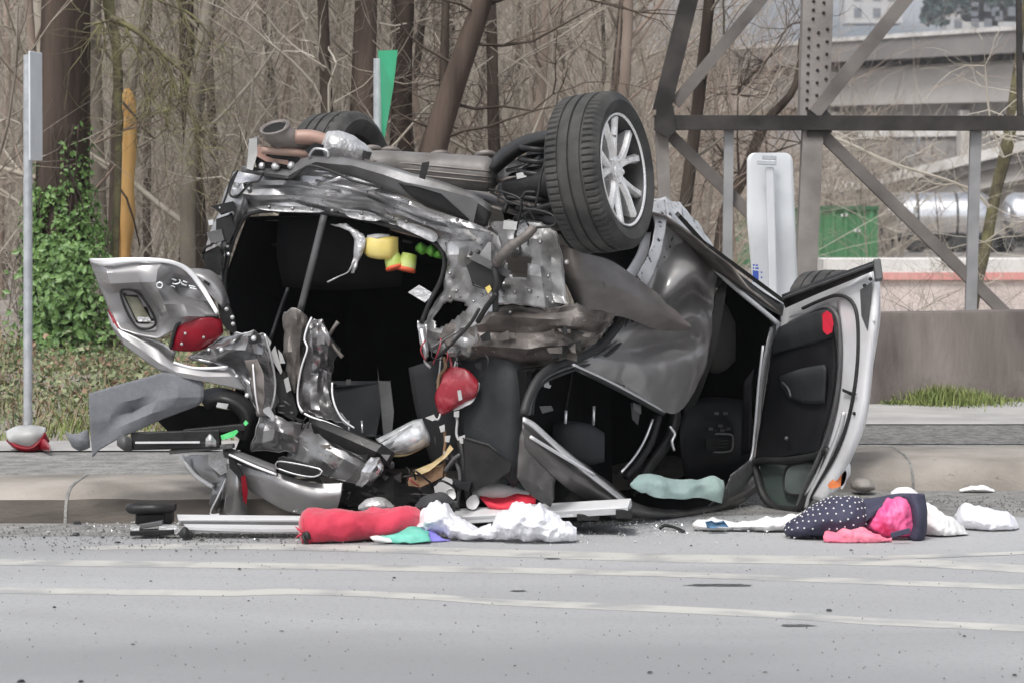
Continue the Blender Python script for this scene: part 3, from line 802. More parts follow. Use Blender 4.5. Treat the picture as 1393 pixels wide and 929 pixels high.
# low pale wall
t = thing('pale_wall', 'low pale pink wall with white top and faded red stripe behind the barrier', 'wall', (P(1300, 420, 46).x, 46, -.8))
M_pinkw = mat('pale_pink_render', (0.48, 0.41, 0.385), (0.66, 0.58, 0.55), rough=.9, scale=.8, detail=8)
M_whitew = mat('white_render', (0.52, 0.50, 0.48), (0.76, 0.75, 0.73), rough=.9, scale=.8, detail=8)
M_reds = mat('faded_red_paint', (0.55, 0.16, 0.15), (0.66, 0.33, 0.30), rough=.8, scale=.6, detail=8)
x0, x1 = P(1120, 0, 46).x, P(1560, 0, 46).x
b = MB(); b.box(((x0 + x1) / 2, 46.2, (-.8 + P(0, 381, 46).z) / 2), (x1 - x0, .4, P(0, 381, 46).z + .8)); b.build('lower_wall', M_pinkw, t, smooth=False)
b = MB(); b.box(((x0 + x1) / 2, 46.16, P(0, 376, 46).z), (x1 - x0, .44, 10 * 46 / F)); b.build('red_stripe', M_reds, t, smooth=False)
b = MB(); b.box(((x0 + x1) / 2, 46.6, P(0, 362, 46).z), (x1 - x0, 1.3, 18 * 46 / F)); b.build('white_coping', M_whitew, t, smooth=False)
# tank wagons
M_tank = mat('polished_tank', (0.62, 0.63, 0.65), (0.74, 0.75, 0.76), rough=.22, metal=.9, scale=.4, detail=5)
M_black = mat('wagon_black', (0.02, 0.02, 0.022), (0.05, 0.048, 0.045), rough=.7, scale=3)
def tank(pxa, pxb, m, lab):
    Y = 150.; a, c = P(pxa, 0, Y).x, P(pxb, 0, Y).x; zc = P(0, 296, Y).z; r = 34 * Y / F
    t = thing('tank_wagon', lab, 'railway wagon', ((a + c) / 2, Y, GZ))
    b = MB(); b.lathe([(a, .02), (a + .08, r * .6), (a + .3, r * .88), (a + .55, r)] + [(a + .55 + (c - a - 1.1) * i / 8, r) for i in range(1, 9)] + [(c - .3, r * .88), (c - .08, r * .6), (c, .02)], (0, Y, zc), (1, 0, 0), 40)
    b.build('tank', m, t)
    n_ = max(2, int((c - a) / 1.35))
    for i in range(1, n_):
        b = MB(); h = a + (c - a) * i / n_; b.lathe([(h - .05, r), (h - .05, r + .03), (h + .05, r + .03), (h + .05, r)], (0, Y, zc), (1, 0, 0), 40); b.build('band', M_black, t)
        b = MB(); b.lathe([(0, .30), (.16, .30), (.18, .02)], (h - .6, Y, zc + r - .03), (0, 0, 1), 14); b.build('hatch', M_tank, t, edge_angle=40)
    b = MB(); b.box(((a + c) / 2, Y - .2, zc - r - .1), (c - a + .6, 1.6, .25)); b.build('underframe', M_black, t, smooth=False)
    for s_ in (.16, .84):
        for q in (-.85, .85):
            b = MB(); b.lathe([(0, .05), (0, .44), (.12, .46), (.12, .05)], (a + (c - a) * s_ + q, Y - .9, GZ + .5), (0, 1, 0), 20); b.build('wheel', M_black, t, edge_angle=40)
tank(1192, 1352, M_tank, 'polished silver tank wagon with dark bands, nearest the grey post')
tank(1362, 1540, M_tank, 'silver tank wagon cut off by the right edge of the photo')
tank(1070, 1184, M_black, 'black tank wagon half hidden behind the green container')
b = MB()
for dy in (-.9, .6): b.box((30, 150 + dy, GZ + .06), (90, .08, .14))
b.build('rail_track', M_deckd, kind='structure', smooth=False)
# overpass: parapet, deck, girder, piers
def overpass(lab, pts, bands, piers, dp, gbase=-.9):
    """pts: (px, Y, top py); bands: (name, top offset m, height m, set back m, material)"""
    t = thing('overpass', lab, 'bridge', (P(pts[1][0], 0, pts[1][1]).x, pts[1][1], gbase))
    Wp = [P(a, c, Y) for a, Y, c in pts]
    for nm, off, hgt, sb, m in bands:
        b = MB()
        for A, B in zip(Wp, Wp[1:]):
            d = (B - A); n_ = Vector((-d.y, d.x, 0)).normalized()
            if n_.y < 0: n_ = -n_
            vs = []
            for q in (A, B):
                for s_, z in ((sb, -off), (dp - sb, -off), (dp - sb, -off - hgt), (sb, -off - hgt)): vs.append(q + n_ * s_ + Vector((0, 0, z)))
            b.add(vs, [(0, 1, 2, 3), (7, 6, 5, 4), (0, 4, 5, 1), (1, 5, 6, 2), (2, 6, 7, 3), (3, 7, 4, 0)])
        b.build(nm, m, t, smooth=False)
    for px, wd in piers:
        for A, B, a, c in zip(Wp, Wp[1:], pts, pts[1:]):
            if min(a[0], c[0]) <= px <= max(a[0], c[0]):
                f = (px - a[0]) / (c[0] - a[0]); q = A.lerp(B, f)
                off = bands[-1][1] + bands[-1][2] * .5
                b = MB(); b.box((q.x, q.y + dp / 2, (q.z - off + gbase) / 2), (wd, 1.6, q.z - off - gbase)); b.build('pier', M_deck, t, smooth=False)
    return t
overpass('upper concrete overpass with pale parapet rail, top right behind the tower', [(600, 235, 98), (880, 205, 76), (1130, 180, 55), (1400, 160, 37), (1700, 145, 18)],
         [('parapet_cap', -.1, .22, -.1, M_whitew), ('parapet', .1, 1.1, 0, M_deckd), ('shadow_soffit', 1.2, .35, .5, M_dsteel), ('girder', 1.55, 2.0, .8, M_deck), ('under_girder', 3.55, .6, 1.4, M_deckd)], [(760, 1.6), (960, 1.6), (1165, 1.5), (1350, 1.5)], 11)  # the soffit band's near-black colour paints in the deck's shadow
overpass('lower overpass span seen through the bare trees right of the tower', [(1110, 215, 178), (1250, 215, 176), (1500, 210, 172)],
         [('parapet', 0, .5, 0, M_whitew), ('girder', .5, 1.9, .2, M_deckd)], [(1215, 1.6), (1330, 1.6)], 8)
overpass('sloping concrete ramp descending left above the tank wagons', [(1040, 172, 262), (1180, 168, 243), (1300, 162, 214), (1400, 158, 190), (1600, 152, 150)],
         [('parapet', 0, .5, 0, M_whitew), ('deck', .5, .45, .25, M_deckd), ('girder', .95, .8, .6, M_deck)], [(1385, 1.8)], 9)
# far hillside houses
M_hill = mat('haze_tinted_wooded_hill', (0.13, 0.15, 0.17), (0.24, 0.25, 0.27), rough=1, scale=.03, detail=10)  # distance haze is put into this blue-grey colour
b = MB(); rows = []
for i in range(14):
    y = 420 + i * 45
    rows.append([Vector((x, y, 75 * smooth(330, 900, y) + 1 + 6 * smooth(400, 600, y) * (.6 + noise.noise(Vector((x * .02, y * .02, 1)))))) for x in [8 + k * 9 for k in range(40)]])
b.grid(rows); b.build('hillside', M_hill, kind='structure')
M_hs = mat('far_house_wall', (0.40, 0.40, 0.40), (0.50, 0.49, 0.48), rough=.9, scale=.1)
M_hr = mat('far_house_roof', (0.20, 0.18, 0.18), rough=.9)
M_hw = mat('far_window', (0.16, 0.17, 0.19), rough=.3)
rnd = random.Random(3)
for k, (px, py, lab, wm) in enumerate([(1185, 8, 'small pale house far up the hill, just right of the tower leg', 9), (1318, 22, 'tall cream house on the far hill beside a dark conifer', 8), (1345, 6, 'pale house highest on the far hill at the top right', 10), (1378, 12, 'white house on the far hill at the right edge', 10)]):
    Y = 520.; q = P(px, py, Y); t = thing('hillside_house', lab, 'house', tuple(q - Vector((0, 0, 3))))
    b = MB(); b.box(q, (wm, 8, 6)); b.build('wall', M_hs, t, smooth=False)
    b = MB(); vs = [q + Vector((x * (wm / 2 + .4), y * 4.4, 3)) for x in (-1, 1) for y in (-1, 1)] + [q + Vector((x * (wm / 2 + .4), 0, 5.2)) for x in (-1, 1)]
    b.add(vs, [(0, 4, 5, 2), (1, 3, 5, 4), (0, 1, 4), (2, 5, 3), (0, 2, 3, 1)]); b.build('roof', M_hr, t, smooth=False)
    for x in (-.28, .05, .3):
        for z in (-1.4, 1.2):
            b = MB(); b.box(q + Vector((x * wm, -4.02, z)), (1.2, .1, 1.5)); b.build('window', M_hw, t, smooth=False)
for k, (px, py, h_) in enumerate([(1362, 8, 14), (1298, 18, 12), (1270, 30, 10)]):
    q = P(px, py + 12, 505); t = thing('conifer', ['dark blue-green conifer between the far hillside houses', 'dark conifer left of the tall cream house on the far hill', 'low dark conifer on the far hill above the overpass'][k], 'tree', tuple(q))
    b = MB(); b.lathe([(0, .3), (h_, .1)], q, (0, 0, 1), 6); b.build('trunk', M_barkd, t)
    M_con = mat('conifer_green', (0.04, 0.065, 0.06), (0.07, 0.10, 0.095), rough=1, scale=.5)
    b = MB()
    for i in range(420):
        f = rnd.random(); r = (1 - f) * h_ * .22 * rnd.uniform(.5, 1); a = rnd.uniform(0, 6.28)
        leaf(b, q + Vector((r * math.cos(a), r * math.sin(a), h_ * (.1 + .9 * f))), .8)
    b.build('crown', M_con, t, smooth=False)
# ================================================================== THE WRECKED CAR
M_dpaint = mat('gunmetal_paint', (0.29, 0.288, 0.29), (0.17, 0.163, 0.16), rough=0.2, rough2=0.45, metal=0.75, scale=3.0, detail=8, contrast=(0.40, 0.75), bump=0.04, bscale=30, coat=0.4, speck=(34, 0.72, (0.06, 0.052, 0.045)))
M_door = mat('dented_door_paint', (0.30, 0.291, 0.286), (0.23, 0.22, 0.214), rough=0.33, rough2=0.48, metal=0.3, scale=2.5, detail=8, contrast=(0.40, 0.75), coat=0.4, speck=(22, 0.74, (0.08, 0.07, 0.06)))
M_silver = mat('bright_silver_paint', (0.80, 0.80, 0.815), (0.66, 0.655, 0.655), rough=0.28, rough2=0.45, metal=0.15, scale=4, detail=8, contrast=(0.4, 0.7), coat=0.4)
M_gate = mat('tailgate_paint', (0.33, 0.325, 0.328), (0.25, 0.243, 0.242), rough=0.24, rough2=0.42, metal=0.55, scale=5, detail=8, coat=0.3)
M_bare = mat('bare_underbody_metal', (0.66, 0.66, 0.67), (0.24, 0.235, 0.232), rough=0.2, rough2=0.5, metal=0.75, scale=4, detail=9, contrast=(0.40, 0.70), bump=0.08, bscale=40, speck=(40, 0.68, (0.06, 0.055, 0.05)))
M_grime = mat('grimy_metal', (0.075, 0.066, 0.06), (0.21, 0.19, 0.175), rough=0.5, rough2=0.7, metal=0.35, scale=8, detail=10, contrast=(0.35, 0.68), bump=0.25, bscale=45, speck=(46, 0.70, (0.33, 0.32, 0.30)))
M_speck = mat('dirt_splashed_silver', (0.56, 0.56, 0.57), (0.36, 0.355, 0.35), rough=0.4, metal=0.45, scale=7, detail=9, contrast=(0.4, 0.7), speck=(30, 0.60, (0.05, 0.045, 0.04)))
M_dirty = mat('grime_covered_paint', (0.13, 0.115, 0.105), (0.045, 0.038, 0.034), rough=0.4, rough2=0.7, metal=0.3, scale=6, detail=10, contrast=(0.40, 0.64), bump=0.25, bscale=40, speck=(44, 0.70, (0.30, 0.28, 0.26)))
M_quart = mat('scuffed_quarter_metal', (0.48, 0.478, 0.478), (0.13, 0.125, 0.12), rough=0.22, rough2=0.55, metal=0.7, scale=5, detail=10, contrast=(0.38, 0.64), bump=0.12, bscale=40, speck=(40, 0.68, (0.05, 0.045, 0.04)))
M_roof = mat('scraped_roof_paint', (0.10, 0.094, 0.09), (0.17, 0.16, 0.152), rough=0.3, rough2=0.5, metal=0.45, scale=5, detail=9, contrast=(0.45, 0.75), coat=0.3, speck=(30, 0.7, (0.05, 0.045, 0.04)))
M_flap = mat('taupe_plastic_liner', (0.17, 0.152, 0.142), (0.11, 0.095, 0.087), rough=0.42, scale=5, detail=9, contrast=(0.4, 0.7), bump=0.1, bscale=30, stretch=(1, 1, 2.5))
M_plast = mat('black_plastic', (0.009, 0.009, 0.0095), (0.022, 0.0215, 0.021), spec=.3, rough=0.42, scale=9, detail=6, bump=0.1, bscale=60)
M_edge = mat('torn_metal_edge', (0.55, 0.55, 0.55), (0.16, 0.155, 0.15), rough=0.35, metal=0.4, scale=14, detail=6, contrast=(.4, .6))
M_gplast = mat('grey_plastic', (0.10, 0.10, 0.102), (0.065, 0.064, 0.064), rough=0.5, scale=6, detail=7, bump=0.1, bscale=50)
M_beam = mat('scuffed_grey_beam', (0.15, 0.15, 0.152), (0.075, 0.072, 0.070), rough=0.42, rough2=0.6, metal=0.3, scale=6, detail=9, contrast=(.4, .68), bump=0.1, bscale=50)
M_trim = mat('charcoal_trim', (0.022, 0.0235, 0.026), (0.034, 0.036, 0.039), spec=.25, rough=0.65, scale=7, detail=6, bump=0.12, bscale=120)
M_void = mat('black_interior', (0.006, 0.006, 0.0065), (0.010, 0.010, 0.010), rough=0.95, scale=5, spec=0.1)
M_dash = mat('dash_plastic', (0.010, 0.010, 0.0115), (0.017, 0.017, 0.0185), spec=.3, rough=0.55, scale=6)
M_felt = mat('grey_felt_liner', (0.125, 0.13, 0.142), (0.145, 0.15, 0.162), rough=0.9, scale=40, detail=6, bump=0.25, bscale=150, sheen=0.2)
M_rub = mat('tyre_rubber', (0.036, 0.036, 0.035), (0.066, 0.064, 0.061), spec=.25, rough=0.75, scale=9, detail=7, bump=0.12, bscale=80, speck=(60, 0.72, (0.10, 0.095, 0.09)))
M_seal = mat('rubber_seal', (0.012, 0.012, 0.012), (0.022, 0.022, 0.022), rough=0.6, scale=9)
M_alloy = mat('machined_alloy', (0.84, 0.83, 0.82), (0.56, 0.54, 0.52), rough=0.25, rough2=0.5, metal=0.5, scale=16, detail=6, contrast=(0.45, 0.75), speck=(26, 0.68, (0.12, 0.10, 0.09)))
M_alloyd = mat('dark_alloy_barrel', (0.02, 0.019, 0.019), (0.05, 0.048, 0.046), rough=0.5, metal=0.3, scale=9)
M_chrome = mat('chrome_strip', (0.82, 0.82, 0.83), rough=0.15, metal=0.6)
M_red = mat('red_lamp_lens', (0.20, 0.003, 0.012), (0.13, 0.002, 0.008), rough=0.3, scale=12, spec=0.25)
M_redm = mat('crazed_red_plastic', (0.26, 0.014, 0.026), (0.42, 0.09, 0.105), rough=0.3, scale=26, detail=8, contrast=(0.5, 0.75), coat=0.3)
M_clear = mat('clear_plastic', (0.72, 0.74, 0.75), (0.45, 0.46, 0.47), rough=0.16, metal=0.35, scale=22, detail=6, contrast=(0.4, 0.65), coat=0.5)
M_whitep = mat('white_plastic', (0.46, 0.46, 0.455), (0.32, 0.32, 0.315), rough=0.45, scale=8)
M_exh = mat('grey_exhaust_steel', (0.23, 0.21, 0.195), (0.15, 0.13, 0.12), rough=0.55, rough2=0.7, metal=0.5, scale=9, detail=8, bump=0.12, bscale=60)
M_copper = mat('heat_tinted_steel', (0.33, 0.255, 0.205), (0.31, 0.185, 0.15), rough=0.6, metal=0.3, scale=7, detail=7, bump=0.1, bscale=50)
M_shield = mat('crinkled_heat_shield', (0.66, 0.66, 0.67), (0.48, 0.475, 0.47), rough=0.42, metal=0.6, scale=22, detail=7, bump=0.5, bscale=60)
M_flatblk = mat('flat_black', (0.008, 0.008, 0.008), rough=0.9)  # flat black for the pipe bore, vent, slot, latch and grommets
M_muff = mat('dusty_muffler', (0.19, 0.18, 0.17), (0.105, 0.098, 0.093), rough=0.6, rough2=0.8, metal=0.4, scale=6, detail=9, bump=0.15, bscale=40)
M_yell = mat('yellow_plastic', (0.55, 0.42, 0.09), (0.66, 0.54, 0.18), rough=0.5, scale=9)
M_hivis = mat('hi_vis_yellow', (0.36, 0.47, 0.07), (0.50, 0.56, 0.22), rough=0.7, scale=20)
M_hvgreen = mat('hi_vis_green', (0.13, 0.42, 0.05), (0.22, 0.54, 0.10), rough=0.6, scale=20)
M_org = mat('orange_red_trim', (0.62, 0.10, 0.04), rough=0.6)
M_wood = mat('pale_split_board', (0.48, 0.36, 0.18), (0.60, 0.48, 0.27), rough=0.75, scale=9, stretch=(1, 1, 4))
M_tan = mat('tan_foam', (0.24, 0.15, 0.085), (0.15, 0.09, 0.05), rough=0.9, scale=12, detail=7, bump=0.4, bscale=50)
M_glass = mat('dark_green_glass', (0.055, 0.075, 0.07), (0.09, 0.115, 0.105), rough=0.12, scale=4, coat=0.5)
M_amber = mat('amber_lens', (0.75, 0.26, 0.10), (0.62, 0.16, 0.05), rough=0.2, scale=20, coat=0.5)
M_pinkred = mat('red_reflector', (0.70, 0.03, 0.06), rough=0.25, coat=0.5)
M_greenled = mat('green_sticker', (0.06, 0.55, 0.14), (0.12, 0.62, 0.22), rough=0.4, scale=30)

CAR = thing('overturned_car', 'wrecked dark grey car lying upside down on the road, wheels in the air', 'car', (0.3, 15.3, 0))
def part(name, b, m, parent=None, **k): return b.build(name, m, parent or CAR, **k)
def sheet(name, rows, m, base=None, parent=None, th=0.004, holes=(), nu=18, nv=24, cr=0.0, cs=5, seed=0, edge=0.0, label=None, raw=0):
    b = MB()
    if cr: nu, nv, cs = int(nu * 1.5), int(nv * 1.5), cs * 1.35
    if cr >= .006 and not raw and m in FOLD and len({len(r) for r in rows}) == 1:      # crushed steel: facets between bent points
        q = random.Random(seed * 31 + len(rows)); raw = 6; cr *= .45
        R = [[((p + q_) / 2, (s_ + t_) / 2, d) for (p, s_, d), (q_, t_, _) in zip(r, r)] for r in [[(p[0], p[1], p[2] if len(p) > 2 else 0.0) for p in r] for r in rows]]
        def mid(u, v, j=1.0): return (((u[0] + v[0]) / 2) + q.gauss(0, 1.2) * j, ((u[1] + v[1]) / 2) + q.gauss(0, 1.2) * j, (u[2] + v[2]) / 2 + q.gauss(0, .016) * j)
        R = [[w for k in range(len(r) - 1) for w in (r[k], mid(r[k], r[k + 1]))] + [r[-1]] for r in R]
        rows = [w for k in range(len(R) - 1) for w in (R[k], [mid(u, v) for u, v in zip(R[k], R[k + 1])])] + [R[-1]]
        raw = 4
    b.sheet(rows, base, nu, nv, cr * 1.3, cs, seed, holes, edge, raw)
    o = part(name, b, m, parent, solid=th, label=label, edge_angle=24 if cr >= .006 or raw else None)
    if m in RIM and parent is None:      # torn bright edge of the sheet
        e = MB(); e.tube(b.rim, RIM[m][0], 4, closed=True); e.build('torn_edge', RIM[m][1], o)
    return o
def plate(name, pts, m, base=None, th=0.01, parent=None, n=0, d=0.0, bevel=0.0, label=None, sm=False):
    b = MB(); b.plate(pts, base, th, n, d)
    return part(name, b, m, parent, smooth=sm, bevel=bevel, label=label)
def tubep(name, pts, r, m, parent=None, sides=8, n=None, base=None, flat=1.0, label=None):
    base = base or yr
    b = MB(); b.tube([Pc(p[0], p[1], base(p[0]) + (p[2] if len(p) > 2 else 0)) for p in pts], r, sides, n, flat=flat)
    return part(name, b, m, parent, label=label)
def blobs(name, spots, m, base=None, r=0.006, parent=None, d=-0.01):
    """small round bolts / clips, one part"""
    base = base or yr
    b = MB()
    for p in spots:
        q = Pc(p[0], p[1], base(p[0]) + d + (p[2] if len(p) > 2 else 0)); rr = r * (p[3] if len(p) > 3 else 1)
        b.lathe([(-rr * .9, .0006), (-rr * .7, rr * .65), (0, rr), (rr, rr)], q, (0, 1, 0.2), 9)
    return part(name, b, m, parent, kind='stuff')
U = Vector((0.36, 0.92, -0.16)).normalized()

FOLD = {M_dpaint, M_bare, M_quart, M_dirty, M_grime, M_speck, M_gate}
RIM = {M_dpaint: (.0028, M_edge), M_bare: (.0022, M_edge), M_grime: (.0025, M_edge), M_dirty: (.002, M_grime), M_quart: (.0022, M_edge), M_beam: (.0025, M_edge)}
# ---- dark shells that close the cargo space and the cabin
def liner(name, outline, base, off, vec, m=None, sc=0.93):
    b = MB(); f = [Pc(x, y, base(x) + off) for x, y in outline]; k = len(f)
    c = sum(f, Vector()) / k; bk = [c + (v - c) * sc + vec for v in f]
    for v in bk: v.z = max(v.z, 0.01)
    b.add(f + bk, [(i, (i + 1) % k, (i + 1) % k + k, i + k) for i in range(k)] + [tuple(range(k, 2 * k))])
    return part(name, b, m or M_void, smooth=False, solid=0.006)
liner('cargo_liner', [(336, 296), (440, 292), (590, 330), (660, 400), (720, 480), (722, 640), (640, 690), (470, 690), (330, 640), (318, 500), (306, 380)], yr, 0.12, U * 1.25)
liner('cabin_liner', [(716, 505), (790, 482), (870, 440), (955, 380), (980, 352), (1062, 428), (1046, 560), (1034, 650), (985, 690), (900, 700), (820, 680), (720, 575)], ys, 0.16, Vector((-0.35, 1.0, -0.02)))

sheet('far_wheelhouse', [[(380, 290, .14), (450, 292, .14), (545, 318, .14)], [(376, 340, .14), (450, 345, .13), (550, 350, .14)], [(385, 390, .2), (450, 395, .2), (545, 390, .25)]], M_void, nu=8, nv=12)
# ---- underside and rear frame
b = MB(); b.sheet([[(338, 232, .05), (420, 222, .1), (520, 236, .15), (620, 262, .1), (690, 290, .05), (760, 310, .1)],
                   [(380, 236, .7), (500, 238, .8), (620, 255, .8), (740, 285, .8), (860, 300, .6)],
                   [(520, 285, 1.7), (640, 290, 1.8), (760, 300, 1.7), (860, 310, 1.4), (915, 300, 1.0)],
                   [(700, 380, 2.8), (800, 380, 2.9), (900, 385, 2.6), (985, 380, 2.0), (1060, 425, 1.3)]], yr, 20, 20, 0.015, 4, 2)
part('floor_pan', b, M_grime, solid=0.01)
sheet('rear_panel', [[(318, 236, .1), (345, 233, .06), (400, 228, .05), (500, 243, .05), (600, 286, .05), (668, 308, .05)],
                     [(313, 247, .03), (345, 246, 0), (400, 246, -.01), (500, 260, -.02), (592, 293, -.02), (660, 316, -.02)],
                     [(314, 256, .03), (345, 254, .03), (400, 255, .03), (500, 268, .03), (588, 303, .03), (650, 322, .03)],
                     [(318, 266, -.04), (345, 266, -.05), (400, 266, -.06), (500, 276, -.06), (585, 308, -.05), (640, 328, -.05)],
                     [(324, 278, -.01), (350, 276, 0), (400, 275, 0), (500, 288, 0), (586, 316, 0), (626, 336, 0)],
                     [(331, 293, .02), (360, 287, .02), (440, 289, .02), (520, 302, .02), (588, 325, .02), (608, 352, .02)]], M_bare, nu=26, nv=44, cr=0.007, cs=9, seed=1)
# white painted bits clinging along the lower lip
for k, pts in enumerate([[(348, 283), (362, 280), (400, 281), (430, 284), (440, 289), (400, 289), (366, 287)], [(470, 288), (500, 290), (520, 298), (505, 301), (476, 296)], [(540, 300), (568, 306), (594, 318), (590, 330), (566, 318), (544, 309)]]):
    plate('seal_remnant', pts, M_shield, d=-.05, th=.03, n=26, sm=True)
blobs('frame_bolts', [(366, 282), (398, 284), (424, 285), (452, 287), (492, 291), (534, 297), (553, 302), (578, 304), (640, 345), (612, 372), (622, 300)], M_quart, r=.009, d=-.075)
# lip of the opening: seal
tubep('tailgate_seal', [(318, 452), (306, 398), (308, 362), (318, 325), (330, 300), (344, 290), (380, 287), (440, 290), (500, 300), (560, 317), (590, 330), (604, 350), (600, 380), (585, 410), (573, 440)], .010, M_seal, n=70)
# left corner of the frame
sheet('corner_pillar', [[(318, 236, .25), (306, 262, .25), (297, 292, .25), (286, 318, .25), (279, 345, .25), (283, 372, .2)],
                        [(330, 245, .02), (318, 275, .0), (308, 300, -.02), (296, 328, .0), (291, 350, .02), (292, 380, .02)],
                        [(334, 262, -.02), (326, 285, -.03), (316, 310, -.03), (306, 335, -.02), (300, 360, -.01), (300, 390, 0)],
                        [(338, 284, .03), (326, 302, .03), (318, 322, .03), (310, 348, .03), (305, 372, .03), (308, 410, .03)]], M_bare, nu=16, nv=26, cr=.008, cs=9, seed=4)
plate('tail_lamp_socket', [(296, 300), (314, 292), (318, 312), (312, 330), (296, 326)], M_plast, d=-.09, th=.09, bevel=.008)
plate('wiring_connector', [(283, 318), (300, 314), (303, 326), (287, 331)], M_gplast, d=-.10, th=.06, bevel=.006)
plate('wiring_connector', [(290, 282), (316, 276), (320, 284), (300, 291)], M_plast, d=-.06, th=.06, bevel=.006)
plate('wiring_connector', [(276, 345), (296, 338), (304, 350), (298, 372), (282, 366)], M_plast, d=-.06, th=.08, bevel=.01)
plate('corner_reflector', [(283, 300), (290, 299), (290, 306), (284, 307)], M_clear, d=-.12, th=.03)
tubep('loose_cable', [(322, 235, -.05), (312, 262, -.08), (322, 268, -.1), (340, 250, -.12), (352, 246, -.1), (360, 232, -.08)], .0055, M_plast, n=30)
tubep('loose_cable', [(324, 232, -.05), (314, 246, -.06), (308, 266, -.05), (300, 286, -.04)], .005, M_seal, n=20)
tubep('loose_cable', [(276, 352, -.02), (279, 338, -.05), (288, 333, -.06), (297, 322, -.05), (304, 322, -.06)], .006, M_seal, n=20)
blobs('frame_bolts', [(300, 283), (293, 330), (310, 335), (339, 258), (285, 372), (311, 346)], M_bare, r=.011, d=-.05)

# bumper beam across the back
sheet('bumper_beam', [[(330, 227, .0), (350, 229, -.05), (394, 232, -.10), (410, 218, -.12), (424, 214, -.13), (470, 216, -.16), (516, 224, -.165), (560, 236, -.17), (605, 249, -.16), (640, 262, -.14), (668, 280, -.10)],
                      [(330, 231, .0), (350, 234, -.07), (393, 239, -.14), (416, 226, -.17), (430, 221, -.18), (480, 226, -.20), (522, 238, -.20), (556, 250, -.20), (600, 264, -.19), (634, 276, -.17), (666, 296, -.12)],
                      [(330, 234, .0), (351, 237, -.04), (393, 243, -.10), (420, 234, -.13), (434, 230, -.13), (488, 242, -.16), (520, 254, -.16), (548, 266, -.16), (580, 279, -.15), (610, 290, -.13), (664, 308, -.10)]], M_beam, raw=3, th=.012, cr=.003, cs=7, seed=7)
sheet('beam_end', [[(540, 247, -.19), (590, 258, -.2), (640, 272, -.18), (668, 290, -.14)], [(556, 264, -.2), (600, 280, -.2), (640, 292, -.19), (664, 304, -.15)], [(582, 282, -.17), (612, 292, -.18), (640, 301, -.17), (660, 309, -.14)]], M_plast, nu=8, nv=20, th=.01)
plate('beam_edge', [(540, 246), (600, 258), (644, 270), (650, 276), (644, 304), (638, 302), (642, 278), (600, 264)], M_gplast, d=-.23, th=.02)
tubep('loose_cable', [(394, 243, -.14), (402, 240, -.18), (420, 226, -.2), (450, 233, -.19), (480, 246, -.2), (520, 256, -.2)], .006, M_seal, n=24)
for (a, c) in [((430, 246), (500, 262)), ((510, 262), (556, 276)), ((432, 252), (470, 240)), ((480, 262), (530, 252))]:
    tubep('bracket_rod', [(*a, -.06), (*c, -.07)], .008, M_bare)
plate('tow_bracket', [(346, 207), (360, 200), (404, 214), (404, 236), (350, 230)], M_plast, d=-.08, th=.12, bevel=.006)
plate('bracket_plate', [(340, 190), (350, 186), (349, 210), (343, 231), (335, 229)], M_whitep, d=-.10, th=.05, bevel=.004)
plate('bracket_plate', [(350, 198), (362, 203), (358, 211), (372, 216), (392, 219), (392, 225), (362, 220), (350, 213)], M_copper, d=-.10, th=.03, bevel=.003)
blobs('bracket_nuts', [(374, 227), (377, 228, 0, .7), (396, 226), (356, 226, 0, .8)], M_shield, r=.018, d=-.12)
# exhaust
b = MB(); b.tube([Pc(x, y, 15.02 + d) for x, y, d in [(470, 200, .12), (440, 196, .05), (415, 192, 0), (397, 189, -.02), (384, 184, -.03), (377, 178, -.04)]], [.032, .032, .036, .043, .052, .058], 20, 24, cap=False)
ex = part('exhaust_pipe', b, M_exh, solid=.005)
b = MB(); q = Pc(374.5, 175.5, 14.98); ax = Vector((-.22, -.44, .87)).normalized()
b.lathe([(-.05, .056), (.004, .069), (.011, .070), (.012, .061), (-.02, .054), (-.08, .04)], q, ax, 36); part('pipe_rim', b, M_exh, ex)
b = MB(); b.lathe([(-.012, .0005), (-.010, .04), (.004, .056)], q, ax, 24); part('pipe_bore', b, M_flatblk, ex)
b = MB(); b.tube([Pc(x, y, 14.98) for x, y in [(402, 187), (425, 188), (448, 195)]], [.033, .036, .034], 16, 12); part('heat_tinted_sleeve', b, M_copper, ex)
b = MB(); b.tube([Pc(x, y, 15.0) for x, y in [(356, 205), (380, 206), (405, 208), (440, 214)]], [.016, .020, .020, .016], 12, 12); part('hanger_pipe', b, M_copper, ex)
b = MB(); b.loft([(438, 204, 15.02, 9, .08), (446, 198, 15.0, 17, .10), (466, 198, 15.0, 17, .11), (490, 207, 15.03, 14, .10), (512, 215, 15.06, 8, .06)], 44, 34, .014, 9, 3)
part('heat_shield', b, M_shield, edge_angle=24)
plate('hanger_bracket', [(416, 205), (428, 196), (440, 198), (438, 216), (424, 214)], M_plast, d=-.12, th=.05, bevel=.004)
tubep('hanger_rod', [(420, 214, -.16), (428, 203, -.17), (445, 206, -.17), (446, 216, -.16)], .006, M_bare, n=16)
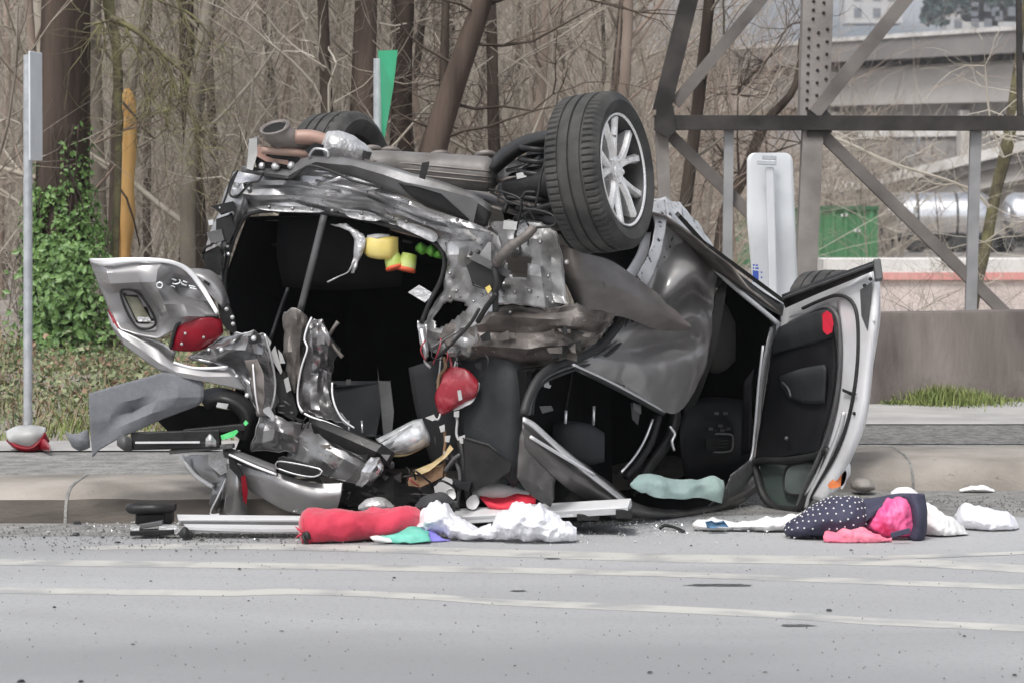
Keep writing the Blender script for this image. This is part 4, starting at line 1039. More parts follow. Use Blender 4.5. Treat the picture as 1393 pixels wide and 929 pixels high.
# muffler
b = MB(); secs = [(496, 222, 15.02, 6, .06), (500, 223, 15.02, 16, .13), (515, 224, 15.0, 19, .16), (580, 230, 14.97, 22, .17), (650, 236, 14.9, 24, .17), (668, 238, 14.9, 22, .15), (677, 239, 14.9, 12, .08)]
b.loft(secs, 40, 28, .0015, 12, 5, 2.6); mf = part('muffler', b, M_muff)
for py, dd in ((-6, 0), (2, 0), (9, 0)):
    b = MB(); b.tube([Pc(x, y + py, Y - dr - .002) for x, y, Y, dr in [(508, 225, 15.0, .15), (580, 231, 14.97, .168), (650, 238, 14.9, .168), (668, 240, 14.9, .15)]], .004, 6, 20); part('muffler_seam', b, M_exh, mf)
for px, py in ((505, 205), (530, 207), (598, 212), (660, 212)):
    b = MB(); b.tube([Pc(px - 12, py + 3, 15.1), Pc(px - 6, py - 3, 15.05), Pc(px + 8, py - 3, 15.05), Pc(px + 14, py + 4, 15.1)], .014, 8, 12); part('muffler_hanger', b, M_exh, mf)
plate('muffler_strap', [(574, 222), (584, 220), (583, 228), (578, 245), (570, 242)], M_plast, d=-.36, th=.02, parent=mf)
plate('muffler_strap', [(494, 205), (506, 208), (502, 218), (492, 215)], M_plast, d=-.3, th=.02, parent=mf)

# ---- suspension behind the near wheel
b = MB()
def helix(cx, y0, y1, turns, r, Y, wire):
    n = int(turns * 14); a, c = P(cx, y0, Y), P(cx - 4, y1, Y)
    b.tube([a.lerp(c, i / n) + Vector((math.cos(i / 14 * 6.283) * r, math.sin(i / 14 * 6.283) * r, 0)) for i in range(n + 1)], wire, 7)
helix(733, 192, 292, 6, .080, 14.66, .013); part('coil_spring', b, M_plast)
sheet('arch_liner', [[(664, 226, .2), (680, 206, .2), (705, 190, .2), (735, 181, .2), (775, 178, .2)], [(668, 230, .0), (685, 212, .0), (708, 197, .0), (737, 188, .0), (775, 186, .0)], [(674, 237, .05), (692, 222, .05), (712, 208, .05), (739, 199, .05), (775, 198, .05)]], M_plast, nu=8, nv=24, th=.012)
sheet('inner_arch', [[(674, 236, .55), (720, 205, .6), (775, 190, .6)], [(680, 270, .4), (725, 260, .45), (775, 260, .4)], [(690, 318, .15), (730, 316, .2), (775, 318, .2)]], M_plast, nu=14, nv=14, cr=.03, cs=6, seed=8)
for pts, r, m in [([(676, 246, .1), (705, 243, .0), (760, 240, 0)], .012, M_grime), ([(690, 262, .05), (725, 258, 0), (765, 262, 0)], .015, M_plast), ([(680, 272, .05), (715, 276, -.02), (745, 286, -.02)], .018, M_grime),
                  ([(690, 232, .15), (715, 225, .1), (735, 214, .1)], .010, M_bare), ([(700, 300, -.05), (730, 285, -.05), (765, 275, -.02)], .014, M_plast), ([(685, 290, .0), (700, 255, .05), (712, 232, .1)], .012, M_plast)]:
    tubep('suspension_arm', pts, r, m, n=14)
for pts in ([(757, 188, -.05), (748, 205, -.1), (737, 235, -.12), (733, 260, -.12), (728, 282, -.1)], [(728, 262, -.1), (715, 262, -.1), (708, 270, -.1), (690, 268, -.08)], [(665, 258, -.1), (685, 262, -.14), (706, 270, -.15), (709, 282, -.15), (701, 320, -.13), (700, 340, -.12)],
            [(709, 284, -.14), (730, 286, -.16), (750, 292, -.17), (757, 302, -.17), (750, 308, -.17), (730, 310, -.17), (715, 314, -.15)], [(668, 262, -.1), (690, 274, -.13), (716, 284, -.13), (728, 300, -.13)]):
    tubep('brake_hose', pts, .0055, M_plast if pts[0][0] < 680 else M_seal, n=30)
plate('white_connector', [(686, 301), (703, 303), (702, 313), (685, 311)], M_whitep, d=-.17, th=.03, bevel=.003)
plate('white_connector', [(703, 237), (716, 235), (716, 241), (704, 243)], M_whitep, d=-.05, th=.03, bevel=.003)
plate('hub_carrier', [(690, 240), (725, 235), (745, 250), (742, 290), (720, 300), (695, 285)], M_plast, d=.22, th=.2, n=30, sm=True)

# ---- wheels
def wheel(c, axis, R=.357, W=.245, rimR=.252, detail=True, seg=90, spin=0.2, label=None, spokes=True):
    ax = Vector(axis).normalized(); c = Vector(c)
    w_ = thing('wheel', label, None, c); w_.parent = CAR; w_.matrix_parent_inverse = Matrix.Translation(-CAR.location)
    hw = W / 2
    prof = [(hw * .80, rimR - .012), (hw * .92, rimR + .006), (hw * 1.03, rimR + .03), (hw * 1.06, rimR + .055), (hw * 1.0, R - .035), (hw * .93, R - .016), (hw * .86, R - .007)]
    tr = []
    for g0, g1 in ((.52, .44), (.06, -.02), (-.36, -.44)):
        tr += [(hw * (g0 + .015), R + (.001 if abs(g0) < .3 else -.002)), (hw * g0, R - .010), (hw * g1, R - .010), (hw * (g1 - .015), R + (.001 if abs(g1) < .3 else -.002))]
    prof = prof + [(hw * .80, R - .004), (hw * .55, R - .002)] + tr + [(hw * -.55, R - .002), (hw * -.80, R - .004)] + [(-h, r) for h, r in reversed(prof)]
    def mod(k, j):      # shoulder blocks
        return -.009 if (5 <= k <= 8 or len(prof) - 9 <= k <= len(prof) - 6) and j % 4 == 0 else 0
    b = MB(); b.lathe(prof, c, ax, 288 if spokes else 144, mod); part('tyre', b, M_rub, w_, edge_angle=32)
    up = Vector((0, 0, 1)); x = (up - ax * up.dot(ax)).normalized(); y = ax.cross(x)
    if not spokes:
        b = MB(); b.lathe([(hw * .8, rimR - .01), (hw * .5, rimR - .03), (-hw * .5, rimR - .03), (-hw * .8, rimR - .01)], c, ax, 60); part('rim', b, M_alloyd, w_)
        b = MB(); b.lathe([(-.03, .001), (-.03, rimR - .03)], c, ax, 40); part('brake_disc', b, M_grime, w_)
        return w_
    b = MB(); b.lathe([(hw * .84, rimR - .003), (hw * .93, rimR - .001), (hw * .95, rimR - .007), (hw * .88, rimR - .013)], c, ax, 90); part('rim', b, M_alloy, w_)
    b = MB(); b.lathe([(hw * .88, rimR - .013), (hw * .70, rimR - .020), (hw * .3, rimR - .035), (-hw * .8, rimR - .03)], c, ax, 60); b.lathe([(-.01, .001), (-.01, rimR - .04)], c, ax, 48); part('barrel', b, M_alloyd, w_)
    b = MB(); b.lathe([(.02, .17), (.03, .17), (.03, .06)], c, ax, 48); part('brake_disc', b, M_grime, w_)
    def pt(r, a, h): return c + (x * math.cos(a) + y * math.sin(a)) * r + ax * h
    for k in range(5):          # five broad forked spokes
        a0 = spin + k * 2 * math.pi / 5
        for s_ in (-1, 1):
            b = MB(); secs = []
            for r, da, wd, h in ((.048, .10, .020, .082), (.095, .12, .020, .090), (.15, .20, .018, .095), (.20, .255, .019, .098), (rimR - .010, .285, .024, .100)):
                a = a0 + s_ * da; u = pt(1, a + math.pi / 2, 0) - pt(0, 0, 0)
                p = pt(r, a, 0); 
                secs.append([p + u * (-wd) + ax * (h - .018), p + u * (-wd * .55) + ax * h, p + u * (wd * .55) + ax * h, p + u * wd + ax * (h - .018), p + u * wd * .7 + ax * (h - .06), p + u * (-wd * .7) + ax * (h - .06)])
            b.grid(secs, closed_v=True); part('spoke', b, M_alloy, w_, edge_angle=28)
    b = MB(); b.lathe([(.04, .068), (.084, .062), (.088, .050), (.084, .036), (.090, .033), (.092, .001)], c, ax, 36); part('hub_cap', b, M_alloy, w_, edge_angle=40)
    for k in range(5):
        b = MB(); a = spin + .6 + k * 2 * math.pi / 5
        b.lathe([(.07, .011), (.092, .011), (.094, .0008)], pt(.050, a, 0), ax, 6); part('wheel_nut', b, M_chrome, w_, edge_angle=30)
    return w_
AX = (.905, -.41, .11)
wr_c = Pc(849, 231, 14.45) - Vector(AX).normalized() * .115
wheel(wr_c, AX, R=.352, label='near rear wheel standing upright with a silver forked-spoke rim')
wheel(Pc(464, 254, 15.55), (.90, -.42, .06), R=.352, spokes=False, label='far rear wheel, only its tread and inner side visible over the exhaust')
wheel(Pc(1128, 462, 16.75), (.88, -.46, .05), R=.352, spokes=False, label='front wheel half hidden behind the open door')
b = MB(); b.tube([wr_c - Vector(AX) * .05, wr_c - Vector(AX) * .45 + Vector((0, 0, -.03))], [.09, .05], 14); part('axle', b, M_plast)
sheet('wheelhouse', [[(752, 300, .35), (770, 330, .3), (790, 352, .2)], [(800, 250, .55), (830, 330, .5), (850, 372, .3)], [(880, 250, .5), (890, 310, .4), (880, 370, .2)]], M_plast, base=ys, nu=12, nv=12)
# ---- near rear quarter: bare bright corner, torn wheelhouse with a hole, dark crumpled lower body
sheet('quarter_corner', [[(606, 306, .02), (630, 306, 0), (672, 318, -.02), (690, 330, 0)], [(606, 332, .0), (640, 332, -.04), (672, 340, -.05), (690, 352, -.02)],
                         [(611, 362, .02), (632, 364, -.03), (660, 372, -.05), (684, 378, -.03)], [(604, 392, .03), (624, 396, -.02), (650, 404, -.05), (680, 410, -.04)],
                         [(584, 424, .04), (608, 428, -.01), (636, 432, -.05), (668, 438, -.05)], [(572, 446, .05), (590, 452, .0), (620, 456, -.04), (650, 462, -.05)],
                         [(580, 474, .05), (596, 480, .02), (616, 482, -.02), (640, 486, -.03)]], M_quart, nu=34, nv=24, cr=.009, cs=7, seed=11, holes=[[(590, 433), (606, 412), (628, 410), (636, 420), (612, 440), (594, 446)]], edge=.01)
sheet('wheelhouse_panel', [[(668, 304, .02), (700, 300, -.02), (735, 302, -.03), (757, 316, -.02)], [(680, 330, -.03), (705, 325, -.05), (738, 326, -.06), (763, 338, -.02)],
                           [(676, 360, -.03), (700, 356, -.02), (735, 362, -.06), (766, 375, -.01)], [(672, 390, -.05), (700, 388, -.06), (738, 394, -.08), (769, 405, -.01)],
                           [(664, 414, -.04), (705, 414, -.06), (742, 420, -.06), (775, 424, 0)]], M_quart, nu=34, nv=34, cr=.009, cs=7, seed=13, holes=[[(689, 352), (700, 343), (722, 350), (716, 376), (700, 378), (691, 370)]], edge=.008)
sheet('quarter_panel', [[(640, 424, -.02), (690, 414, -.04), (740, 420, -.05), (785, 414, -.03), (816, 424, .02), (836, 426, .05)], [(612, 440, -.03), (668, 430, -.08), (730, 434, -.09), (780, 432, -.06), (814, 438, -.01), (832, 438, .04)],
                        [(594, 462, -.02), (650, 452, -.05), (716, 454, -.04), (768, 450, -.03), (806, 452, .02), (824, 448, .04)], [(606, 476, .02), (656, 470, -.07), (718, 474, -.10), (764, 470, -.06), (796, 466, .01), (814, 460, .05)],
                        [(622, 490, .05), (665, 484, -.01), (716, 490, -.02), (756, 486, .0), (784, 478, .03), (800, 470, .06)], [(690, 486, .08), (705, 498, .05), (722, 505, .05), (742, 502, .06), (765, 492, .07), (786, 484, .08)]], M_dirty, nu=36, nv=52, cr=.012, cs=6, seed=17, edge=.016)
plate('control_box', [(636, 362), (652, 352), (690, 374), (676, 398), (644, 388)], M_plast, d=-.15, th=.06, bevel=.006)
plate('box_bracket', [(640, 352), (648, 346), (694, 370), (690, 378)], M_gplast, d=-.17, th=.03, bevel=.003)
plate('gusset', [(650, 350), (664, 330), (668, 330), (668, 356), (662, 360)], M_bare, d=-.14, th=.02)
for pts, r, m in [([(674, 360, -.2), (690, 340, -.22), (715, 322, -.2), (726, 310, -.17)], .022, M_grime), ([(672, 362, -.2), (676, 384, -.2), (674, 400, -.18), (674, 424, -.16)], .014, M_seal), ([(700, 318, -.17), (708, 340, -.15), (700, 350, -.17)], .006, M_seal),
                  ([(650, 438, -.14), (662, 418, -.18), (676, 400, -.2)], .012, M_plast), ([(596, 486, -.06), (616, 466, -.12), (640, 440, -.15), (652, 420, -.16)], .008, M_seal)]:
    tubep('wiring_loom', pts, r, m, n=22)
blobs('frame_bolts', [(650, 343), (621, 396), (612, 405), (626, 404, 0, .8), (746, 376), (720, 396), (752, 412), (735, 330), (700, 398), (644, 410, 0, .7), (656, 402, 0, .8), (684, 402, 0, .6), (694, 425, 0, .7), (745, 405, 0, .8)], M_quart, r=.010, d=-.08)
plate('yellow_clip', [(660, 392), (666, 388), (669, 394), (664, 400)], M_yell, d=-.19, th=.02)
# crumpled strips of metal hanging at the corner
rs = random.Random(4)
for pts in ([(574, 446, -.02), (577, 466, -.05), (580, 480, -.06), (578, 492, -.05), (586, 500, -.04)], [(590, 474, 0), (600, 466, -.08), (622, 452, -.1)], [(620, 480, 0), (622, 496, 0), (620, 505, 0)], [(600, 482, .0), (598, 505, .0), (594, 520, .02)]):
    tubep('torn_strip', pts, [.018 if i == 0 else .012 if i == 1 else .007 for i in range(len(pts))], M_bare, n=16, flat=.4, sides=6)
sheet('torn_strip', [[(568, 436), (580, 442)], [(572, 470), (581, 466)], [(578, 486), (583, 484)]], M_bare, nu=12, nv=5, cr=.01, cs=14, seed=2)
for k in range(26):
    x = rs.uniform(600, 780); y = 455 + rs.uniform(-8, 38) + (x - 690) * -.05; L_ = rs.uniform(8, 24); a = rs.uniform(-.6, .6)
    plate('torn_scrap', [(x, y), (x + L_ * math.cos(a), y + L_ * math.sin(a) - 3), (x + L_, y + rs.uniform(3, 9)), (x + 3, y + rs.uniform(3, 8))], [M_grime, M_dirty, M_plast][k % 3], d=-.14 + rs.uniform(0, .12), th=rs.uniform(.004, .02))
# ---- wheel arch flap and rear door
sheet('arch_flap', [[(760, 332, .10), (764, 372, .08), (784, 415, .05)], [(782, 340, -.05), (786, 380, -.10), (795, 423, -.05)], [(806, 347, -.10), (810, 386, -.17), (816, 427, -.08)], [(834, 357, -.12), (842, 396, -.22), (850, 432, -.12)], [(868, 380, -.13), (880, 414, -.24), (888, 447, -.14)],
                    [(905, 412, -.13), (912, 433, -.22), (918, 450, -.14)], [(940, 443, -.12), (940, 446, -.16), (939, 449, -.13)]], M_flap, base=ys, nu=40, nv=20, cr=.004, cs=4, seed=5, th=.006)
b = MB(); q = Pc(818, 388, ys(818) - .17); b.lathe([(-.012, .02), (-.016, .012), (-.004, .009), (.0, .001)], q, (-.2, 1, .2), 16); part('liner_clip', b, M_flap)
blobs('liner_clips', [(771, 357), (879, 405, -.03, .7)], M_shield, base=ys, r=.011, d=-.12)
sheet('rear_door', [[(852, 428, 0.093), (872, 392, 0.112), (900, 350, 0.112), (928, 322, 0.093), (954, 346, 0.076), (976, 376, 0.025)],
                    [(848, 440, 0.017), (880, 415, 0.074), (912, 392, -0.093), (940, 372, -0.149), (958, 384, -0.093), (974, 394, 0.017)],
                    [(842, 450, 0.000), (882, 430, 0.000), (915, 412, 0.093), (942, 398, 0.112), (958, 408, 0.076), (971, 418, 0.017)],
                    [(826, 462, 0.000), (876, 452, -0.034), (914, 440, -0.064), (942, 430, -0.112), (956, 436, -0.093), (968, 444, 0.017)],
                    [(806, 474, 0.000), (864, 474, 0.076), (908, 466, 0.093), (938, 460, 0.076), (953, 464, 0.000), (963, 474, 0.025)],
                    [(792, 486, 0.000), (850, 494, -0.064), (898, 496, -0.121), (932, 492, -0.121), (948, 496, -0.065), (958, 503, 0.025)],
                    [(784, 495, 0.017), (830, 514, 0.000), (876, 530, -0.017), (912, 534, -0.034), (930, 536, -0.017), (945, 530, 0.034)],
                    [(781, 497, 0.017), (822, 516, 0.017), (864, 538, 0.017), (900, 557, 0.017), (918, 563, 0.009), (930, 556, 0.034)]], M_door, base=ys, nu=60, nv=60, cr=.013, cs=3.6, seed=23, th=.006)
tubep('window_sill_strip', [(778, 495, -.02), (822, 515, -.03), (864, 537, -.03), (904, 560, -.03)], .007, M_chrome, base=ys, n=20)
tubep('window_sill_seal', [(780, 500, -.01), (822, 520, -.02), (864, 542, -.02), (902, 563, -.02)], .010, M_seal, base=ys, n=20)
plate('rear_door_edge', [(940, 534), (962, 470), (974, 400), (984, 372), (990, 376), (984, 420), (972, 480), (948, 546), (930, 562)], M_plast, base=ys, d=.05, th=.05, n=40, sm=False)
for q in ([(790, 500), (804, 506), (803, 512), (789, 506)], [(837, 520), (850, 525), (849, 533), (836, 528)], [(862, 548), (872, 552), (872, 562), (861, 558)]): plate('door_clip', q, M_gplast, base=ys, d=-.03, th=.03, bevel=.003)
# weather strips round the rear window
for dx, m, r in ((0, M_seal, .020), (9, M_gplast, .008), (15, M_seal, .008)):
    tubep('weather_strip', [(848 + dx, 424 + dx * .4, 0), (838 + dx, 446 + dx * .5, .0), (818 + dx * .9, 470 + dx * .6, .0), (790 + dx * .5, 486 + dx * .7, .0), (758, 496 + dx, .0), (735, 512 + dx * .8, .02), (720 + dx * .4, 538 + dx * .4, .03), (712 + dx * .8, 564, .03)], r, m, base=ys, n=46)
sheet('door_jamb', [[(786, 470, .04), (800, 450, .05), (826, 428, .05)], [(792, 482, .06), (812, 466, .06), (836, 440, .06)]], M_speck, base=ys, nu=8, nv=12)
plate('jamb_plate', [(812, 428), (832, 424), (834, 434), (820, 440)], M_bare, base=ys, d=0, th=.02)
# white sill and rail
sheet('sill_panel', [[(888, 272, .30), (905, 268, .30), (925, 276, .30), (950, 304, .28), (970, 334, .25), (977, 354, .2)], [(893, 284, .14), (908, 284, .10), (930, 302, .10), (950, 322, .08), (968, 344, .06), (976, 360, .05)], [(905, 300, .04), (920, 310, .02), (935, 324, .02), (952, 340, .02), (966, 356, .02), (976, 372, .02)]], M_speck, base=ys, nu=14, nv=24, cr=.006, cs=9, seed=4)
sheet('sill_inner_panel', [[(898, 290, .06), (915, 302, .06), (936, 324, .06), (958, 346, .06), (976, 366, .06)], [(893, 318, .06), (908, 330, .05), (930, 346, .05), (955, 366, .05), (978, 384, .05)], [(884, 350, .08), (896, 366, .08), (920, 384, .10), (950, 396, .10), (976, 404, .08)]], M_speck, base=ys, nu=14, nv=20, cr=.012, cs=7, seed=6)
sheet('wheel_lip', [[(884, 276, .04), (904, 272, .02)], [(890, 306, -.02), (906, 302, -.06)], [(884, 340, -.05), (899, 344, -.08)], [(868, 372, -.06), (886, 378, -.08)], [(852, 392, -.05), (872, 402, -.06)]], M_speck, base=ys, nu=26, nv=7, cr=.003, cs=9, seed=1, th=.008)
sheet('inner_lip', [[(874, 318, .12), (886, 316, .06)], [(866, 345, .08), (880, 350, .02)], [(850, 372, .04), (866, 382, .0)]], M_silver, base=ys, nu=16, nv=6)
b = MB(); b.bar(Pc(922, 292, ys(922) + .02), Pc(976, 352, ys(976)), .02, .03); part('sill_groove', b, M_seal, smooth=False)
b = MB(); b.tube([Pc(x, y, ys(x) + .02) for x, y in [(968, 352), (1000, 378), (1035, 405), (1068, 424)]], [.030, .032, .034, .030], 4, 14); part('rocker_rail', b, M_gplast, smooth=False)
tubep('rocker_edge', [(972, 366, .0), (1000, 392, .0), (1034, 420, .0), (1058, 440, .0)], .012, M_silver, base=ys, n=16)
b = MB(); b.bar(Pc(960, 332, ys(960) - .02), Pc(1066, 410, ys(1066) - .02), .018, .05); part('rocker_trim', b, M_plast, smooth=False)
# ---- front door opening
tubep('door_aperture_seal', [(972, 390, .03), (984, 378, .03), (1000, 388, .03), (1030, 416, .03), (1052, 442, .03), (1042, 490, .03), (1034, 550, .03), (1030, 610, .03), (1012, 652, .02), (985, 682, .0)], .014, M_seal, base=ys, n=60)
sheet('front_pillar', [[(1048, 446, .02), (1064, 438, .05)], [(1038, 492, .0), (1052, 492, .05)], [(1031, 550, .0), (1043, 550, .05)], [(1026, 606, .0), (1038, 610, .05)], [(1006, 650, -.03), (1030, 646, .02)], [(972, 686, -.06), (996, 690, .0)]], M_dpaint, base=ys, nu=30, nv=8, th=.01)
tubep('pillar_edge', [(1038, 470, -.02), (1032, 520, -.02), (1027, 580, -.02), (1022, 622, -.03), (1008, 646, -.04)], .006, M_silver, base=ys, n=24)
sheet('pillar_foot', [[(994, 646, -.05), (1012, 632, -.04), (1030, 618, -.03)], [(984, 668, -.08), (1010, 654, -.08), (1032, 636, -.04)], [(960, 690, -.06), (1000, 686, -.06), (1034, 654, -.02)]], M_dpaint, base=ys, nu=12, nv=16)
sheet('dashboard', [[(930, 548, .5), (970, 540, .5), (1020, 545, .4)], [(925, 590, .35), (965, 578, .32), (1024, 580, .3)], [(930, 640, .4), (970, 632, .36), (1020, 628, .32)], [(940, 672, .6), (975, 668, .6), (1010, 660, .6)]], M_dash, base=ys, nu=14, nv=14)
b = MB(); b.tube([Pc(x, y, ys(980) + .27) for x, y in [(959, 592), (978, 590), (994, 591), (997, 596), (996, 610), (991, 614), (974, 615), (960, 614), (956, 608), (957, 597)]], .0055, 8, 60, closed=True); part('air_vent_frame', b, M_gplast)
plate('air_vent', [(960, 596), (993, 595), (992, 611), (961, 611)], M_flatblk, base=ys, d=.29, th=.01)
for k in range(3): b = MB(); b.bar(Pc(962, 600 + k * 4, ys(980) + .28), Pc(991, 599 + k * 4, ys(980) + .28), .004, .01); part('vent_slat', b, M_dash, smooth=False)
for a, c in ((972, 560), (984, 560), (964, 581), (977, 577), (980, 583), (988, 581)): plate('dash_button', [(a, c), (a + 6, c), (a + 6, c + 4), (a, c + 4)], M_gplast, base=ys, d=.28, th=.015)
b = MB(); b.loft([(955, 480, ys(955) + .5, 16, .05), (968, 465, ys(968) + .45, 42, .10), (985, 458, ys(985) + .45, 46, .10), (1000, 465, ys(1000) + .5, 26, .05)], 18, 16, .004, 8, 3); part('front_seat', b, mat('dark_olive_seat', (.022, .021, .018), (.032, .030, .026), rough=.8, scale=8))
sheet('dash_panel_edge', [[(1012, 520, .2), (1026, 500, .15)], [(1010, 560, .25), (1022, 560, .15)], [(1008, 620, .25), (1020, 616, .15)]], M_dash, base=ys, nu=8, nv=5)
# ---- inside the rear window
b = MB(); b.tube([Pc(x, y, ys(x) + .10) for x, y in [(915, 540), (918, 570), (908, 600), (880, 640), (862, 668)]], [.05, .055, .05, .045, .04], 10, 20, flat=.5); part('centre_pillar', b, M_plast)
tubep('pillar_highlight_trim', [(888, 570, .03), (878, 596, .03), (864, 620, .02), (845, 642, .02)], .006, M_chrome, base=ys, n=14)
tubep('pillar_trim', [(896, 566, .06), (886, 600, .06), (870, 626, .05), (852, 648, .04)], .018, M_dash, base=ys, n=14)
b = MB(); b.loft([(752, 600, 15.0, 22, .06), (770, 600, 14.98, 28, .08), (800, 604, 14.98, 28, .08), (822, 608, 15.0, 20, .06)], 16, 16, 0, 5, 1, 3.5); part('head_restraint', b, M_trim)
for a in (769, 807): tubep('head_restraint_post', [(a, 576, .2), (a + 1, 558, .2)] if a == 769 else [(a, 578, .2), (a + 1, 552, .2)], .007, M_chrome, base=ys)
tubep('seat_belt', [(778, 508, .12), (775, 530, .14), (770, 556, .16)], .012, M_dash, base=ys, flat=.3, n=8)
tubep('grab_handle', [(911, 580, .02), (918, 590, .0), (914, 600, .0), (917, 612, .0)], .007, M_chrome, base=ys, n=14)
plate('white_clip', [(742, 514), (746, 515), (745, 523), (750, 524), (748, 528), (740, 526)], M_whitep, base=ys, d=.06, th=.01)
plate('pillar_clip', [(734, 553), (750, 552), (753, 558), (738, 562)], M_gplast, base=ys, d=.06, th=.03)
plate('grey_bracket', [(858, 548), (872, 550), (868, 578), (860, 570)], M_gplast, base=ys, d=.1, th=.02)
# ---- roof rail side at the bottom
sheet('roof_side', [[(712, 565, .04), (745, 592, .02), (790, 628, .0), (828, 656, -.02), (860, 682, -.04), (905, 694, -.06), (955, 690, -.06), (1000, 672, -.05), (1034, 646, .0)],
                    [(712, 584, -.02), (742, 614, -.05), (784, 650, -.08), (822, 674, -.10), (856, 692, -.12), (905, 699, -.13), (957, 695, -.12), (1003, 678, -.1), (1036, 652, -.04)],
                    [(714, 606, .04), (738, 634, .02), (776, 666, .0), (816, 688, -.02), (850, 700, -.05), (905, 704, -.06), (960, 700, -.06), (1006, 684, -.05), (1040, 658, .0)]], M_roof, base=ys, nu=14, nv=60, th=.008, cr=.004, cs=6, seed=3)
b = MB(); b.sheet([[(712, 567, -.03), (726, 574, -.04), (745, 591, -.06), (768, 612, -.08), (800, 638, -.1), (830, 662, -.12), (859, 686, -.13)], [(712, 573, -.04), (724, 581, -.05), (742, 597, -.07), (765, 618, -.09), (797, 645, -.11), (827, 668, -.13), (857, 691, -.14)]], ys, 4, 40); part('chrome_roof_strip', b, M_chrome, solid=.008)
tubep('roof_rack_rail', [(722, 594, -.07), (745, 608, -.09), (775, 626, -.11), (808, 645, -.12)], .008, M_silver, base=ys, n=20)
sheet('roof_pillar', [[(712, 575, .10), (724, 590, .02), (760, 622, .0)], [(706, 610, .12), (722, 630, .04), (756, 660, .02)], [(702, 648, .15), (722, 672, .1), (750, 690, .1)]], M_roof, base=ys, nu=12, nv=14, cr=.012, cs=8, seed=9)
sheet('crushed_roof', [[(330, 650, .5), (480, 640, .6), (640, 650, .5), (720, 640, .4), (860, 690, .4)], [(330, 690, .1), (480, 696, .1), (640, 700, .1), (720, 700, .12), (860, 704, .15)]], M_plast, base=yr, nu=10, nv=30, cr=.03, cs=6, seed=6)

# ---- open front door on the right
D = bpy.data.objects.new('front_door', None)
def shell(name, rows, m, nu=20, nv=20, th=.008, cr=0.0, parent=None, label=None):
    b = MB(); b.sheet(rows, yd, nu, nv, cr, 6, 3); return b
fd = shell('front_door', [[(1070, 405, .06), (1110, 387, .06), (1150, 372, .06), (1190, 358, .06), (1196, 400, .1)], [(1064, 440, .08), (1105, 430, .08), (1150, 420, .09), (1184, 415, .10), (1196, 440, .13)],
                          [(1052, 500, .08), (1100, 500, .09), (1150, 500, .1), (1176, 500, .10), (1187, 500, .13)], [(1040, 570, .08), (1090, 575, .09), (1130, 578, .09), (1160, 580, .10), (1177, 575, .13)],
                          [(1034, 625, .08), (1070, 640, .08), (1110, 640, .08), (1138, 640, .09), (1156, 628, .12)]], M_silver)
door = part('front_door', fd, M_silver, solid=.012, label='open silver front door seen from its black trimmed inner side')
def dp(name, b, m, **k): return b.build(name, m, door, **k)
b = MB(); b.sheet([[(1074, 432, .04), (1110, 412, .03), (1150, 392, .02), (1184, 366, .02)], [(1090, 428, .02), (1122, 408, .0), (1156, 392, -.01), (1187, 390, .0)], [(1110, 428, .02), (1138, 418, .0), (1166, 424, -.02), (1190, 440, -.02)]], yd, 14, 20, .003, 8, 2); dp('door_frame_top', b, M_silver, solid=.006)
b = MB(); b.sheet([[(1138, 405, -.0), (1165, 396, -.02), (1192, 380, .0), (1197, 400, .06)], [(1142, 440, -.01), (1164, 440, -.03), (1188, 440, -.02), (1195, 440, .06)], [(1144, 500, -.01), (1163, 500, -.03), (1180, 500, -.02), (1187, 500, .06)], [(1138, 560, -.01), (1156, 562, -.03), (1172, 566, -.02), (1179, 566, .06)],
                   [(1120, 620, -.01), (1138, 622, -.03), (1152, 622, -.02), (1161, 616, .06)], [(1092, 672, -.02), (1108, 678, -.04), (1120, 680, -.03), (1132, 668, .04)]], yd, 44, 14); dp('door_edge', b, M_silver, solid=.006)
b = MB(); b.tube([Pc(x, y, yd(x) - .05) for x, y in [(1092, 420), (1116, 409), (1140, 402), (1158, 410), (1166, 432), (1167, 480), (1162, 530), (1151, 580), (1134, 622), (1111, 660), (1094, 692)]], .0085, 8, 60); dp('door_seal', b, M_seal)
b = MB(); b.tube([Pc(x, y, yd(x) - .045) for x, y in [(1074, 440), (1100, 427), (1118, 419), (1132, 421), (1141, 440), (1143, 490), (1138, 540), (1126, 590), (1110, 630), (1094, 664), (1084, 690)]], .010, 8, 60); dp('inner_seal', b, M_gplast)
b = MB(); b.tube([Pc(x, y, yd(x) - .055) for x, y in [(1148, 560), (1140, 590), (1124, 630), (1104, 668), (1096, 690)]], [.008, .012, .014, .012, .008], 8, 30); dp('chrome_edge', b, M_chrome)
b = MB(); b.sheet([[(1062, 448, .0), (1088, 436, -.03), (1112, 425, -.03), (1124, 427, .0)], [(1052, 468, .0), (1085, 460, -.05), (1118, 450, -.05), (1134, 448, .0)], [(1046, 510, .0), (1085, 508, -.03), (1120, 505, -.03), (1137, 500, .0)],
                   [(1038, 560, .0), (1078, 560, -.04), (1112, 560, -.04), (1130, 556, .0)], [(1030, 610, .0), (1066, 606, -.03), (1096, 602, -.03), (1117, 598, .0)], [(1030, 634, .0), (1060, 626, -.01), (1090, 620, -.01), (1114, 618, .0)]], yd, 34, 24); dp('door_trim', b, M_dash, solid=.01)
b = MB(); b.sheet([[(1060, 446, -.04), (1090, 432, -.07), (1118, 422, -.07), (1128, 424, -.04)], [(1056, 460, -.06), (1088, 450, -.09), (1122, 440, -.09), (1134, 440, -.05)], [(1050, 482, -.03), (1088, 472, -.06), (1124, 462, -.06), (1134, 458, -.03)]], yd, 12, 16); dp('door_pocket', b, M_trim, solid=.008)
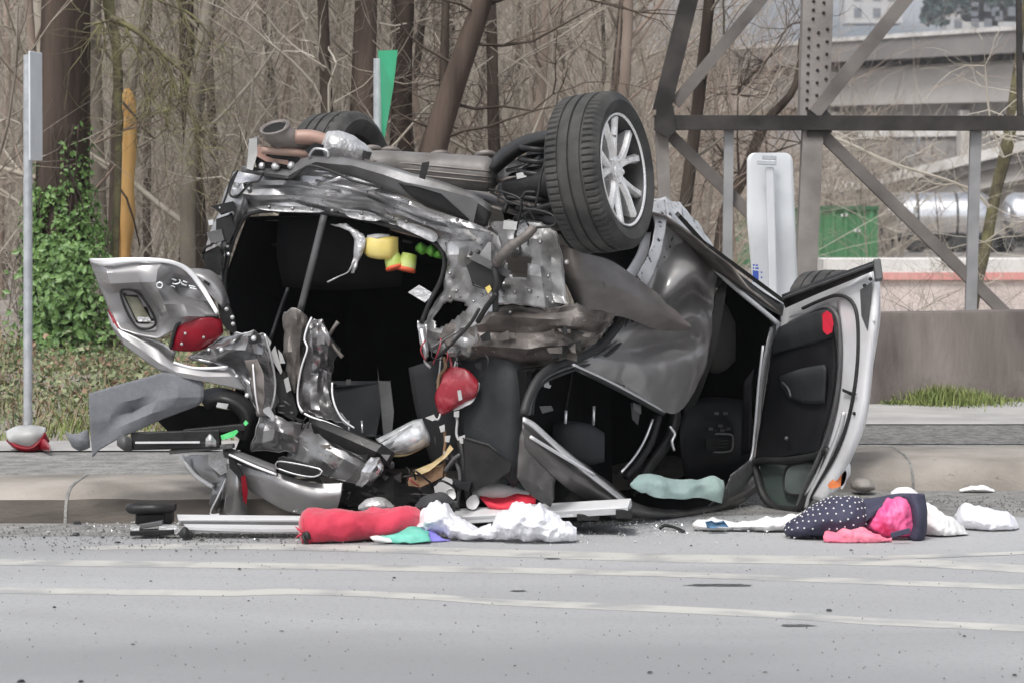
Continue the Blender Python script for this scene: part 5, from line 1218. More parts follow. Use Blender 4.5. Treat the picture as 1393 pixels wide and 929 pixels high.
b = MB(); b.sheet([[(1062, 512, -.05), (1090, 502, -.09), (1122, 496, -.06)], [(1060, 520, -.07), (1090, 512, -.12), (1124, 506, -.07)], [(1072, 540, -.05), (1096, 548, -.08), (1122, 548, -.05)]], yd, 10, 16); dp('arm_rest', b, M_trim, solid=.01)
b = MB(); b.plate([(1119, 428), (1125, 424), (1131, 428), (1134, 440), (1132, 452), (1125, 455), (1120, 450)], yd, .06, 0, -.125); dp('red_door_reflector', b, M_pinkred, bevel=.003, smooth=False)
b = MB(); b.tube([Pc(x, y, yd(x) - .1) for x, y in [(1064, 520), (1072, 528), (1076, 540)]], .006, 6, 10); b.lathe([(-.01, .001), (-.008, .008), (.004, .010)], Pc(1070, 596, yd(1070) - .08), (0, 1, 0), 10); dp('door_pull', b, M_gplast, kind='stuff')
b = MB(); b.sheet([[(1064, 402, -.03), (1105, 386, -.04), (1150, 370, -.05), (1192, 355, -.05)], [(1066, 410, -.07), (1106, 394, -.08), (1150, 378, -.09), (1192, 362, -.09)], [(1069, 419, -.04), (1107, 402, -.05), (1150, 384, -.06), (1191, 367, -.06)]], yd, 9, 24); dp('door_bottom_strip', b, M_plast, solid=.008)
b = MB(); b.bar(Pc(1066, 406, yd(1066) - .08), Pc(1192, 359, yd(1192) - .1), .010, .02); dp('strip_lip', b, M_gplast, smooth=False)
b = MB(); b.bar(Pc(1192, 354, yd(1192) - .07), Pc(1196, 382, yd(1196) - .07), .035, .06); dp('strip_end', b, M_gplast, smooth=False, bevel=.006)
b = MB(); b.plate([(1166, 536), (1146, 528), (1146, 532), (1160, 539)], yd, .01, 0, -.06); dp('door_latch', b, M_flatblk, smooth=False)
for a, c in ((1162, 562), (1184, 380), (1176, 389)): b = MB(); b.lathe([(-.004, .001), (-.003, .008), (.003, .009)], Pc(a, c, yd(a) - .045), (.2, 1, 0), 10); dp('door_grommet', b, M_flatblk)
b = MB(); b.plate([(1170, 395), (1186, 384), (1180, 450), (1172, 430)], yd, .01, 0, -.045); dp('hinge_recess', b, M_gplast, smooth=False)
# window frame with the mirror seen through it
b = MB(); fr = [(1030, 628), (1031, 650), (1040, 676), (1056, 694), (1074, 698), (1090, 690), (1106, 668), (1120, 640), (1128, 612), (1108, 620), (1070, 626)]
b.tube([Pc(x, y, yd(x) - .02) for x, y in fr], .022, 8, 80, closed=True, flat=.8); wf = dp('window_frame', b, M_seal)
b = MB(); b.plate([(1034, 630), (1122, 616), (1118, 640), (1104, 668), (1088, 688), (1072, 695), (1056, 690), (1042, 674), (1034, 652)], yd, .006, 0, .02); dp('window_glass', b, M_glass, smooth=False)
M_mir = mat('mirror_face', (0.16, 0.19, 0.18), (0.22, 0.26, 0.245), rough=.15, scale=6, metal=.3)
b = MB(); b.plate([(1072, 634), (1104, 630), (1110, 640), (1104, 668), (1076, 672), (1066, 660)], yd, .03, 40, -.005); mm = dp('mirror', b, M_mir, smooth=True, edge_angle=40)
b = MB(); b.tube([Pc(x, y, yd(x) - .012) for x, y in [(1072, 634), (1104, 630), (1110, 640), (1104, 668), (1076, 672), (1066, 660)]], .006, 6, 40, closed=True); dp('mirror_bezel', b, M_seal)
b = MB(); b.loft([(1118, 666, 15.55, 10, .03), (1130, 650, 15.5, 22, .08), (1145, 640, 15.5, 20, .09), (1156, 638, 15.5, 8, .04)], 18, 18, 0, 5, 1); dp('mirror_housing', b, M_silver)
b = MB(); b.plate([(1127, 658), (1138, 648), (1150, 640), (1151, 648), (1146, 660), (1130, 664)], const(15.40), .02, 30); dp('turn_signal_lens', b, M_amber, smooth=True, edge_angle=40)
b = MB(); b.plate([(1146, 642), (1152, 640), (1151, 655), (1144, 666)], const(15.40), .02, 16); dp('mirror_lamp', b, M_clear, smooth=True, edge_angle=40)
# front of the body behind the door
sheet('bonnet', [[(1060, 430, .6), (1100, 440, 1.2), (1150, 470, 1.5)], [(1040, 560, .5), (1090, 570, 1.3), (1150, 580, 1.6)], [(1020, 660, .3), (1070, 640, 1.0), (1120, 636, 1.4)]], M_dpaint, base=ys, nu=14, nv=14, cr=.02)

# ---- crushed tailgate at the left
tb = lambda px: 15.02
TG = None
b = MB(); b.sheet([[(122, 353, .06), (144, 359, .02), (185, 355, .0), (222, 356, .0), (240, 358, .02), (256, 367, .05)],
                   [(126, 366, .06), (146, 372, .0), (188, 370, -.02), (214, 368, -.04), (240, 372, .03), (264, 380, .08)],
                   [(132, 384, .06), (150, 386, .0), (190, 384, -.02), (212, 384, -.10), (240, 390, .10), (278, 396, .10)],
                   [(141, 404, .06), (160, 398, .04), (196, 398, .03), (217, 398, -.12), (246, 404, .06), (288, 412, .10)],
                   [(150, 426, .06), (174, 424, .06), (206, 420, .06), (224, 414, -.10), (250, 414, -.06), (294, 424, .06)],
                   [(158, 440, .04), (182, 440, .07), (212, 440, .07), (232, 434, -.02), (256, 430, -.08), (297, 432, .0)],
                   [(163, 448, .02), (186, 455, .0), (214, 461, .0), (234, 452, .0), (262, 440, -.02), (298, 437, .02)]], tb, 56, 56, .004, 5, 5, [[(165, 399), (188, 402), (210, 438), (186, 441)]], raw=7)
tg = part('tailgate', b, M_gate, solid=.006, edge_angle=24, label='crushed grey tailgate panel bent out to the left with a red tail lamp')
def tp(name, b, m, **k): return b.build(name, m, tg, **k)
b = MB(); b.plate([(163, 397), (189, 400), (213, 440), (184, 444)], tb, .01, 0, .10); tp('licence_recess', b, M_plast, smooth=False)
M_plate_ = mat('muddy_licence_plate', (0.14, 0.135, 0.085), (0.30, 0.29, 0.22), rough=.6, scale=14, detail=6)
b = MB(); b.plate([(170, 403), (187, 405), (205, 435), (186, 436)], tb, .006, 0, .07); tp('licence_plate', b, M_plate_, smooth=False)
b = MB(); b.plate([(186, 431), (203, 432), (206, 438), (188, 438)], tb, .006, 0, .06); tp('plate_strip', b, M_shield, smooth=False)
b = MB(); b.tube([Pc(x, y, 15.04) for x, y in [(164, 398), (189, 400), (212, 440), (185, 444)]], .006, 6, 40, closed=True); tp('recess_rim', b, M_plast)
# illegible broken badge: short chrome strokes
for q in ([(214, 386), (219, 385), (221, 388), (219, 392), (214, 391)], ):
    b = MB(); b.tube([Pc(x, y, 14.885) for x, y in q], .004, 6, 24, closed=True); tp('badge_letter', b, M_clear)
for q in ([(226, 385), (227, 392)], [(231, 384), (233, 380), (240, 382)], [(234, 386), (240, 387), (246, 384)], [(244, 381), (248, 387), (254, 389)], [(249, 383), (255, 385)], [(257, 389), (266, 391)], [(258, 392), (268, 394)], [(232, 389), (238, 391)]):
    b = MB(); b.tube([Pc(x, y, tb(x) + .03) for x, y in q], .0042, 6, 8); tp('badge_letter', b, M_clear)
b = MB(); b.sheet([[(122, 352, .05), (140, 352, -.01), (170, 351, -.02), (205, 351, -.02), (236, 355, -.01), (258, 366, .03), (276, 388, .05), (288, 408, .03), (297, 424, .0)], [(124, 357, .05), (144, 362, -.01), (172, 358, -.02), (206, 357, -.02), (234, 360, -.01), (254, 371, .02), (271, 392, .04), (284, 412, .02), (294, 429, .0)]], tb, 4, 44); tp('folded_edge', b, M_silver, solid=.008)
b = MB(); b.sheet([[(250, 366, .12), (272, 366, .12), (290, 371, .12), (304, 388, .12), (313, 416, .12)], [(258, 374, .08), (274, 376, .06), (290, 386, .06), (302, 402, .06), (306, 418, .08)], [(268, 384, .08), (282, 396, .06), (294, 410, .06), (300, 416, .06), (303, 421, .08)]], tb, 14, 24, .003, 8, 2); tp('tailgate_wing', b, M_gate, solid=.006)
b = MB(); b.plate([(278, 381), (286, 386), (284, 390), (276, 384)], tb, .01, 0, .04); tp('wing_slot', b, M_flatblk, smooth=False)
b = MB(); b.plate([(296, 412), (312, 414), (318, 436), (322, 456), (308, 448), (300, 436)], tb, .06, 0, .08); tp('lamp_bracket', b, M_plast, smooth=False, bevel=.004)
b = MB()
for a, c in ((308, 421), (317, 441), (316, 432)): b.lathe([(-.01, .001), (-.008, .008), (.004, .010)], Pc(a, c, 15.06), (0, 1, 0), 10)
tp('bracket_bolts', b, M_whitep, kind='stuff')
b = MB(); b.sheet([[(240, 440, .0), (256, 435, -.03), (276, 433, -.04), (296, 433, -.02), (300, 438, .0)], [(236, 452, -.01), (256, 448, -.045), (276, 446, -.05), (297, 446, -.03), (302, 452, -.0)], [(233, 466, -.01), (252, 464, -.04), (272, 462, -.045), (290, 458, -.03), (296, 460, -.02)], [(232, 475, .0), (250, 477, -.02), (268, 476, -.02), (282, 472, .0), (288, 466, .02)]], tb, 18, 22, .002, 8, 1); tl = tp('tail_lamp', b, M_red, solid=.012)
b = MB(); b.tube([Pc(x, y, 14.99) for x, y in [(232, 474), (236, 456), (242, 441), (256, 434), (280, 431), (298, 431)]], .008, 6, 30); tp('lamp_rim', b, M_plast)
b = MB(); b.plate([(285, 466), (298, 458), (316, 458), (322, 462), (300, 472), (286, 476)], tb, .03, 0, .0); tp('lamp_reflector', b, M_clear, smooth=False)
b = MB()
for a, c in ((252, 454), (277, 459), (247, 468)): b.lathe([(-.006, .001), (-.004, .006), (.004, .007)], Pc(a, c, 14.97), (0, 1, 0), 8)
tp('lamp_highlights', b, M_whitep, kind='stuff')
b = MB(); b.sheet([[(146, 424, .06), (160, 447, .02), (184, 458, .0), (214, 474, -.02), (232, 492, -.03), (268, 500, -.03), (310, 498, -.01)], [(150, 440, .04), (166, 458, -.0), (196, 478, -.02), (218, 494, -.05), (240, 506, -.055), (276, 512, -.055), (322, 512, -.03)], [(156, 452, .05), (170, 470, .0), (202, 494, -.02), (218, 504, -.04), (240, 512, -.05), (284, 520, -.05), (336, 532, -.02)]], tb, 12, 50, .003, 6, 4, raw=5); tp('lower_lip', b, M_gate, solid=.008, edge_angle=24)
b = MB(); b.plate([(146, 420), (152, 428), (172, 462), (168, 464), (158, 450)], tb, .02, 0, .03); tp('side_marker', b, M_redm, smooth=False)
b = MB(); b.sheet([[(166, 448, .03), (190, 456, .03), (220, 466, .03), (240, 478, .03)], [(178, 462, .05), (200, 472, .05), (222, 484, .05), (236, 492, .05)]], tb, 6, 16, .01, 12, 3); tp('inner_reinforcement', b, M_bare, solid=.004)
b = MB(); b.tube([Pc(x, y, 14.98) for x, y in [(236, 493), (260, 500), (285, 501), (310, 499)]], .007, 6, 20); tp('lip_highlight', b, M_silver)
# crumpled metal right of the lamp
sheet('crumpled_corner_panel', [[(298, 462, .0), (322, 454, -.03), (345, 451, -.04), (360, 454, .0), (364, 470, .04)], [(272, 478, -.02), (300, 474, -.06), (334, 476, -.08), (356, 482, -.04), (370, 496, .02)], [(256, 486, .0), (294, 490, -.02), (330, 490, .06), (352, 496, .02), (374, 518, .02)], [(290, 500, .02), (318, 502, .0), (336, 510, .03), (354, 522, -.06), (378, 545, .02)], [(312, 510, .04), (328, 524, .02), (343, 536, .0), (356, 552, -.05), (374, 564, .02)], [(334, 530, .05), (342, 545, .02), (350, 560, -.01), (358, 572, -.03), (368, 574, .02)]], M_dpaint, base=tb, nu=36, nv=36, cr=.012, cs=8, seed=31, edge=.01)
sheet('torn_fold', [[(333, 490, -.1), (350, 488, -.14)], [(340, 515, -.1), (358, 512, -.17)], [(346, 540, -.1), (360, 538, -.16)], [(350, 566, -.08), (358, 566, -.1)]], M_flap, base=tb, nu=20, nv=8, cr=.006, cs=12, seed=3)
tubep('torn_edge', [(344, 495, -.14), (346, 520, -.15), (348, 540, -.15), (352, 562, -.13)], .004, M_silver, base=tb, n=16)
tubep('torn_edge', [(360, 455, -.03), (366, 475, -.02), (374, 515, .0), (372, 545, -.02), (362, 570, -.03)], .006, M_bare, base=tb, n=20)
blobs('panel_bolts', [(301, 476), (345, 461, 0, 1.2), (336, 538), (322, 512, 0, .8), (284, 476, 0, .7)], M_clear, base=tb, r=.011, d=-.09)
plate('black_bracket', [(337, 458), (354, 456), (356, 466), (340, 468)], M_plast, base=tb, d=-.07, th=.02)
sheet('crumpled_lower_metal', [[(354, 566, -.04), (376, 566, -.06), (400, 574, -.05), (424, 580, .0)], [(346, 590, -.06), (374, 584, -.12), (398, 592, -.08), (420, 600, -.02)], [(340, 612, -.02), (368, 612, -.06), (394, 614, -.06), (414, 620, .0)]], M_dpaint, base=tb, nu=26, nv=30, cr=.014, cs=7, seed=37, edge=.01)
for q in ([(361, 455), (369, 466), (364, 478), (358, 470)], [(368, 480), (374, 470), (384, 505), (382, 509), (372, 492)], [(378, 475), (384, 482), (388, 494), (381, 494)], [(386, 516), (392, 512), (396, 530), (390, 534)]): plate('white_trim_shard', q, M_whitep, base=tb, d=.02, th=.02)
plate('black_module', [(373, 508), (388, 505), (392, 518), (400, 540), (404, 560), (400, 572), (378, 560), (374, 540)], M_plast, base=tb, d=.04, th=.12, bevel=.004)
for a, c, e, f in ((378, 552, 388, 552), (378, 560, 388, 562), (386, 545, 396, 552)): tubep('module_edge', [(a, c, .02), (e, f, .02)], .004, M_gplast, base=tb)
plate('jagged_shard', [(358, 556), (366, 552), (374, 566), (372, 572), (358, 560)], M_bare, base=tb, d=-.16, th=.01)
# twisted pillar sheets in the middle of the opening
sheet('twisted_pillar', [[(385, 425, .02), (396, 420, -.04), (408, 424, -.05), (420, 432, .0)], [(385, 445, .03), (398, 444, -.04), (410, 446, -.06), (416, 452, .0)], [(386, 480, .04), (398, 478, -.03), (408, 476, -.04), (415, 475, .02)], [(390, 510, .05), (399, 510, -.02), (408, 506, -.02), (413, 500, .03)], [(396, 532, .06), (402, 532, .0), (408, 530, .0), (412, 520, .04)]], M_grime, base=tb, nu=26, nv=14, cr=.010, cs=10, seed=41, edge=.012)
sheet('twisted_pillar', [[(420, 440, -.02), (428, 434, -.06), (437, 436, -.05), (440, 446, .0)], [(412, 466, .0), (424, 456, -.10), (440, 456, -.08), (462, 474, .0)], [(414, 490, .02), (426, 478, -.10), (442, 476, -.06), (452, 490, .02)], [(408, 515, .02), (424, 506, -.06), (440, 502, .02), (451, 510, .02)], [(405, 540, .02), (422, 535, -.05), (440, 532, -.02), (452, 530, .02)], [(407, 556, .02), (424, 556, -.08), (444, 556, -.05), (458, 554, .0)], [(418, 564, .0), (434, 568, -.08), (452, 572, -.06), (478, 582, .0)]], M_dpaint, base=tb, nu=40, nv=24, cr=.012, cs=9, seed=43, edge=.012)
for pts in ([(424, 432, -.07), (418, 445, -.08), (414, 462, -.08), (418, 474, -.09), (410, 500, -.08), (405, 530, -.06), (406, 550, -.06), (412, 560, -.08)], [(452, 520, -.04), (452, 535, -.05), (456, 552, -.06), (466, 570, -.06), (482, 582, -.06)], [(414, 562, -.1), (424, 567, -.11), (450, 576, -.11), (480, 590, -.1)]): tubep('torn_edge', pts, .0045, M_silver, base=tb, n=30)
for pts in ([(446, 458, -.04), (456, 474, -.06), (466, 486, -.06)], [(448, 456, -.02), (454, 446, -.03), (460, 438, -.03)]): tubep('broken_rod', pts, [.010, .008, .011], M_grime, base=tb, n=10)
tubep('gas_strut', [(441, 293, -.03), (425, 358, -.05), (408, 425, -.05)], .0165, M_gplast, n=12)
tubep('strut_rod', [(392, 392, .1), (380, 425, .1), (368, 462, .05)], .009, M_dash, n=8)
tubep('headliner_bar', [(360, 298, .2), (440, 306, .22), (560, 330, .2)], .008, M_gplast, n=10)
tubep('cross_bar', [(368, 332, .45), (440, 345, .45), (480, 350, .45)], .006, M_trim, n=8)
sheet('torn_liner', [[(450, 306, .02), (470, 306, .0), (478, 310, .02)], [(476, 316, -.04), (486, 316, -.06), (496, 322, -.04)], [(482, 336, -.04), (488, 340, -.06), (495, 340, -.04)], [(480, 354, -.04), (485, 358, -.05), (490, 352, -.04)], [(478, 372, -.03), (480, 372, -.04), (482, 372, -.03)]], M_shield, nu=24, nv=10, cr=.006, cs=16, seed=5)
tubep('torn_liner_strand', [(482, 355, -.05), (474, 370, -.05), (462, 376, -.05), (446, 384, -.05)], [.008, .006, .006, .009], M_shield, n=16, flat=.5)
plate('white_tag', [(555, 398), (570, 388), (590, 400), (578, 412)], M_shield, d=.05, th=.008)
plate('seat_back', [(452, 526), (514, 526), (518, 560), (512, 592), (470, 590), (454, 570)], M_trim, d=.35, th=.15, bevel=.02)
plate('seat_frame_post', [(515, 518), (531, 518), (535, 560), (532, 598), (522, 598), (520, 556)], M_gplast, d=.25, th=.03, bevel=.004)
plate('seat_clip', [(471, 516), (477, 516), (477, 523), (471, 523)], M_gplast, d=.33, th=.02)
for a in (474, 492): tubep('head_restraint_post', [(a, 572, .3), (a + 1, 588, .28)], .005, M_chrome)
# dark side trim on the right of the opening
sheet('side_trim', [[(622, 486, .08), (655, 474, .05), (690, 482, .02), (722, 492, .06)], [(626, 520, .06), (658, 515, .03), (692, 516, -.03), (722, 520, .05)], [(628, 566, .06), (660, 566, .03), (694, 568, -.03), (719, 570, .05)], [(632, 600, .06), (660, 606, .03), (690, 625, -.02), (712, 640, .05)], [(640, 612, .08), (662, 622, .05), (684, 645, .0), (698, 662, .06)]], M_trim, nu=22, nv=22, th=.01)
sheet('cargo_side_wall', [[(556, 500, .2), (590, 490, .15), (625, 485, .1)], [(566, 560, .2), (600, 560, .15), (630, 560, .1)], [(590, 640, .25), (612, 640, .15), (634, 640, .12)]], mat('dark_blue_grey_trim', (.010, .0105, .012), (.014, .0145, .016), rough=.8, scale=7), nu=10, nv=10)
plate('black_trim_piece', [(630, 596), (664, 606), (694, 630), (694, 640), (670, 655), (636, 668), (632, 640)], M_plast, d=-.05, th=.04, bevel=.006)
# hanging red lamp and its wires
b = MB(); b.sheet([[(606, 503, .0), (618, 499, -.02), (636, 503, -.02), (650, 518, .0)], [(600, 520, -.03), (616, 516, -.04), (636, 518, -.04), (650, 530, -.02)], [(593, 536, -.02), (610, 538, -.04), (630, 536, -.035), (646, 540, -.01)], [(594, 552, -.01), (604, 553, -.03), (618, 550, -.03), (634, 546, .0)], [(598, 564, .0), (602, 564, -.01), (608, 561, -.01), (616, 556, .0)]], yr, 18, 18, .003, 14, 1)
hl = part('hanging_lamp', b, M_redm, solid=.008, label='broken red lamp hanging on wires at the near corner')
b = MB(); b.sheet([[(616, 558, .0), (630, 554, -.01), (643, 546, -.01), (651, 530, .0), (652, 520, .0)], [(614, 553, .02), (628, 548, -.0), (639, 541, .0), (646, 530, .01), (649, 522, .02)]], yr, 5, 24, .003, 25, 1); b.build('lamp_reflector', M_clear, hl, solid=.006)
b = MB(); b.plate([(622, 531), (627, 530), (629, 543), (624, 545)], yr, .01, 0, -.05); b.build('lamp_reflection_chip', M_whitep, hl, smooth=False)
for pts, r, m in [([(618, 470, 0), (621, 484, -.02), (618, 500, -.02)], .005, M_bare), ([(604, 486, 0), (606, 500, -.02), (598, 512, .0), (596, 530, .0)], .008, M_tan), ([(612, 484, 0), (614, 500, -.01), (604, 508, -.01)], .006, M_redm),
                  ([(620, 560, 0), (622, 572, 0), (621, 590, .0), (625, 600, .0)], .006, M_whitep), ([(604, 585, 0), (606, 600, 0), (604, 620, 0), (606, 650, 0), (603, 672, 0)], .007, M_tan), ([(612, 616, 0), (622, 632, -.02), (626, 652, -.02), (622, 690, -.02)], .009, M_gplast),
                  ([(624, 634, 0), (632, 650, -.02), (636, 676, -.02)], .007, M_gplast), ([(626, 600, .0), (630, 620, -.02), (634, 650, -.02), (640, 690, .0)], .018, M_plast), ([(600, 560, 0), (596, 570, -.02), (590, 568, 0)], .005, M_whitep), ([(606, 640, -.02), (618, 624, -.04), (626, 618, -.04)], .01, M_gplast)]:
    tubep('hanging_wire', pts, r, m, n=20)
for q in ([(618, 560), (624, 559), (624, 567), (618, 566)], [(606, 593), (612, 593), (611, 601), (606, 600)], [(625, 594), (632, 592), (632, 602), (626, 603)], [(580, 568), (590, 564), (593, 570), (588, 572)], [(598, 580), (604, 578), (605, 586), (600, 587)], [(604, 614), (609, 614), (609, 624), (604, 624)]): plate('wire_connector', q, M_whitep, d=-.02, th=.02, bevel=.002)
plate('split_board', [(562, 640), (582, 634), (604, 618), (612, 606), (616, 610), (606, 622), (584, 640), (568, 646)], M_wood, d=-.04, th=.03, bevel=.003)
plate('foam_block', [(553, 652), (566, 642), (586, 638), (604, 632), (602, 648), (590, 654), (572, 662), (556, 660)], M_tan, d=-.02, th=.08, bevel=.01)
plate('paper_label', [(590, 660), (606, 648), (616, 652), (614, 672), (602, 678), (592, 672)], M_whitep, d=-.03, th=.008)
# clear lamp, lower panels
b = MB(); b.sheet([[(512, 598, .0), (536, 586, -.01), (559, 574, -.02), (574, 570, .0)], [(520, 606, -.05), (544, 596, -.08), (566, 584, -.08), (578, 580, -.02)], [(530, 612, -.05), (552, 606, -.08), (570, 598, -.08), (584, 594, -.02)], [(535, 619, .0), (554, 616, -.02), (572, 609, -.02), (584, 602, .0)]], yr, 14, 18, .002, 20, 1); cl = part('clear_lamp', b, M_clear, solid=.01)
for k in range(4): b = MB(); b.tube([Pc(518 + k * 6, 602 + k * 4, 14.83), Pc(560 + k * 6, 576 + k * 8, 14.80)], .003, 6); b.build('lamp_ridge', M_shield, cl)
b = MB(); b.tube([Pc(534, 620, 14.88), Pc(556, 617, 14.86), Pc(584, 603, 14.86)], .005, 6, 12); b.build('amber_edge', M_wood, cl)
sheet('crossmember', [[(420, 566, -.12), (480, 588, -.16), (520, 604, -.16), (536, 616, -.12)], [(424, 576, -.16), (476, 598, -.19), (512, 614, -.19), (533, 626, -.14)], [(428, 588, -.14), (470, 610, -.17), (506, 625, -.17), (528, 635, -.13)]], M_plast, raw=4, th=.012)
sheet('valance_panel', [[(418, 574, -.08), (462, 594, -.12), (500, 616, -.14), (522, 632, -.10)], [(404, 592, -.12), (446, 612, -.17), (488, 634, -.2), (516, 646, -.14)], [(390, 622, -.10), (432, 640, -.16), (470, 654, -.18), (504, 660, -.12)]], M_dpaint, base=yr, nu=26, nv=36, cr=.014, cs=6, seed=51)
sheet('valance_end', [[(504, 622, -.2), (516, 622, -.22), (522, 634, -.18)], [(492, 640, -.22), (504, 642, -.24), (514, 646, -.2)], [(484, 660, -.18), (492, 662, -.2), (500, 658, -.16)]], M_bare, nu=12, nv=10, cr=.006, cs=14, seed=2)
blobs('panel_bolts', [(511, 637, -.2, 1.3), (532, 633, -.08, 1.4), (476, 617, -.13, .6)], M_gplast, r=.012)
sheet('bumper_cover', [[(324, 632, -.22), (350, 634, -.26), (380, 644, -.28), (424, 656, -.28), (466, 656, -.24)], [(328, 645, -.24), (354, 650, -.28), (384, 658, -.31), (424, 672, -.31), (464, 672, -.27)], [(334, 658, -.22), (360, 670, -.27), (390, 682, -.29), (424, 690, -.29), (460, 688, -.25)], [(342, 668, -.22), (366, 682, -.26), (396, 696, -.27), (424, 699, -.26), (456, 694, -.22)]], M_gate, nu=20, nv=40, cr=.004, cs=3, seed=53)
sheet('bumper_step', [[(302, 606, -.22), (340, 620, -.26), (376, 634, -.27)], [(304, 614, -.26), (342, 629, -.30), (376, 642, -.31)], [(306, 620, -.22), (344, 636, -.26), (378, 647, -.27)]], M_gplast, nu=8, nv=20, th=.012)
tubep('step_edge', [(312, 618, -.29), (345, 633, -.32), (376, 645, -.33)], .006, M_silver, n=12)
sheet('bumper_corner', [[(308, 630, -.20), (322, 636, -.25), (334, 648, -.2)], [(309, 660, -.22), (322, 664, -.28), (335, 668, -.22)], [(304, 696, -.20), (320, 702, -.25), (335, 702, -.2)]], M_dpaint, nu=20, nv=16, cr=.003, cs=6, seed=3, label='dark bumper corner standing on the road with a thin red reflector')
plate('red_reflector_strip', [(328, 648), (334, 646), (337, 668), (335, 686), (331, 680), (329, 664)], M_red, d=-.29, th=.02)
plate('bracket_black', [(311, 620), (318, 622), (330, 646), (326, 650), (312, 636)], M_plast, d=-.28, th=.03)
sheet('lower_trim', [[(246, 622, -.05), (262, 618, -.08), (284, 618, -.1), (308, 613, -.08)], [(254, 638, -.08), (272, 640, -.13), (290, 640, -.14), (308, 634, -.1)], [(268, 652, -.08), (284, 656, -.13), (298, 656, -.14), (308, 650, -.1)]], M_gate, nu=18, nv=20, cr=.003, cs=6, seed=9)
tubep('trim_edge', [(247, 620, -.1), (256, 634, -.12), (268, 648, -.13), (290, 662, -.14)], .011, M_silver, n=16)
plate('light_grey_panel', [(283, 617), (307, 612), (308, 642), (300, 646), (284, 632)], M_shield, d=-.19, th=.01)
sheet('strut_foot', [[(290, 650, -.12), (308, 646, -.14)], [(286, 674, -.13), (303, 668, -.17)], [(285, 698, -.1), (298, 698, -.14)]], M_dpaint, nu=14, nv=10, cr=.006, cs=16, seed=3)
tubep('strut_foot_edge', [(308, 650, -.17), (296, 676, -.19), (286, 698, -.16), (298, 699, -.18)], .004, M_silver, n=14)
plate('black_tray', [(378, 625), (384, 622), (428, 634), (436, 644), (420, 650), (380, 640)], M_plast, d=-.33, th=.05, bevel=.004)
tubep('tray_rim', [(376, 636, -.35), (380, 627, -.35), (430, 636, -.35), (438, 642, -.35), (426, 648, -.35), (400, 644, -.35), (376, 636, -.35)], .004, M_bare, n=30)
for k in range(30):
    x = rs.uniform(420, 640); y = rs.uniform(640, 690); L_ = rs.uniform(10, 34); a = rs.uniform(-.5, .5)
    plate('broken_plastic', [(x, y), (x + L_ * math.cos(a), y + L_ * math.sin(a)), (x + L_ * .8, y + rs.uniform(6, 12)), (x + 4, y + rs.uniform(4, 10))], [M_plast, M_plast, M_dash, M_grime, M_plast, M_gplast][k % 6], d=rs.uniform(-.2, .1), th=rs.uniform(.006, .04))
for k in range(8):
    x = rs.uniform(470, 600); y = rs.uniform(650, 685)
    tubep('loose_cable', [(x, y, -.1), (x + rs.uniform(-20, 20), y + rs.uniform(-14, 5), -.16), (x + rs.uniform(10, 50), y + rs.uniform(-5, 10), -.1)], .005, M_plast, n=14)
# grey cargo liner sheet and black tray at lower left
sheet('felt_panel', [[(121, 535, .0), (150, 526, .0), (186, 516, .0), (222, 506, .0), (246, 510, .01), (277, 520, .03)], [(121, 552, -.01), (156, 548, -.01), (184, 543, -.01), (212, 532, -.01), (242, 528, -.02), (277, 532, .02)],
                      [(122, 574, -.01), (150, 568, -.015), (182, 558, .035), (214, 545, -.03), (242, 540, -.03), (277, 540, .015)], [(123, 592, .0), (144, 588, .0), (172, 577, -.03), (206, 562, -.045), (236, 553, -.02), (275, 546, .015)], [(126, 622, .0), (136, 611, .0), (162, 596, -.02), (194, 582, -.02), (222, 569, -.01), (268, 552, .02)]], M_felt, base=const(14.96), raw=6, cr=.0025, cs=3, seed=64)
sheet('felt_scrap', [[(90, 585, .02), (98, 590, .0), (120, 584, .02)], [(94, 596, .0), (108, 598, -.03), (121, 596, .02)], [(98, 607, .0), (108, 612, .0), (122, 608, .02)]], M_felt, base=const(14.96), nu=10, nv=14, cr=.006, cs=9, seed=3)
sheet('black_tray_rim', [[(262, 534, .1), (300, 528, .04), (332, 540, .02), (350, 566, .04), (342, 600, .06)], [(276, 548, .0), (302, 543, -.05), (326, 553, -.06), (338, 572, -.06), (330, 598, -.02)], [(280, 556, .06), (302, 552, .03), (320, 560, .02), (328, 574, .02), (320, 592, .04)]], M_plast, base=const(15.0), nu=10, nv=30, th=.012)
plate('tray_label', [(296, 547), (311, 549), (308, 556), (294, 553)], M_whitep, base=const(14.93), d=0, th=.006)
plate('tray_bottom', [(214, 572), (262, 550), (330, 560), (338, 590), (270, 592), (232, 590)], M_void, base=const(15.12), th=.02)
for (a, c, e, f, w2, m) in ((180, 596, 300, 592, .055, M_plast), (182, 607, 300, 604, .03, M_plast), (232, 614, 318, 606, .02, M_gplast), (250, 588, 335, 580, .03, M_plast)):
    b = MB(); b.bar(Pc(a, c, 14.98), Pc(e, f, 14.95), w2, .06); part('tray_slat', b, m, smooth=False, bevel=.004)
b = MB(); b.bar(Pc(184, 601.5, 14.93), Pc(272, 601, 14.92), .009, .01); part('tray_chrome_line', b, M_chrome, smooth=False)
plate('green_tab', [(300, 592), (322, 584), (324, 587), (318, 594), (302, 598)], M_greenled, base=const(14.90), th=.008)
plate('green_dot', [(331, 575), (334, 571), (338, 575), (334, 579)], M_greenled, base=const(14.88), th=.01)
b = MB(); b.loft([(160, 600, 14.95, 6, .03), (170, 602, 14.93, 11, .05), (180, 605, 14.95, 8, .04)], 10, 12); part('grey_hinge_cap', b, M_gplast)
b = MB(); b.loft([(280, 602, 14.88, 5, .02), (286, 598, 14.87, 8, .03), (294, 603, 14.88, 4, .02)], 10, 10, .003, 30); part('silver_latch', b, M_shield)
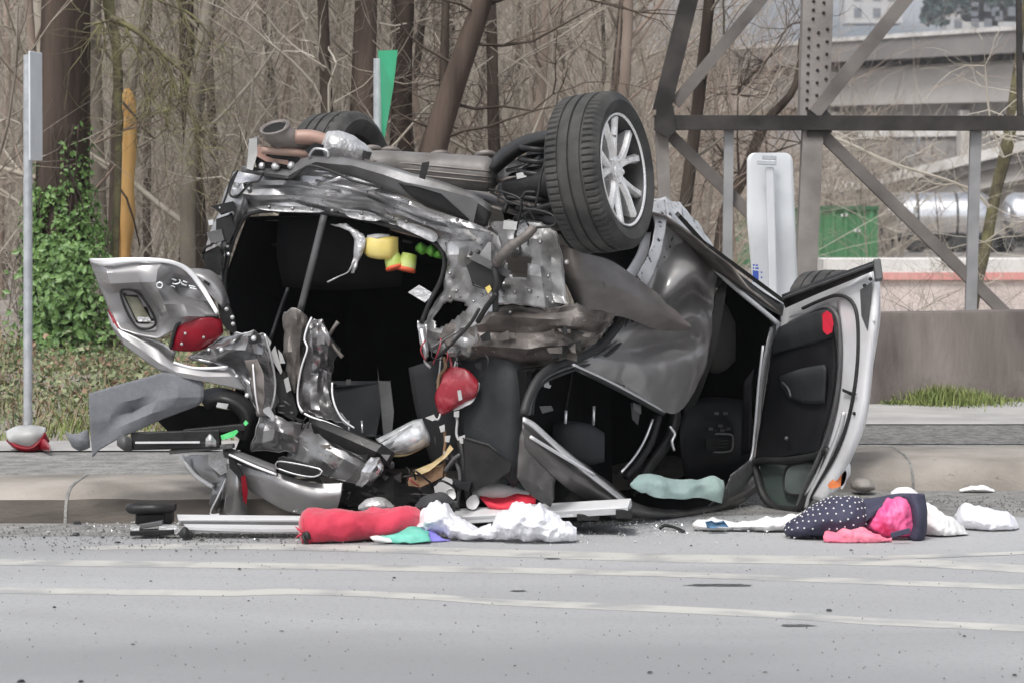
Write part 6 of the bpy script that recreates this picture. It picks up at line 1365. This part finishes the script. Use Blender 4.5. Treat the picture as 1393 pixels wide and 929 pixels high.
plate('tray_shadow_panel', [(340, 560), (356, 575), (350, 612), (320, 612), (330, 594)], M_void, base=const(15.08), th=.05)

# yellow things hanging in the open cargo space
hv = thing('safety_vest', 'yellow reflective safety vest bundle hanging inside the open cargo area', 'vest', tuple(P(530, 345, 15.0)))
b = MB(); b.loft([(496, 336, 15.0, 9, .05), (504, 336, 14.98, 15, .08), (530, 338, 14.96, 16, .08), (542, 335, 14.98, 12, .06)], 16, 16, .004, 14, 2, 4); b.build('strap_roll', M_yell, hv)
b = MB(); b.loft([(500, 324, 14.97, 4, .05), (515, 323, 14.95, 5, .06), (530, 323, 14.97, 4, .05)], 10, 10); b.build('white_backing', M_whitep, hv)
for (a, c, e, f) in ((533, 346, 538, 365), (557, 346, 552, 368)):
    A, B = Pc(a, c, 14.94), Pc(e, f, 14.93)
    b = MB(); b.tube([A, A.lerp(B, .5), B], [.034, .04, .042], 14, 8); q = b.build('reflective_sleeve', M_hivis, hv)
    b = MB(); b.tube([A.lerp(B, .85), B + (B - A) * .06], [.044, .044], 14); b.build('orange_hem', M_org, hv)
hg = thing('green_clothing', 'bright lime green crumpled cloth in the upper right of the cargo opening', 'cloth', tuple(P(585, 340, 15.05)))
for s_ in ((573, 338, 9), (587, 341, 8), (597, 346, 6)):
    b = MB(); b.loft([(s_[0] - 8, s_[1], 15.0, 3, .03), (s_[0], s_[1], 14.98, s_[2], .05), (s_[0] + 8, s_[1] + 2, 15.0, 4, .03)], 10, 12, .006, 22, s_[0]); b.build('fold', M_hvgreen, hg)

rs = random.Random(77)
for k in range(16):      # short wires hanging round the torn opening
    x, y = rs.choice([(600, 470), (610, 600), (340, 470), (430, 560), (560, 640), (700, 300), (640, 480), (470, 640)]); x += rs.uniform(-22, 22); y += rs.uniform(-10, 10)
    tubep('loose_wire', [(x, y, -.08), (x + rs.uniform(-8, 8), y + rs.uniform(6, 14), -.1), (x + rs.uniform(-14, 14), y + rs.uniform(14, 34), -.08)], .0035, rs.choice([M_seal, M_plast, M_gplast, M_redm]), n=12, sides=5)
for k in range(26):      # cracked paint curls along the lower body
    x = rs.uniform(345, 520); y = 560 + (x - 345) * .35 + rs.uniform(-30, 40); L_ = rs.uniform(5, 16); a = rs.uniform(-.2, 1.0)
    plate('metal_shard', [(x, y), (x + L_ * math.cos(a), y + L_ * math.sin(a)), (x + L_ * .6, y + L_ * .7)], [M_edge, M_grime, M_plast, M_dpaint][k % 4], d=-.2 + rs.uniform(-.04, .06), th=.004)
# ================================================================== THINGS STREWN ABOUT
M_pinkfab = mat('crimson_fabric', (0.43, 0.012, 0.040), (0.53, 0.028, 0.068), rough=.75, scale=5, detail=6, bump=.15, bscale=60, sheen=.3)
M_poly = mat('white_polythene', (0.88, 0.88, 0.91), (0.78, 0.78, 0.83), rough=.32, scale=9, detail=6, alpha=.80, sss=.3, bump=.15, bscale=26)
M_whitec = mat('white_cloth', (0.76, 0.75, 0.74), (0.64, 0.63, 0.62), rough=.9, scale=8, detail=6, bump=.3, bscale=40)
M_teal = mat('teal_cloth', (0.09, 0.40, 0.31), (0.20, 0.54, 0.44), rough=.8, scale=9)
M_purp = mat('violet_cloth', (0.17, 0.15, 0.50), (0.24, 0.22, 0.58), rough=.8, scale=9)
M_mint = mat('mint_cloth', (0.50, 0.68, 0.63), (0.58, 0.74, 0.69), rough=.9, scale=6, bump=.2, bscale=50)
M_pinkl = mat('hot_pink_lining', (0.70, 0.06, 0.22), (0.80, 0.14, 0.32), rough=.5, scale=12, bump=.3, bscale=40)
M_coral = mat('coral_pink_cloth', (0.72, 0.16, 0.25), (0.80, 0.26, 0.34), rough=.85, scale=12, bump=.3, bscale=40)
M_alu = mat('anodised_rail', (0.68, 0.685, 0.69), (0.55, 0.55, 0.555), rough=.35, metal=.15, scale=9, stretch=(.3, 1, 1))
M_navy = mat('navy_quilted_cloth', (0.028, 0.028, 0.055), (0.042, 0.042, 0.075), rough=.8, scale=9, bump=.15, bscale=60)
M_bluep = mat('blue_packet', (0.02, 0.05, 0.10), (0.08, 0.20, 0.34), rough=.4, scale=20)
M_redg = mat('bright_red_cloth', (0.60, 0.015, 0.04), (0.70, 0.04, 0.07), rough=.7, scale=9)
M_greyg = mat('sage_cloth', (0.22, 0.28, 0.25), (0.30, 0.36, 0.33), rough=.9, scale=9)
M_rock = mat('river_stone', (0.20, 0.18, 0.16), (0.30, 0.275, 0.25), rough=.9, scale=9, bump=.3, bscale=40)

def gy(py): return F * H / (py - HY)
def lump(name, secs, m, label, cat, n=70, mm=48, wr=.014, ws=11, seed=1, power=1.8, parent=None, group=None):
    b = MB(); b.loft(secs, n, mm, wr, ws, seed, power)
    return b.build(name, m, parent, label=label, cat=cat, group=group, edge_angle=35)
# red duffel
t = thing('duffel_bag', 'crimson red soft duffel roll lying on the road before the wreck', 'bag', tuple(G(495, 738)))
b = MB(); b.loft([(407, 716, 14.35, 6, .05), (411, 717, 14.33, 18, .10), (425, 717, 14.3, 23, .13), (450, 716, 14.32, 22, .14), (490, 715, 14.36, 21, .13), (530, 713, 14.40, 20, .12), (560, 709, 14.46, 18, .11), (578, 706, 14.5, 12, .07)], 70, 44, .017, 8, 3); b.build('body', M_pinkfab, t, edge_angle=35)
b = MB()
for k in range(9):
    a = k / 9 * 6.283; c = P(417, 724, 14.2); b.tube([c, c + Vector((.03 * math.cos(a), -.004, .03 * math.sin(a))), c + Vector((.075 * math.cos(a) + .02, .02, .075 * math.sin(a)))], [.004, .006, .001], 5, 8)
b.build('gathers', M_pinkfab, t, kind='stuff')
b = MB(); b.loft([(411, 727, 14.2, 3, .01), (418, 728, 14.17, 6, .02), (424, 730, 14.19, 3, .01)], 10, 10); b.tube([P(412, 728, 14.17), P(414, 734, 14.16), P(418, 738, 14.17)], .006, 6, 8); b.build('drawstring', M_seal, t, kind='stuff')
# cloths tucked beside it
def cloth(name, rows, m, base, label, cat, nu=22, nv=30, cr=.012, cs=10, seed=1, th=.006, group=None):
    b = MB(); b.sheet(rows, base, nu, nv, cr, cs, seed, (), .008)
    return b.build(name, m, None, solid=th, label=label, cat=cat, group=group)
cloth('teal_cloth', [[(510, 728, .1), (540, 722, .1), (560, 716, .1), (582, 720, .1)], [(512, 732, .0), (540, 728, -.04), (562, 724, -.05), (584, 728, -.02)], [(512, 736, -.02), (540, 738, -.06), (562, 738, -.08), (586, 736, -.05)]], M_teal, const(14.25), 'teal green cloth spilling between the red duffel and plastic bag', 'cloth')
cloth('violet_cloth', [[(550, 714, .1), (575, 714, .1), (600, 728, .1)], [(560, 724, .02), (585, 728, -.02), (606, 732, 0)], [(562, 737, -.04), (588, 737, -.06), (612, 735, -.02)]], M_purp, const(14.32), 'violet blue cloth beneath the white plastic bag', 'cloth', seed=3)
b = MB(); b.sheet([[(503, 730, .0), (514, 729, -.02), (530, 732, 0)], [(506, 733, -.02), (518, 734, -.04), (532, 735, -.01)], [(510, 736, -.02), (522, 738, -.03), (534, 737, -.01)]], const(14.2), 8, 14, .004, 20); b.build('paper_scrap', M_whitec, solid=.004, label='small white dark-edged scrap at the end of the red duffel', cat='scrap')
# plastic bags: crumpled thin film
def bag(name, secs, label, seed, wr=.024, group='crumpled white plastic bags'):
    b = MB(); b.loft(secs, 96, 72, wr, 13, seed, 1.7); o = b.build(name, M_poly, None, edge_angle=22, label=label, cat='plastic bag', group=group)
    return o
bag('plastic_bag', [(560, 726, 14.42, 4, .03), (575, 712, 14.42, 18, .07), (600, 706, 14.4, 20, .09), (620, 718, 14.38, 16, .10), (645, 724, 14.36, 10, .10), (668, 727, 14.35, 8, .06)], 'crumpled white plastic bag against the end of the red duffel', 4)
bag('plastic_bag', [(662, 728, 14.3, 4, .03), (680, 716, 14.3, 16, .08), (706, 708, 14.28, 24, .11), (735, 713, 14.28, 22, .12), (762, 719, 14.3, 17, .10), (784, 724, 14.3, 10, .05)], 'crumpled see-through plastic bag under the end of the right silver rail', 8)
bag('plastic_bag', [(1300, 708, 14.9, 10, .06), (1312, 704, 14.88, 18, .12), (1340, 708, 14.86, 18, .14), (1368, 712, 14.86, 15, .12), (1384, 718, 14.9, 8, .06)], 'white plastic bag lying apart at the right edge of the photo', 12, .016)
# silver trim rails
t = thing('trim_rail', 'long silver trim rail lying on the road, left of the red duffel', 'rail', tuple(G(330, 722)))
for nm, y0, y1, x0, x1, Y in (('upper_flange', 701, 706, 240, 424, 14.55), ('channel_wall', 714, 718, 250, 424, 14.45)):
    b = MB(); b.sheet([[(x0, y0, .04), (x0 + 90, y0 + 1, .04), (x1, y0 + 2, .04)], [(x0 + 3, y1 + (3 if y0 < 710 else 0), -.03), (x0 + 90, y1 + 3, -.03), (x1, y1 + 3, -.03)]], const(Y), 4, 20); b.build(nm, M_alu, t, solid=.012, smooth=False)
b = MB(); b.bar(P(246, 711.5, 14.5), P(424, 712.5, 14.5), .018, .02); b.build('groove', M_gplast, t, smooth=False)
b = MB(); b.bar(P(248, 722, 14.46), P(424, 722.5, 14.46), .012, .02); b.build('lower_lip', M_alu, t, smooth=False)
t = thing('trim_rail', 'silver trim rail behind the plastic bags with a blunt squared end', 'rail', tuple(G(740, 712)))
b = MB(); b.bar(P(618, 702, 14.75), P(857, 688, 14.55), .035, .09, Vector((0, 1, .35))); b.build('rail_bar', M_alu, t, smooth=False, bevel=.004)
b = MB(); b.bar(P(640, 708, 14.72), P(782, 699, 14.6), .018, .06); b.build('under_flange', M_alu, t, smooth=False, bevel=.003)
b = MB(); b.box(P(848, 697, 14.56), (.07, .10, .04)); b.build('black_foot', M_plast, t, smooth=False, bevel=.004)
b = MB(); b.box(P(800, 702, 14.6), (.10, .08, .03)); b.build('black_foot', M_plast, t, smooth=False, bevel=.004)
# black wreckage pieces by the kerb
t = thing('black_assembly', 'broken black latch assembly lying at the kerb left of the silver rail', 'car part', tuple(G(205, 728)))
b = MB(); b.loft([(172, 690, 14.6, 3, .04), (182, 690, 14.6, 7, .10), (215, 689, 14.6, 7, .12), (238, 690, 14.6, 5, .08)], 18, 14, .003, 20, 1, 4); b.build('cap', M_plast, t)
b = MB(); b.box(P(206, 704, 14.6), (.13, .12, .05)); b.box(P(228, 702, 14.6), (.05, .10, .06)); b.build('housing', M_plast, t, smooth=False, bevel=.008, kind='stuff')
b = MB(); b.bar(P(188, 716, 14.5), P(222, 710, 14.5), .02, .06); b.build('steel_arm', M_gplast, t, smooth=False, bevel=.003)
b = MB(); b.bar(P(178, 724, 14.45), P(238, 722, 14.45), .022, .07); b.build('base_bar', M_plast, t, smooth=False, bevel=.003)
b = MB(); b.plate([(216, 716), (238, 714), (246, 720), (240, 726), (216, 724)], const(14.42), .04); b.plate([(177, 714), (190, 716), (188, 728), (178, 727)], const(14.42), .02); b.build('bright_bracket', M_shield, t, smooth=False, kind='stuff')
b = MB(); b.loft([(244, 726, 14.4, 3, .02), (252, 724, 14.38, 8, .05), (262, 728, 14.4, 3, .02)], 10, 10, .008, 30); b.build('rubber_bush', M_seal, t)
# clothing on the right
t = thing('spotted_coat', 'navy coat with white polka dots and pink lining, crumpled on the road', 'coat', tuple(G(1160, 734)))
def coat(b, secs, seed, wr=.011): b.loft(secs, 90, 60, wr, 8, seed, 1.9)
c1 = MB(); coat(c1, [(1067, 720, 14.5, 3, .03), (1074, 719, 14.48, 9, .08), (1095, 712, 14.46, 18, .13), (1125, 704, 14.45, 25, .16), (1150, 702, 14.45, 28, .17), (1168, 704, 14.46, 28, .15), (1178, 706, 14.5, 20, .10)], 2)
o1 = c1.build('sleeve', M_navy, t)
c2 = MB(); c2.sheet([[(1160, 682, .12), (1185, 678, .08), (1220, 674, .06), (1254, 672, .06)], [(1162, 700, .0), (1182, 694, -.04), (1210, 684, -.03), (1240, 678, .0)], [(1166, 722, -.02), (1178, 710, -.06), (1200, 692, -.04), (1236, 680, .01)]], const(14.42), 20, 26, .008, 9, 4); c2.build('back', M_navy, t, solid=.014)
c3 = MB(); c3.sheet([[(1228, 674, .04), (1244, 672, .0), (1256, 672, .04)], [(1240, 690, .0), (1250, 692, -.05), (1260, 700, .03)], [(1242, 712, .0), (1250, 716, -.05), (1260, 716, .02)], [(1236, 736, .0), (1246, 737, -.03), (1256, 732, .02)]], const(14.36), 24, 12, .006, 10, 4); c3.build('front', M_navy, t, solid=.014)
b = MB(); b.loft([(1170, 722, 14.46, 4, .03), (1184, 714, 14.42, 12, .06), (1205, 706, 14.40, 24, .09), (1228, 704, 14.4, 26, .09), (1246, 706, 14.42, 24, .05)], 80, 56, .020, 12, 5, 1.8); b.build('lining', M_pinkl, t, edge_angle=35)
b = MB(); b.bar(P(1212, 728, 14.2), P(1238, 721, 14.2), .022, .02); b.build('belt', M_navy, t, smooth=False, bevel=.003)
rs = random.Random(9); b = MB()       # polka dots: small woven discs on the cloth
me = o1.data; dts = []
for p in me.polygons:
    c = p.center
    if p.normal.y < .3 and p.normal.z > -.5 and all((c - q).length > .034 for q in dts) and rs.random() < .9:
        dts.append(c.copy()); n_ = p.normal.copy(); b.lathe([(.0025, .0003), (.003, .0036), (.0, .004)], c, n_, 8)
b.build('polka_dots', M_whitec, t, kind='stuff')
b = MB(); b.sheet([[(1124, 722, .05), (1150, 716, .05), (1190, 722, .04), (1214, 730, .05)], [(1121, 731, -.02), (1150, 724, -.06), (1184, 728, -.06), (1214, 734, -.02)], [(1122, 737, -.03), (1150, 737, -.06), (1184, 738, -.06), (1212, 738, -.03)]], const(14.3), 44, 80, .022, 12, 3); b.build('pink_garment', M_coral, solid=.008, label='coral pink crumpled garment along the front of the spotted coat', cat='garment')
lump('white_towel', [(1244, 712, 14.62, 8, .05), (1254, 708, 14.6, 24, .10), (1270, 712, 14.58, 22, .12), (1288, 718, 14.58, 16, .10), (1308, 724, 14.6, 9, .06), (1316, 728, 14.6, 4, .03)], M_whitec, 'white towel bundled behind the right side of the spotted coat', 'towel', wr=.016, ws=11, seed=7)
lump('white_cap_cloth', [(1212, 672, 14.85, 3, .03), (1222, 669, 14.84, 6, .06), (1238, 669, 14.84, 6, .06), (1248, 673, 14.85, 3, .03)], M_whitec, 'small white cloth peeking over the back of the spotted coat', 'cloth', wr=.004, seed=3)
lump('white_cloth', [(942, 714, 14.8, 3, .02), (952, 714, 14.78, 6, .05), (990, 715, 14.76, 5, .05), (1030, 714, 14.74, 6, .06), (1062, 711, 14.74, 8, .06), (1092, 706, 14.76, 8, .05), (1100, 704, 14.8, 4, .03)], M_whitec, 'long white cloth trailing on the road left of the spotted coat', 'cloth', wr=.02, ws=9, seed=5, n=70)
b = MB(); b.plate([(962, 711), (968, 709), (974, 711), (984, 710), (988, 715), (978, 716), (972, 718), (964, 717)], const(14.64), .03, 0); b.build('blue_packet', M_bluep, smooth=False, bevel=.006, label='small dark blue packet on the left end of the white cloth', cat='packet')
b = MB(); b.sheet([[(868, 646, .06), (884, 645, .04), (905, 649, .03), (928, 653, .02), (950, 651, .02), (968, 649, .03), (985, 652, .05)], [(860, 655, .0), (882, 654, -.02), (904, 658, -.04), (926, 662, -.01), (950, 659, -.04), (968, 657, -.02), (987, 660, .0)], [(862, 664, -.01), (884, 664, -.03), (908, 669, -.02), (930, 670, -.05), (952, 668, -.02), (970, 668, -.05), (986, 668, -.01)], [(876, 671, .0), (892, 676, -.02), (914, 678, -.01), (934, 677, -.04), (954, 677, -.01), (970, 681, -.03), (980, 684, -.01)]], lambda x: ys(x) - .12, 30, 56, .014, 7, 2); b.build('mint_cloth', M_mint, solid=.008, edge_angle=30, label='pale mint cloth draped over the upturned roof edge in the doorway', cat='cloth')
# red and white bundle under the wreck
t = thing('red_garment', 'bright red and white garment crumpled under the near corner of the wreck', 'garment', tuple(G(700, 705)))
b = MB(); b.sheet([[(648, 668, .1), (670, 676, .05), (700, 672, .05), (730, 676, .08)], [(656, 680, .0), (680, 688, -.04), (706, 682, -.04), (728, 684, .0)], [(672, 692, -.02), (690, 694, -.05), (712, 690, -.05), (730, 690, .0)]], const(14.74), 18, 26, .016, 8, 2); b.build('red_panel', M_redg, t, solid=.01)
b = MB(); b.loft([(640, 676, 14.82, 6, .03), (660, 668, 14.8, 9, .04), (690, 668, 14.8, 10, .04), (720, 676, 14.82, 7, .03)], 20, 18, .010, 12, 4); b.build('white_panel', M_whitec, t)
lump('sage_cloth', [(664, 664, 14.92, 5, .04), (680, 660, 14.9, 14, .07), (700, 664, 14.9, 12, .07), (720, 668, 14.92, 6, .04)], M_greyg, 'sage grey cloth wedged under the black trim above the red garment', 'cloth', wr=.01, ws=12, seed=9)
b = MB(); b.sheet([[(690, 650, .1), (712, 652, .05), (734, 652, .08)], [(686, 654, .0), (710, 660, -.02), (732, 656, .02)]], const(14.9), 6, 12); b.build('grey_splinter', M_gplast, solid=.01, label='grey plastic splinter lying across the sage cloth under the wreck', cat='scrap')
lump('dark_cloth', [(565, 690, 14.6, 4, .04), (580, 686, 14.58, 12, .08), (600, 682, 14.58, 12, .08), (616, 684, 14.6, 6, .05)], mat('charcoal_cloth', (.03, .03, .032), (.05, .05, .052), rough=.9, scale=9), 'charcoal cloth bunched behind the first plastic bag', 'cloth', wr=.008, seed=2)
lump('white_foam', [(488, 690, 14.7, 3, .04), (500, 687, 14.68, 9, .06), (520, 686, 14.68, 9, .06), (536, 690, 14.7, 3, .04)], M_shield, 'grey-white foam piece behind the red duffel', 'scrap', wr=.004, seed=5)
for q, lab in (([(635, 680), (646, 672), (652, 682), (646, 692), (636, 690)], 'white crumpled tissue beside the red garment'), ([(607, 668), (616, 664), (620, 676), (610, 680)], 'white paper tag below the hanging wires')):
    b = MB(); b.plate(q, const(14.72), .03, 24); b.build('paper_tissue', M_whitec, smooth=True, label=lab, cat='paper')
# tail lamp lying on the path at the left
t = thing('loose_tail_lamp', 'broken red and white tail lamp lying on the path by the sign post', 'tail lamp', tuple(P(40, 612, 17.5)))
b = MB(); b.sheet([[(9, 588, .04), (24, 581, .02), (44, 580, .02), (62, 583, .04)], [(12, 598, -.04), (28, 592, -.07), (46, 590, -.07), (60, 592, -.02)], [(22, 608, -.02), (36, 610, -.05), (50, 608, -.05), (56, 602, .0)]], const(17.5), 14, 20); b.build('white_lens', M_whitep, t, solid=.02)
b = MB(); b.sheet([[(10, 597, -.04), (22, 606, -.07), (40, 609, -.09), (52, 600, -.07), (60, 588, -.03)], [(18, 606, -.02), (30, 612, -.05), (44, 613, -.06), (56, 608, -.05), (66, 600, -.01)]], const(17.5), 6, 24); b.build('red_lens', M_red, t, solid=.02)
b = MB(); b.loft([(50, 606, 17.5, 3, .03), (58, 604, 17.48, 9, .06), (68, 610, 17.2, 4, .03)], 12, 12); b.build('red_shell', M_redm, t)
# stone and litter by the kerb
lump('stone', [(1158, 660, 16.66, 4, .05), (1166, 659, 16.64, 9, .10), (1180, 660, 16.64, 9, .10), (1189, 662, 16.66, 4, .05)], M_rock, 'rounded grey stone at the kerb foot below the open door', 'stone', wr=.005, ws=7, seed=2)
lump('litter_strip', [(1305, 668, 16.76, 2, .03), (1318, 665, 16.74, 4, .04), (1340, 665, 16.74, 4, .04), (1352, 668, 16.76, 2, .03)], M_whitec, 'flattened pale litter lying against the kerb on the right', 'litter', wr=.008, ws=16, seed=4)
b = MB(); b.bar(P(1352, 612, 17.9), P(1364, 611, 17.9), .03, .05); b.build('black_fragment', M_plast, smooth=False, bevel=.004, label='small black fragment on the gravel strip at the right', cat='fragment')
b = MB(); b.tube([G(898, 718, .01), G(905, 714, .02), G(918, 717, .015), G(930, 722, .01)], .008, 6, 12); b.build('black_trim_strip', M_seal, label='short bent black strip on the road in front of the doorway', cat='fragment')
# countable scraps on the road
lab = 'small dark fragment of wreckage lying on the road'
rs = random.Random(12)
protos = []
for k in range(5):
    b = MB(); vs = [Vector((rs.uniform(.6, 1) * math.cos(a), rs.uniform(.5, .9) * math.sin(a), 0)) for a in [i * 6.283 / 6 for i in range(6)]]
    b.add(vs + [v * .6 + Vector((0, 0, rs.uniform(.35, .6))) for v in vs], [tuple(range(5, -1, -1)), tuple(range(6, 12))] + [(i, (i + 1) % 6, (i + 1) % 6 + 6, i + 6) for i in range(6)])
    me = bpy.data.meshes.new('fragment'); me.from_pydata(b.v, [], b.f); protos.append(me)
def frag(px, py, r, m, label, group, cat='fragment', nm='road_fragment'):
    me = protos[rs.randrange(5)].copy(); me.materials.append(m); o = bpy.data.objects.new(nm, me); COL.objects.link(o)
    o.location = G(px, py, .004); o.scale = (r, r * rs.uniform(.6, 1), r * rs.uniform(.4, 1)); o.rotation_euler = (0, 0, rs.uniform(0, 6))
    tag(o, label, cat, group)
for px, py, r in [(326, 774, .012), (383, 858, .014), (338, 817, .009), (329, 837, .009), (181, 876, .01), (605, 823, .01), (465, 841, .008), (536, 786, .010), (1128, 830, .02), (1040, 914, .012), (1380, 918, .012), (884, 914, .016), (1158, 748, .012), (1312, 865, .010), (28, 927, .02), (110, 927, .014), (74, 826, .012), (1085, 911, .008), (940, 742, .01), (1003, 741, .008), (205, 790, .012), (700, 905, .008), (1020, 774, .008), (965, 915, .008)]:
    frag(px, py, r, M_plast, lab, 'dark fragments scattered over the road')
for px, py, r in [(105, 712, .035), (104, 727, .03), (30, 718, .02), (160, 738, .02), (275, 735, .02), (300, 733, .016), (140, 731, .014), (350, 734, .016), (385, 732, .016), (60, 731, .014)]:
    frag(px, py, r, M_plast, 'black broken fragment in the gutter at the left kerb', 'black fragments along the left kerb')
for px, py, r in [(66, 723, .025), (145, 716, .016), (864, 736, .016), (898, 738, .009), (975, 738, .012), (1024, 724, .008), (742, 759, .001), (120, 722, .012), (222, 738, .012), (300, 738, .01), (880, 712, .02), (834, 713, .02)]:
    if r > .005: frag(px, py, r, M_whitep, 'small white fragment on the road beside the wreck', 'white fragments beside the wreck')
b = MB()
for i in range(2600):          # grit and crumbs nobody could count
    px = rs.uniform(-40, 1430); base_y = 712 - 40 * smooth(250, 1000, px); py = base_y + abs(rs.gauss(0, 14)) + rs.uniform(0, 12)
    c = G(px, py, .005); r = rs.uniform(.002, .008)
    b.add([c + Vector((r, 0, 0)), c + Vector((-r * .5, r * .8, 0)), c + Vector((-r * .5, -r * .8, 0)), c + Vector((0, 0, r * 1.1))], [(0, 1, 3), (1, 2, 3), (2, 0, 3)])
for i in range(500):
    c = G(rs.uniform(-40, 1430), rs.uniform(745, 925), .003); r = rs.uniform(.0015, .005)
    b.add([c + Vector((r, 0, 0)), c + Vector((-r * .5, r * .8, 0)), c + Vector((-r * .5, -r * .8, 0)), c + Vector((0, 0, r * 1.1))], [(0, 1, 3), (1, 2, 3), (2, 0, 3)])
b.build('grit', M_gravel, kind='stuff', smooth=False, label='fine grit and crumbs scattered over the road')
b = MB()
for i in range(2600):
    px = rs.triangular(60, 1300, 550); py = 708 + abs(rs.gauss(0, 12)); c = G(px, py, .006); r = rs.uniform(.002, .009)
    a = rs.uniform(0, 6); b.add([c + Vector((r * math.cos(a), r * math.sin(a), rs.uniform(0, .01))), c + Vector((r * math.cos(a + 2), r * math.sin(a + 2), 0)), c + Vector((r * math.cos(a + 4), r * math.sin(a + 4), rs.uniform(0, .006)))], [(0, 1, 2)])
b.build('glass_crumbs', M_clear, kind='stuff', smooth=False, label='glass crumbs and pale shards under the wreck')

# ------------------------------------------------------------------ air
hm = bpy.data.materials.new('pale_haze'); hm.use_nodes = True
t_ = hm.node_tree; t_.nodes.clear()
pv = t_.nodes.new('ShaderNodeVolumePrincipled'); pv.inputs['Color'].default_value = (0.93, 0.95, 0.98, 1); pv.inputs['Density'].default_value = 0.0004; pv.inputs['Anisotropy'].default_value = 0.2
mo = t_.nodes.new('ShaderNodeOutputMaterial'); t_.links.new(pv.outputs[0], mo.inputs['Volume'])
b = MB(); b.box((0, 475, 54), (3300, 1900, 112.4)); hz = b.build('haze', hm, smooth=False, kind='stuff', label='thin pale winter haze over the whole place')
